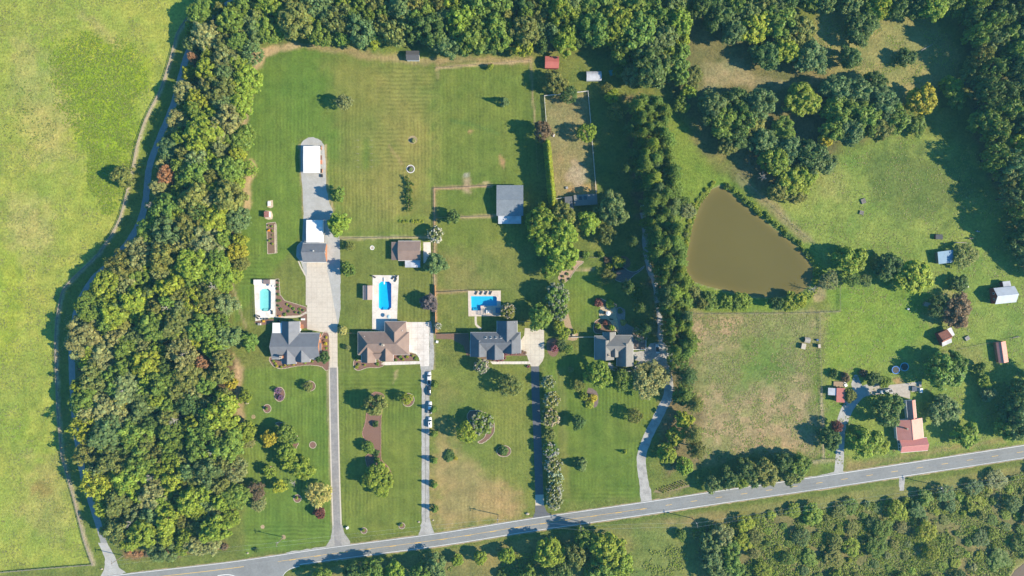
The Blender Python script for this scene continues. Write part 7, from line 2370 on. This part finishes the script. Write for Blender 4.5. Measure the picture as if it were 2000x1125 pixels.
block('farm_cart', 'dark red farm cart standing in the pasture above the blue tin shed', 'cart', 1831, 463, (3.2, 2.2, 1.1), mat('cart_red', (.16, .05, .045), .8, .2), 0, .2, mat('cart_dark', (.035, .04, .05), .6, .2))
block('scrap_heap', 'grey scrap heap right of the rusty roofed barn', 'scrap heap', 1888, 660.5, (2.0, 1.7, .6), mat('scrap', (.26, .25, .24), .9, .5, 2), 30)
block('blue_barrel', 'blue tub on the wire fence of the dry field', 'tub', 1595.5, 664, (.8, .8, .7), mat('tub_blue', (.03, .07, .20), .5))
block('mailbox', 'white mailbox post at the mouth of the asphalt drive', 'mailbox', 679, 1030, (.9, .9, 1.1), M_WHITE, 30)
block('feed_barrel', 'white salt tub in the farm pasture', 'tub', 1773, 603.5, (.7, .7, .6), M_WHITE)
block('doghouse', 'small white kennel by the pasture gate below the pool', 'kennel', 1889.5, 560, (.5, .5, .5), M_WHITE)
for i, (x, y, r_) in enumerate(((484, 1080, 4), (1030, 1003, 6.5), (199, 1111, 3.6), (483, 787, 6), (818, 1019, 4), (846, 1016, 3.5))):
    p = W(x, y)
    bm = bmesh.new()
    bmesh.ops.create_icosphere(bm, subdivisions=2, radius=r_ * S * .5)
    rr = random.Random(i)
    for v in bm.verts:
        k = rr.uniform(.8, 1.15)
        v.co = Vector((v.co.x * k * 1.2, v.co.y * k * .8, v.co.z * k * .7))
    me = bpy.data.meshes.new('boulder')
    bm.to_mesh(me)
    bm.free()
    me.materials.append(M_STONE)
    o = obj('boulder', me, None, (p.x, p.y, r_ * S * .2))
    tag(o, ('boulder at the road verge below the utility pole', 'wide boulder left of the blacktop apron', 'boulder beside the gravel lane mouth', 'pale rock at the wood edge of the left lawn', 'boulder left of the gravel drive mouth', 'boulder right of the gravel drive mouth')[i], 'boulder')


def trampoline(label, px, py, r, m):
    p = W(px, py, .9)
    root = thing('trampoline', label, 'trampoline', (p.x, p.y, 0))
    n = 28
    ring = MB()
    for k in range(n):
        a0, a1 = 2 * math.pi * k / n, 2 * math.pi * (k + 1) / n
        q = [(rr_ * math.cos(a), rr_ * math.sin(a), .92 + zz) for zz in (0, .06) for rr_, a in ((r * .82, a0), (r, a0), (r, a1), (r * .82, a1))]
        ring.add(q, [(3, 2, 1, 0), (4, 5, 6, 7), (0, 1, 5, 4), (1, 2, 6, 5), (2, 3, 7, 6), (3, 0, 4, 7)])
    ring.build('pad', m, root)
    MB().cyl((0, 0, .9), r * .83, .02, 28).build('mat', BK, root)
    lg = MB().cyl((0, 0, 0), .04, .9, 6).mesh('leg', M_STEEL)
    pl = MB().cyl((0, 0, .9), .03, 1.6, 6).mesh('net_pole', M_STEEL)
    for k in range(6):
        a = math.pi * k / 3
        obj('leg', lg, root, (r * .93 * math.cos(a), r * .93 * math.sin(a), 0))
        obj('net_pole', pl, root, (r * .97 * math.cos(a), r * .97 * math.sin(a), 0))


trampoline('bright blue rimmed trampoline, left of the pair', 1749.5, 722.5, 1.9, mat('tramp_blue', (.03, .17, .50), .5))
trampoline('pale blue rimmed trampoline, right of the pair', 1766.5, 716.5, 2.05, mat('tramp_teal', (.12, .33, .42), .5))

# shade table with pergola beams on the stepped pool deck
p = W(953, 611)
root = thing('pergola', 'small open pergola with a white table on the stepped pool deck', 'pergola', (p.x, p.y, .06))
for x in (-2.0, 2.0):
    for y in (-1.2, 1.2):
        MB().box((x, y, 1.15), (.14, .14, 2.3)).build('post', M_WOOD_G, root)
for k in range(7):
    MB().box((-2.1 + k * .7, 0, 2.36), (.1, 3.0, .12)).build('beam', M_WOOD_G, root)
block('patio_table', 'white patio table under the pergola', 'table', 953.5, 608.5, (2.0, 1.3, .7), M_WHITE, 0, .06)
block('pool_cover_roll', 'blue equipment box on the stepped pool deck', 'box', 972.5, 606, (2.0, 2.4, .5), mat('cover_blue', (.06, .17, .26), .6), 0, .06)

# vine trellis on the back lawn
p = W(799, 379)
root = thing('vine_trellis', 'long leafy vine trellis on the back lawn', 'vine trellis', (p.x, p.y, 0))
for k in range(5):
    MB().box((0, (k - 2) * 3.8, .9), (.12, .12, 1.8)).build('post', M_WOOD, root)
for z in (.9, 1.7):
    MB().bar((0, -7.8, z), (0, 7.8, z), .05, .05).build('rail', M_WOOD, root)
vr = np.random.default_rng(5)
cl = [(vr.normal() * .75, vr.uniform(-8, 8), vr.uniform(.5, 2.1), vr.uniform(.5, .8), vr.uniform(.75, 1.25)) for _ in range(70)]
c = obj('foliage', leaf_mesh('foliage', cl, 40, .20, 77), root)
c.color = (.09, .14, .018, 1)
# berry stakes in the empty patch
for i in range(2):
    for k in range(5):
        p = W(700 + 27 * i, 275 + k * 13)
        o = MB().cyl((0, 0, 0), .05, 1.5, 6).box((0, 0, 1.45), (1.4, .07, .07)).build('trellis_stake', M_WOOD_G)
        o.location = p
        tag(o, ('left' if i == 0 else 'right') + ' row trellis stake in the bare garden patch on the back lawn', 'stake', ('left' if i == 0 else 'right') + ' row of trellis stakes')

# fallen logs
for i, (x, y, a, L) in enumerate(((1810, 93, 28, 6), (1711, 258, 33, 8), (1340, 60, 40, 5), (1880, 474.5, -3, 8), (1984, 658.5, 15, 3.2), (497, 592, 0, .1))[:5]):
    p = W(x, y)
    r_ = math.radians(a)
    mb = MB().tube([(-L / 2, 0, .2), (0, .1, .22), (L / 2, 0, .18)], [.2, .17, .1], 7)
    o = mb.build('fallen_log', M_BARK_PALE)
    o.location = p
    o.rotation_euler = (0, 0, r_)
    tag(o, ('pale fallen log in the upper right clearing', 'pale fallen log along the lower edge of the right grove', 'pale fallen log at the end of the northern wood', 'pale log lying above the wide olive pasture tree', 'pale log by the fence at the right border')[i], 'log')


# ------------------------------------------------------------------ two cattle in the pasture
def cow_material(name, white):
    m = bpy.data.materials.new(name)
    m.use_nodes = True
    nt = m.node_tree
    pb = nt.nodes['Principled BSDF']
    pb.inputs['Roughness'].default_value = .7
    tc = nt.nodes.new('ShaderNodeTexCoord')
    n = nt.nodes.new('ShaderNodeTexNoise')
    n.inputs['Scale'].default_value = 1.6
    n.inputs['Detail'].default_value = 1
    nt.links.new(tc.outputs['Object'], n.inputs[0])
    r_ = nt.nodes.new('ShaderNodeValToRGB')
    r_.color_ramp.elements[0].position = white
    r_.color_ramp.elements[0].color = (.018, .017, .02, 1)
    r_.color_ramp.elements[1].position = white + .03
    r_.color_ramp.elements[1].color = (.55, .53, .52, 1)
    nt.links.new(n.outputs[0], r_.inputs[0])
    nt.links.new(r_.outputs[0], pb.inputs['Base Color'])
    return m


def cow(label, px, py, ang, white):
    p = W(px, py)
    V = [((-.75, 0, 1.02), .27), ((-.35, 0, 1.0), .34), ((.1, 0, .98), .36), ((.55, 0, 1.02), .31), ((.85, 0, 1.15), .19), ((1.08, 0, 1.12), .15), ((1.38, 0, .92), .09)]
    E_ = [(i, i + 1) for i in range(6)]
    for src, x in ((0, -.72), (3, .5)):
        for y in (-.2, .2):
            n = len(V)
            back = src == 0
            V += [((x, y, .72), .14), ((x - .07 if back else x + .02, y, .40), .075), ((x + (.02 if back else 0), y, .18), .055), ((x + .02, y, .03), .065)]
            E_ += [(src, n), (n, n + 1), (n + 1, n + 2), (n + 2, n + 3)]
    n = len(V)
    V += [((-1.0, 0, 1.0), .04), ((-1.06, 0, .6), .03), ((-1.05, 0, .35), .04), ((1.05, .22, 1.18), .04), ((1.05, -.22, 1.18), .04)]
    E_ += [(0, n), (n, n + 1), (n + 1, n + 2), (5, n + 3), (5, n + 4)]
    me = bpy.data.meshes.new('cow')
    me.from_pydata([v[0] for v in V], E_, [])
    o = obj('cow', me, None, (p.x, p.y, 0))
    o.rotation_euler = (0, 0, math.radians(ang))
    sk = o.modifiers.new('skin', 'SKIN')
    sb = o.modifiers.new('subd', 'SUBSURF')
    sb.levels = sb.render_levels = 1
    for i, (co, r_) in enumerate(V):
        me.skin_vertices[0].data[i].radius = (r_, r_)
    me.skin_vertices[0].data[2].use_root = True
    me.materials.append(cow_material('cow_hide', white))
    tag(o, label, 'cow')
    return o


cow('black cow with a white back patch at the pasture edge, upper of two', 1907, 452, -15, .52)
cow('black cow with a white flank below the other cow', 1893, 466, 4, .60)

# ------------------------------------------------------------------ thin bluish air volume, added to lift the dark shadows towards teal
hz = MB()
hz.box((0, 0, 160), (1500, 1200, 330))
ho = hz.build('added_haze', None)
hm = bpy.data.materials.new('shadow_lift_air')
hm.use_nodes = True
hm.node_tree.nodes.clear()
ho_out = hm.node_tree.nodes.new('ShaderNodeOutputMaterial')
pv = hm.node_tree.nodes.new('ShaderNodeVolumePrincipled')
pv.inputs['Color'].default_value = (0.30, 0.72, 0.95, 1)
pv.inputs['Density'].default_value = 0.00009
pv.inputs['Anisotropy'].default_value = 0.0
hm.node_tree.links.new(pv.outputs[0], ho_out.inputs['Volume'])
ho.data.materials.append(hm)
tag(ho, 'thin bluish air added over the whole valley to lift dark shadows', 'added_haze', kind='stuff')
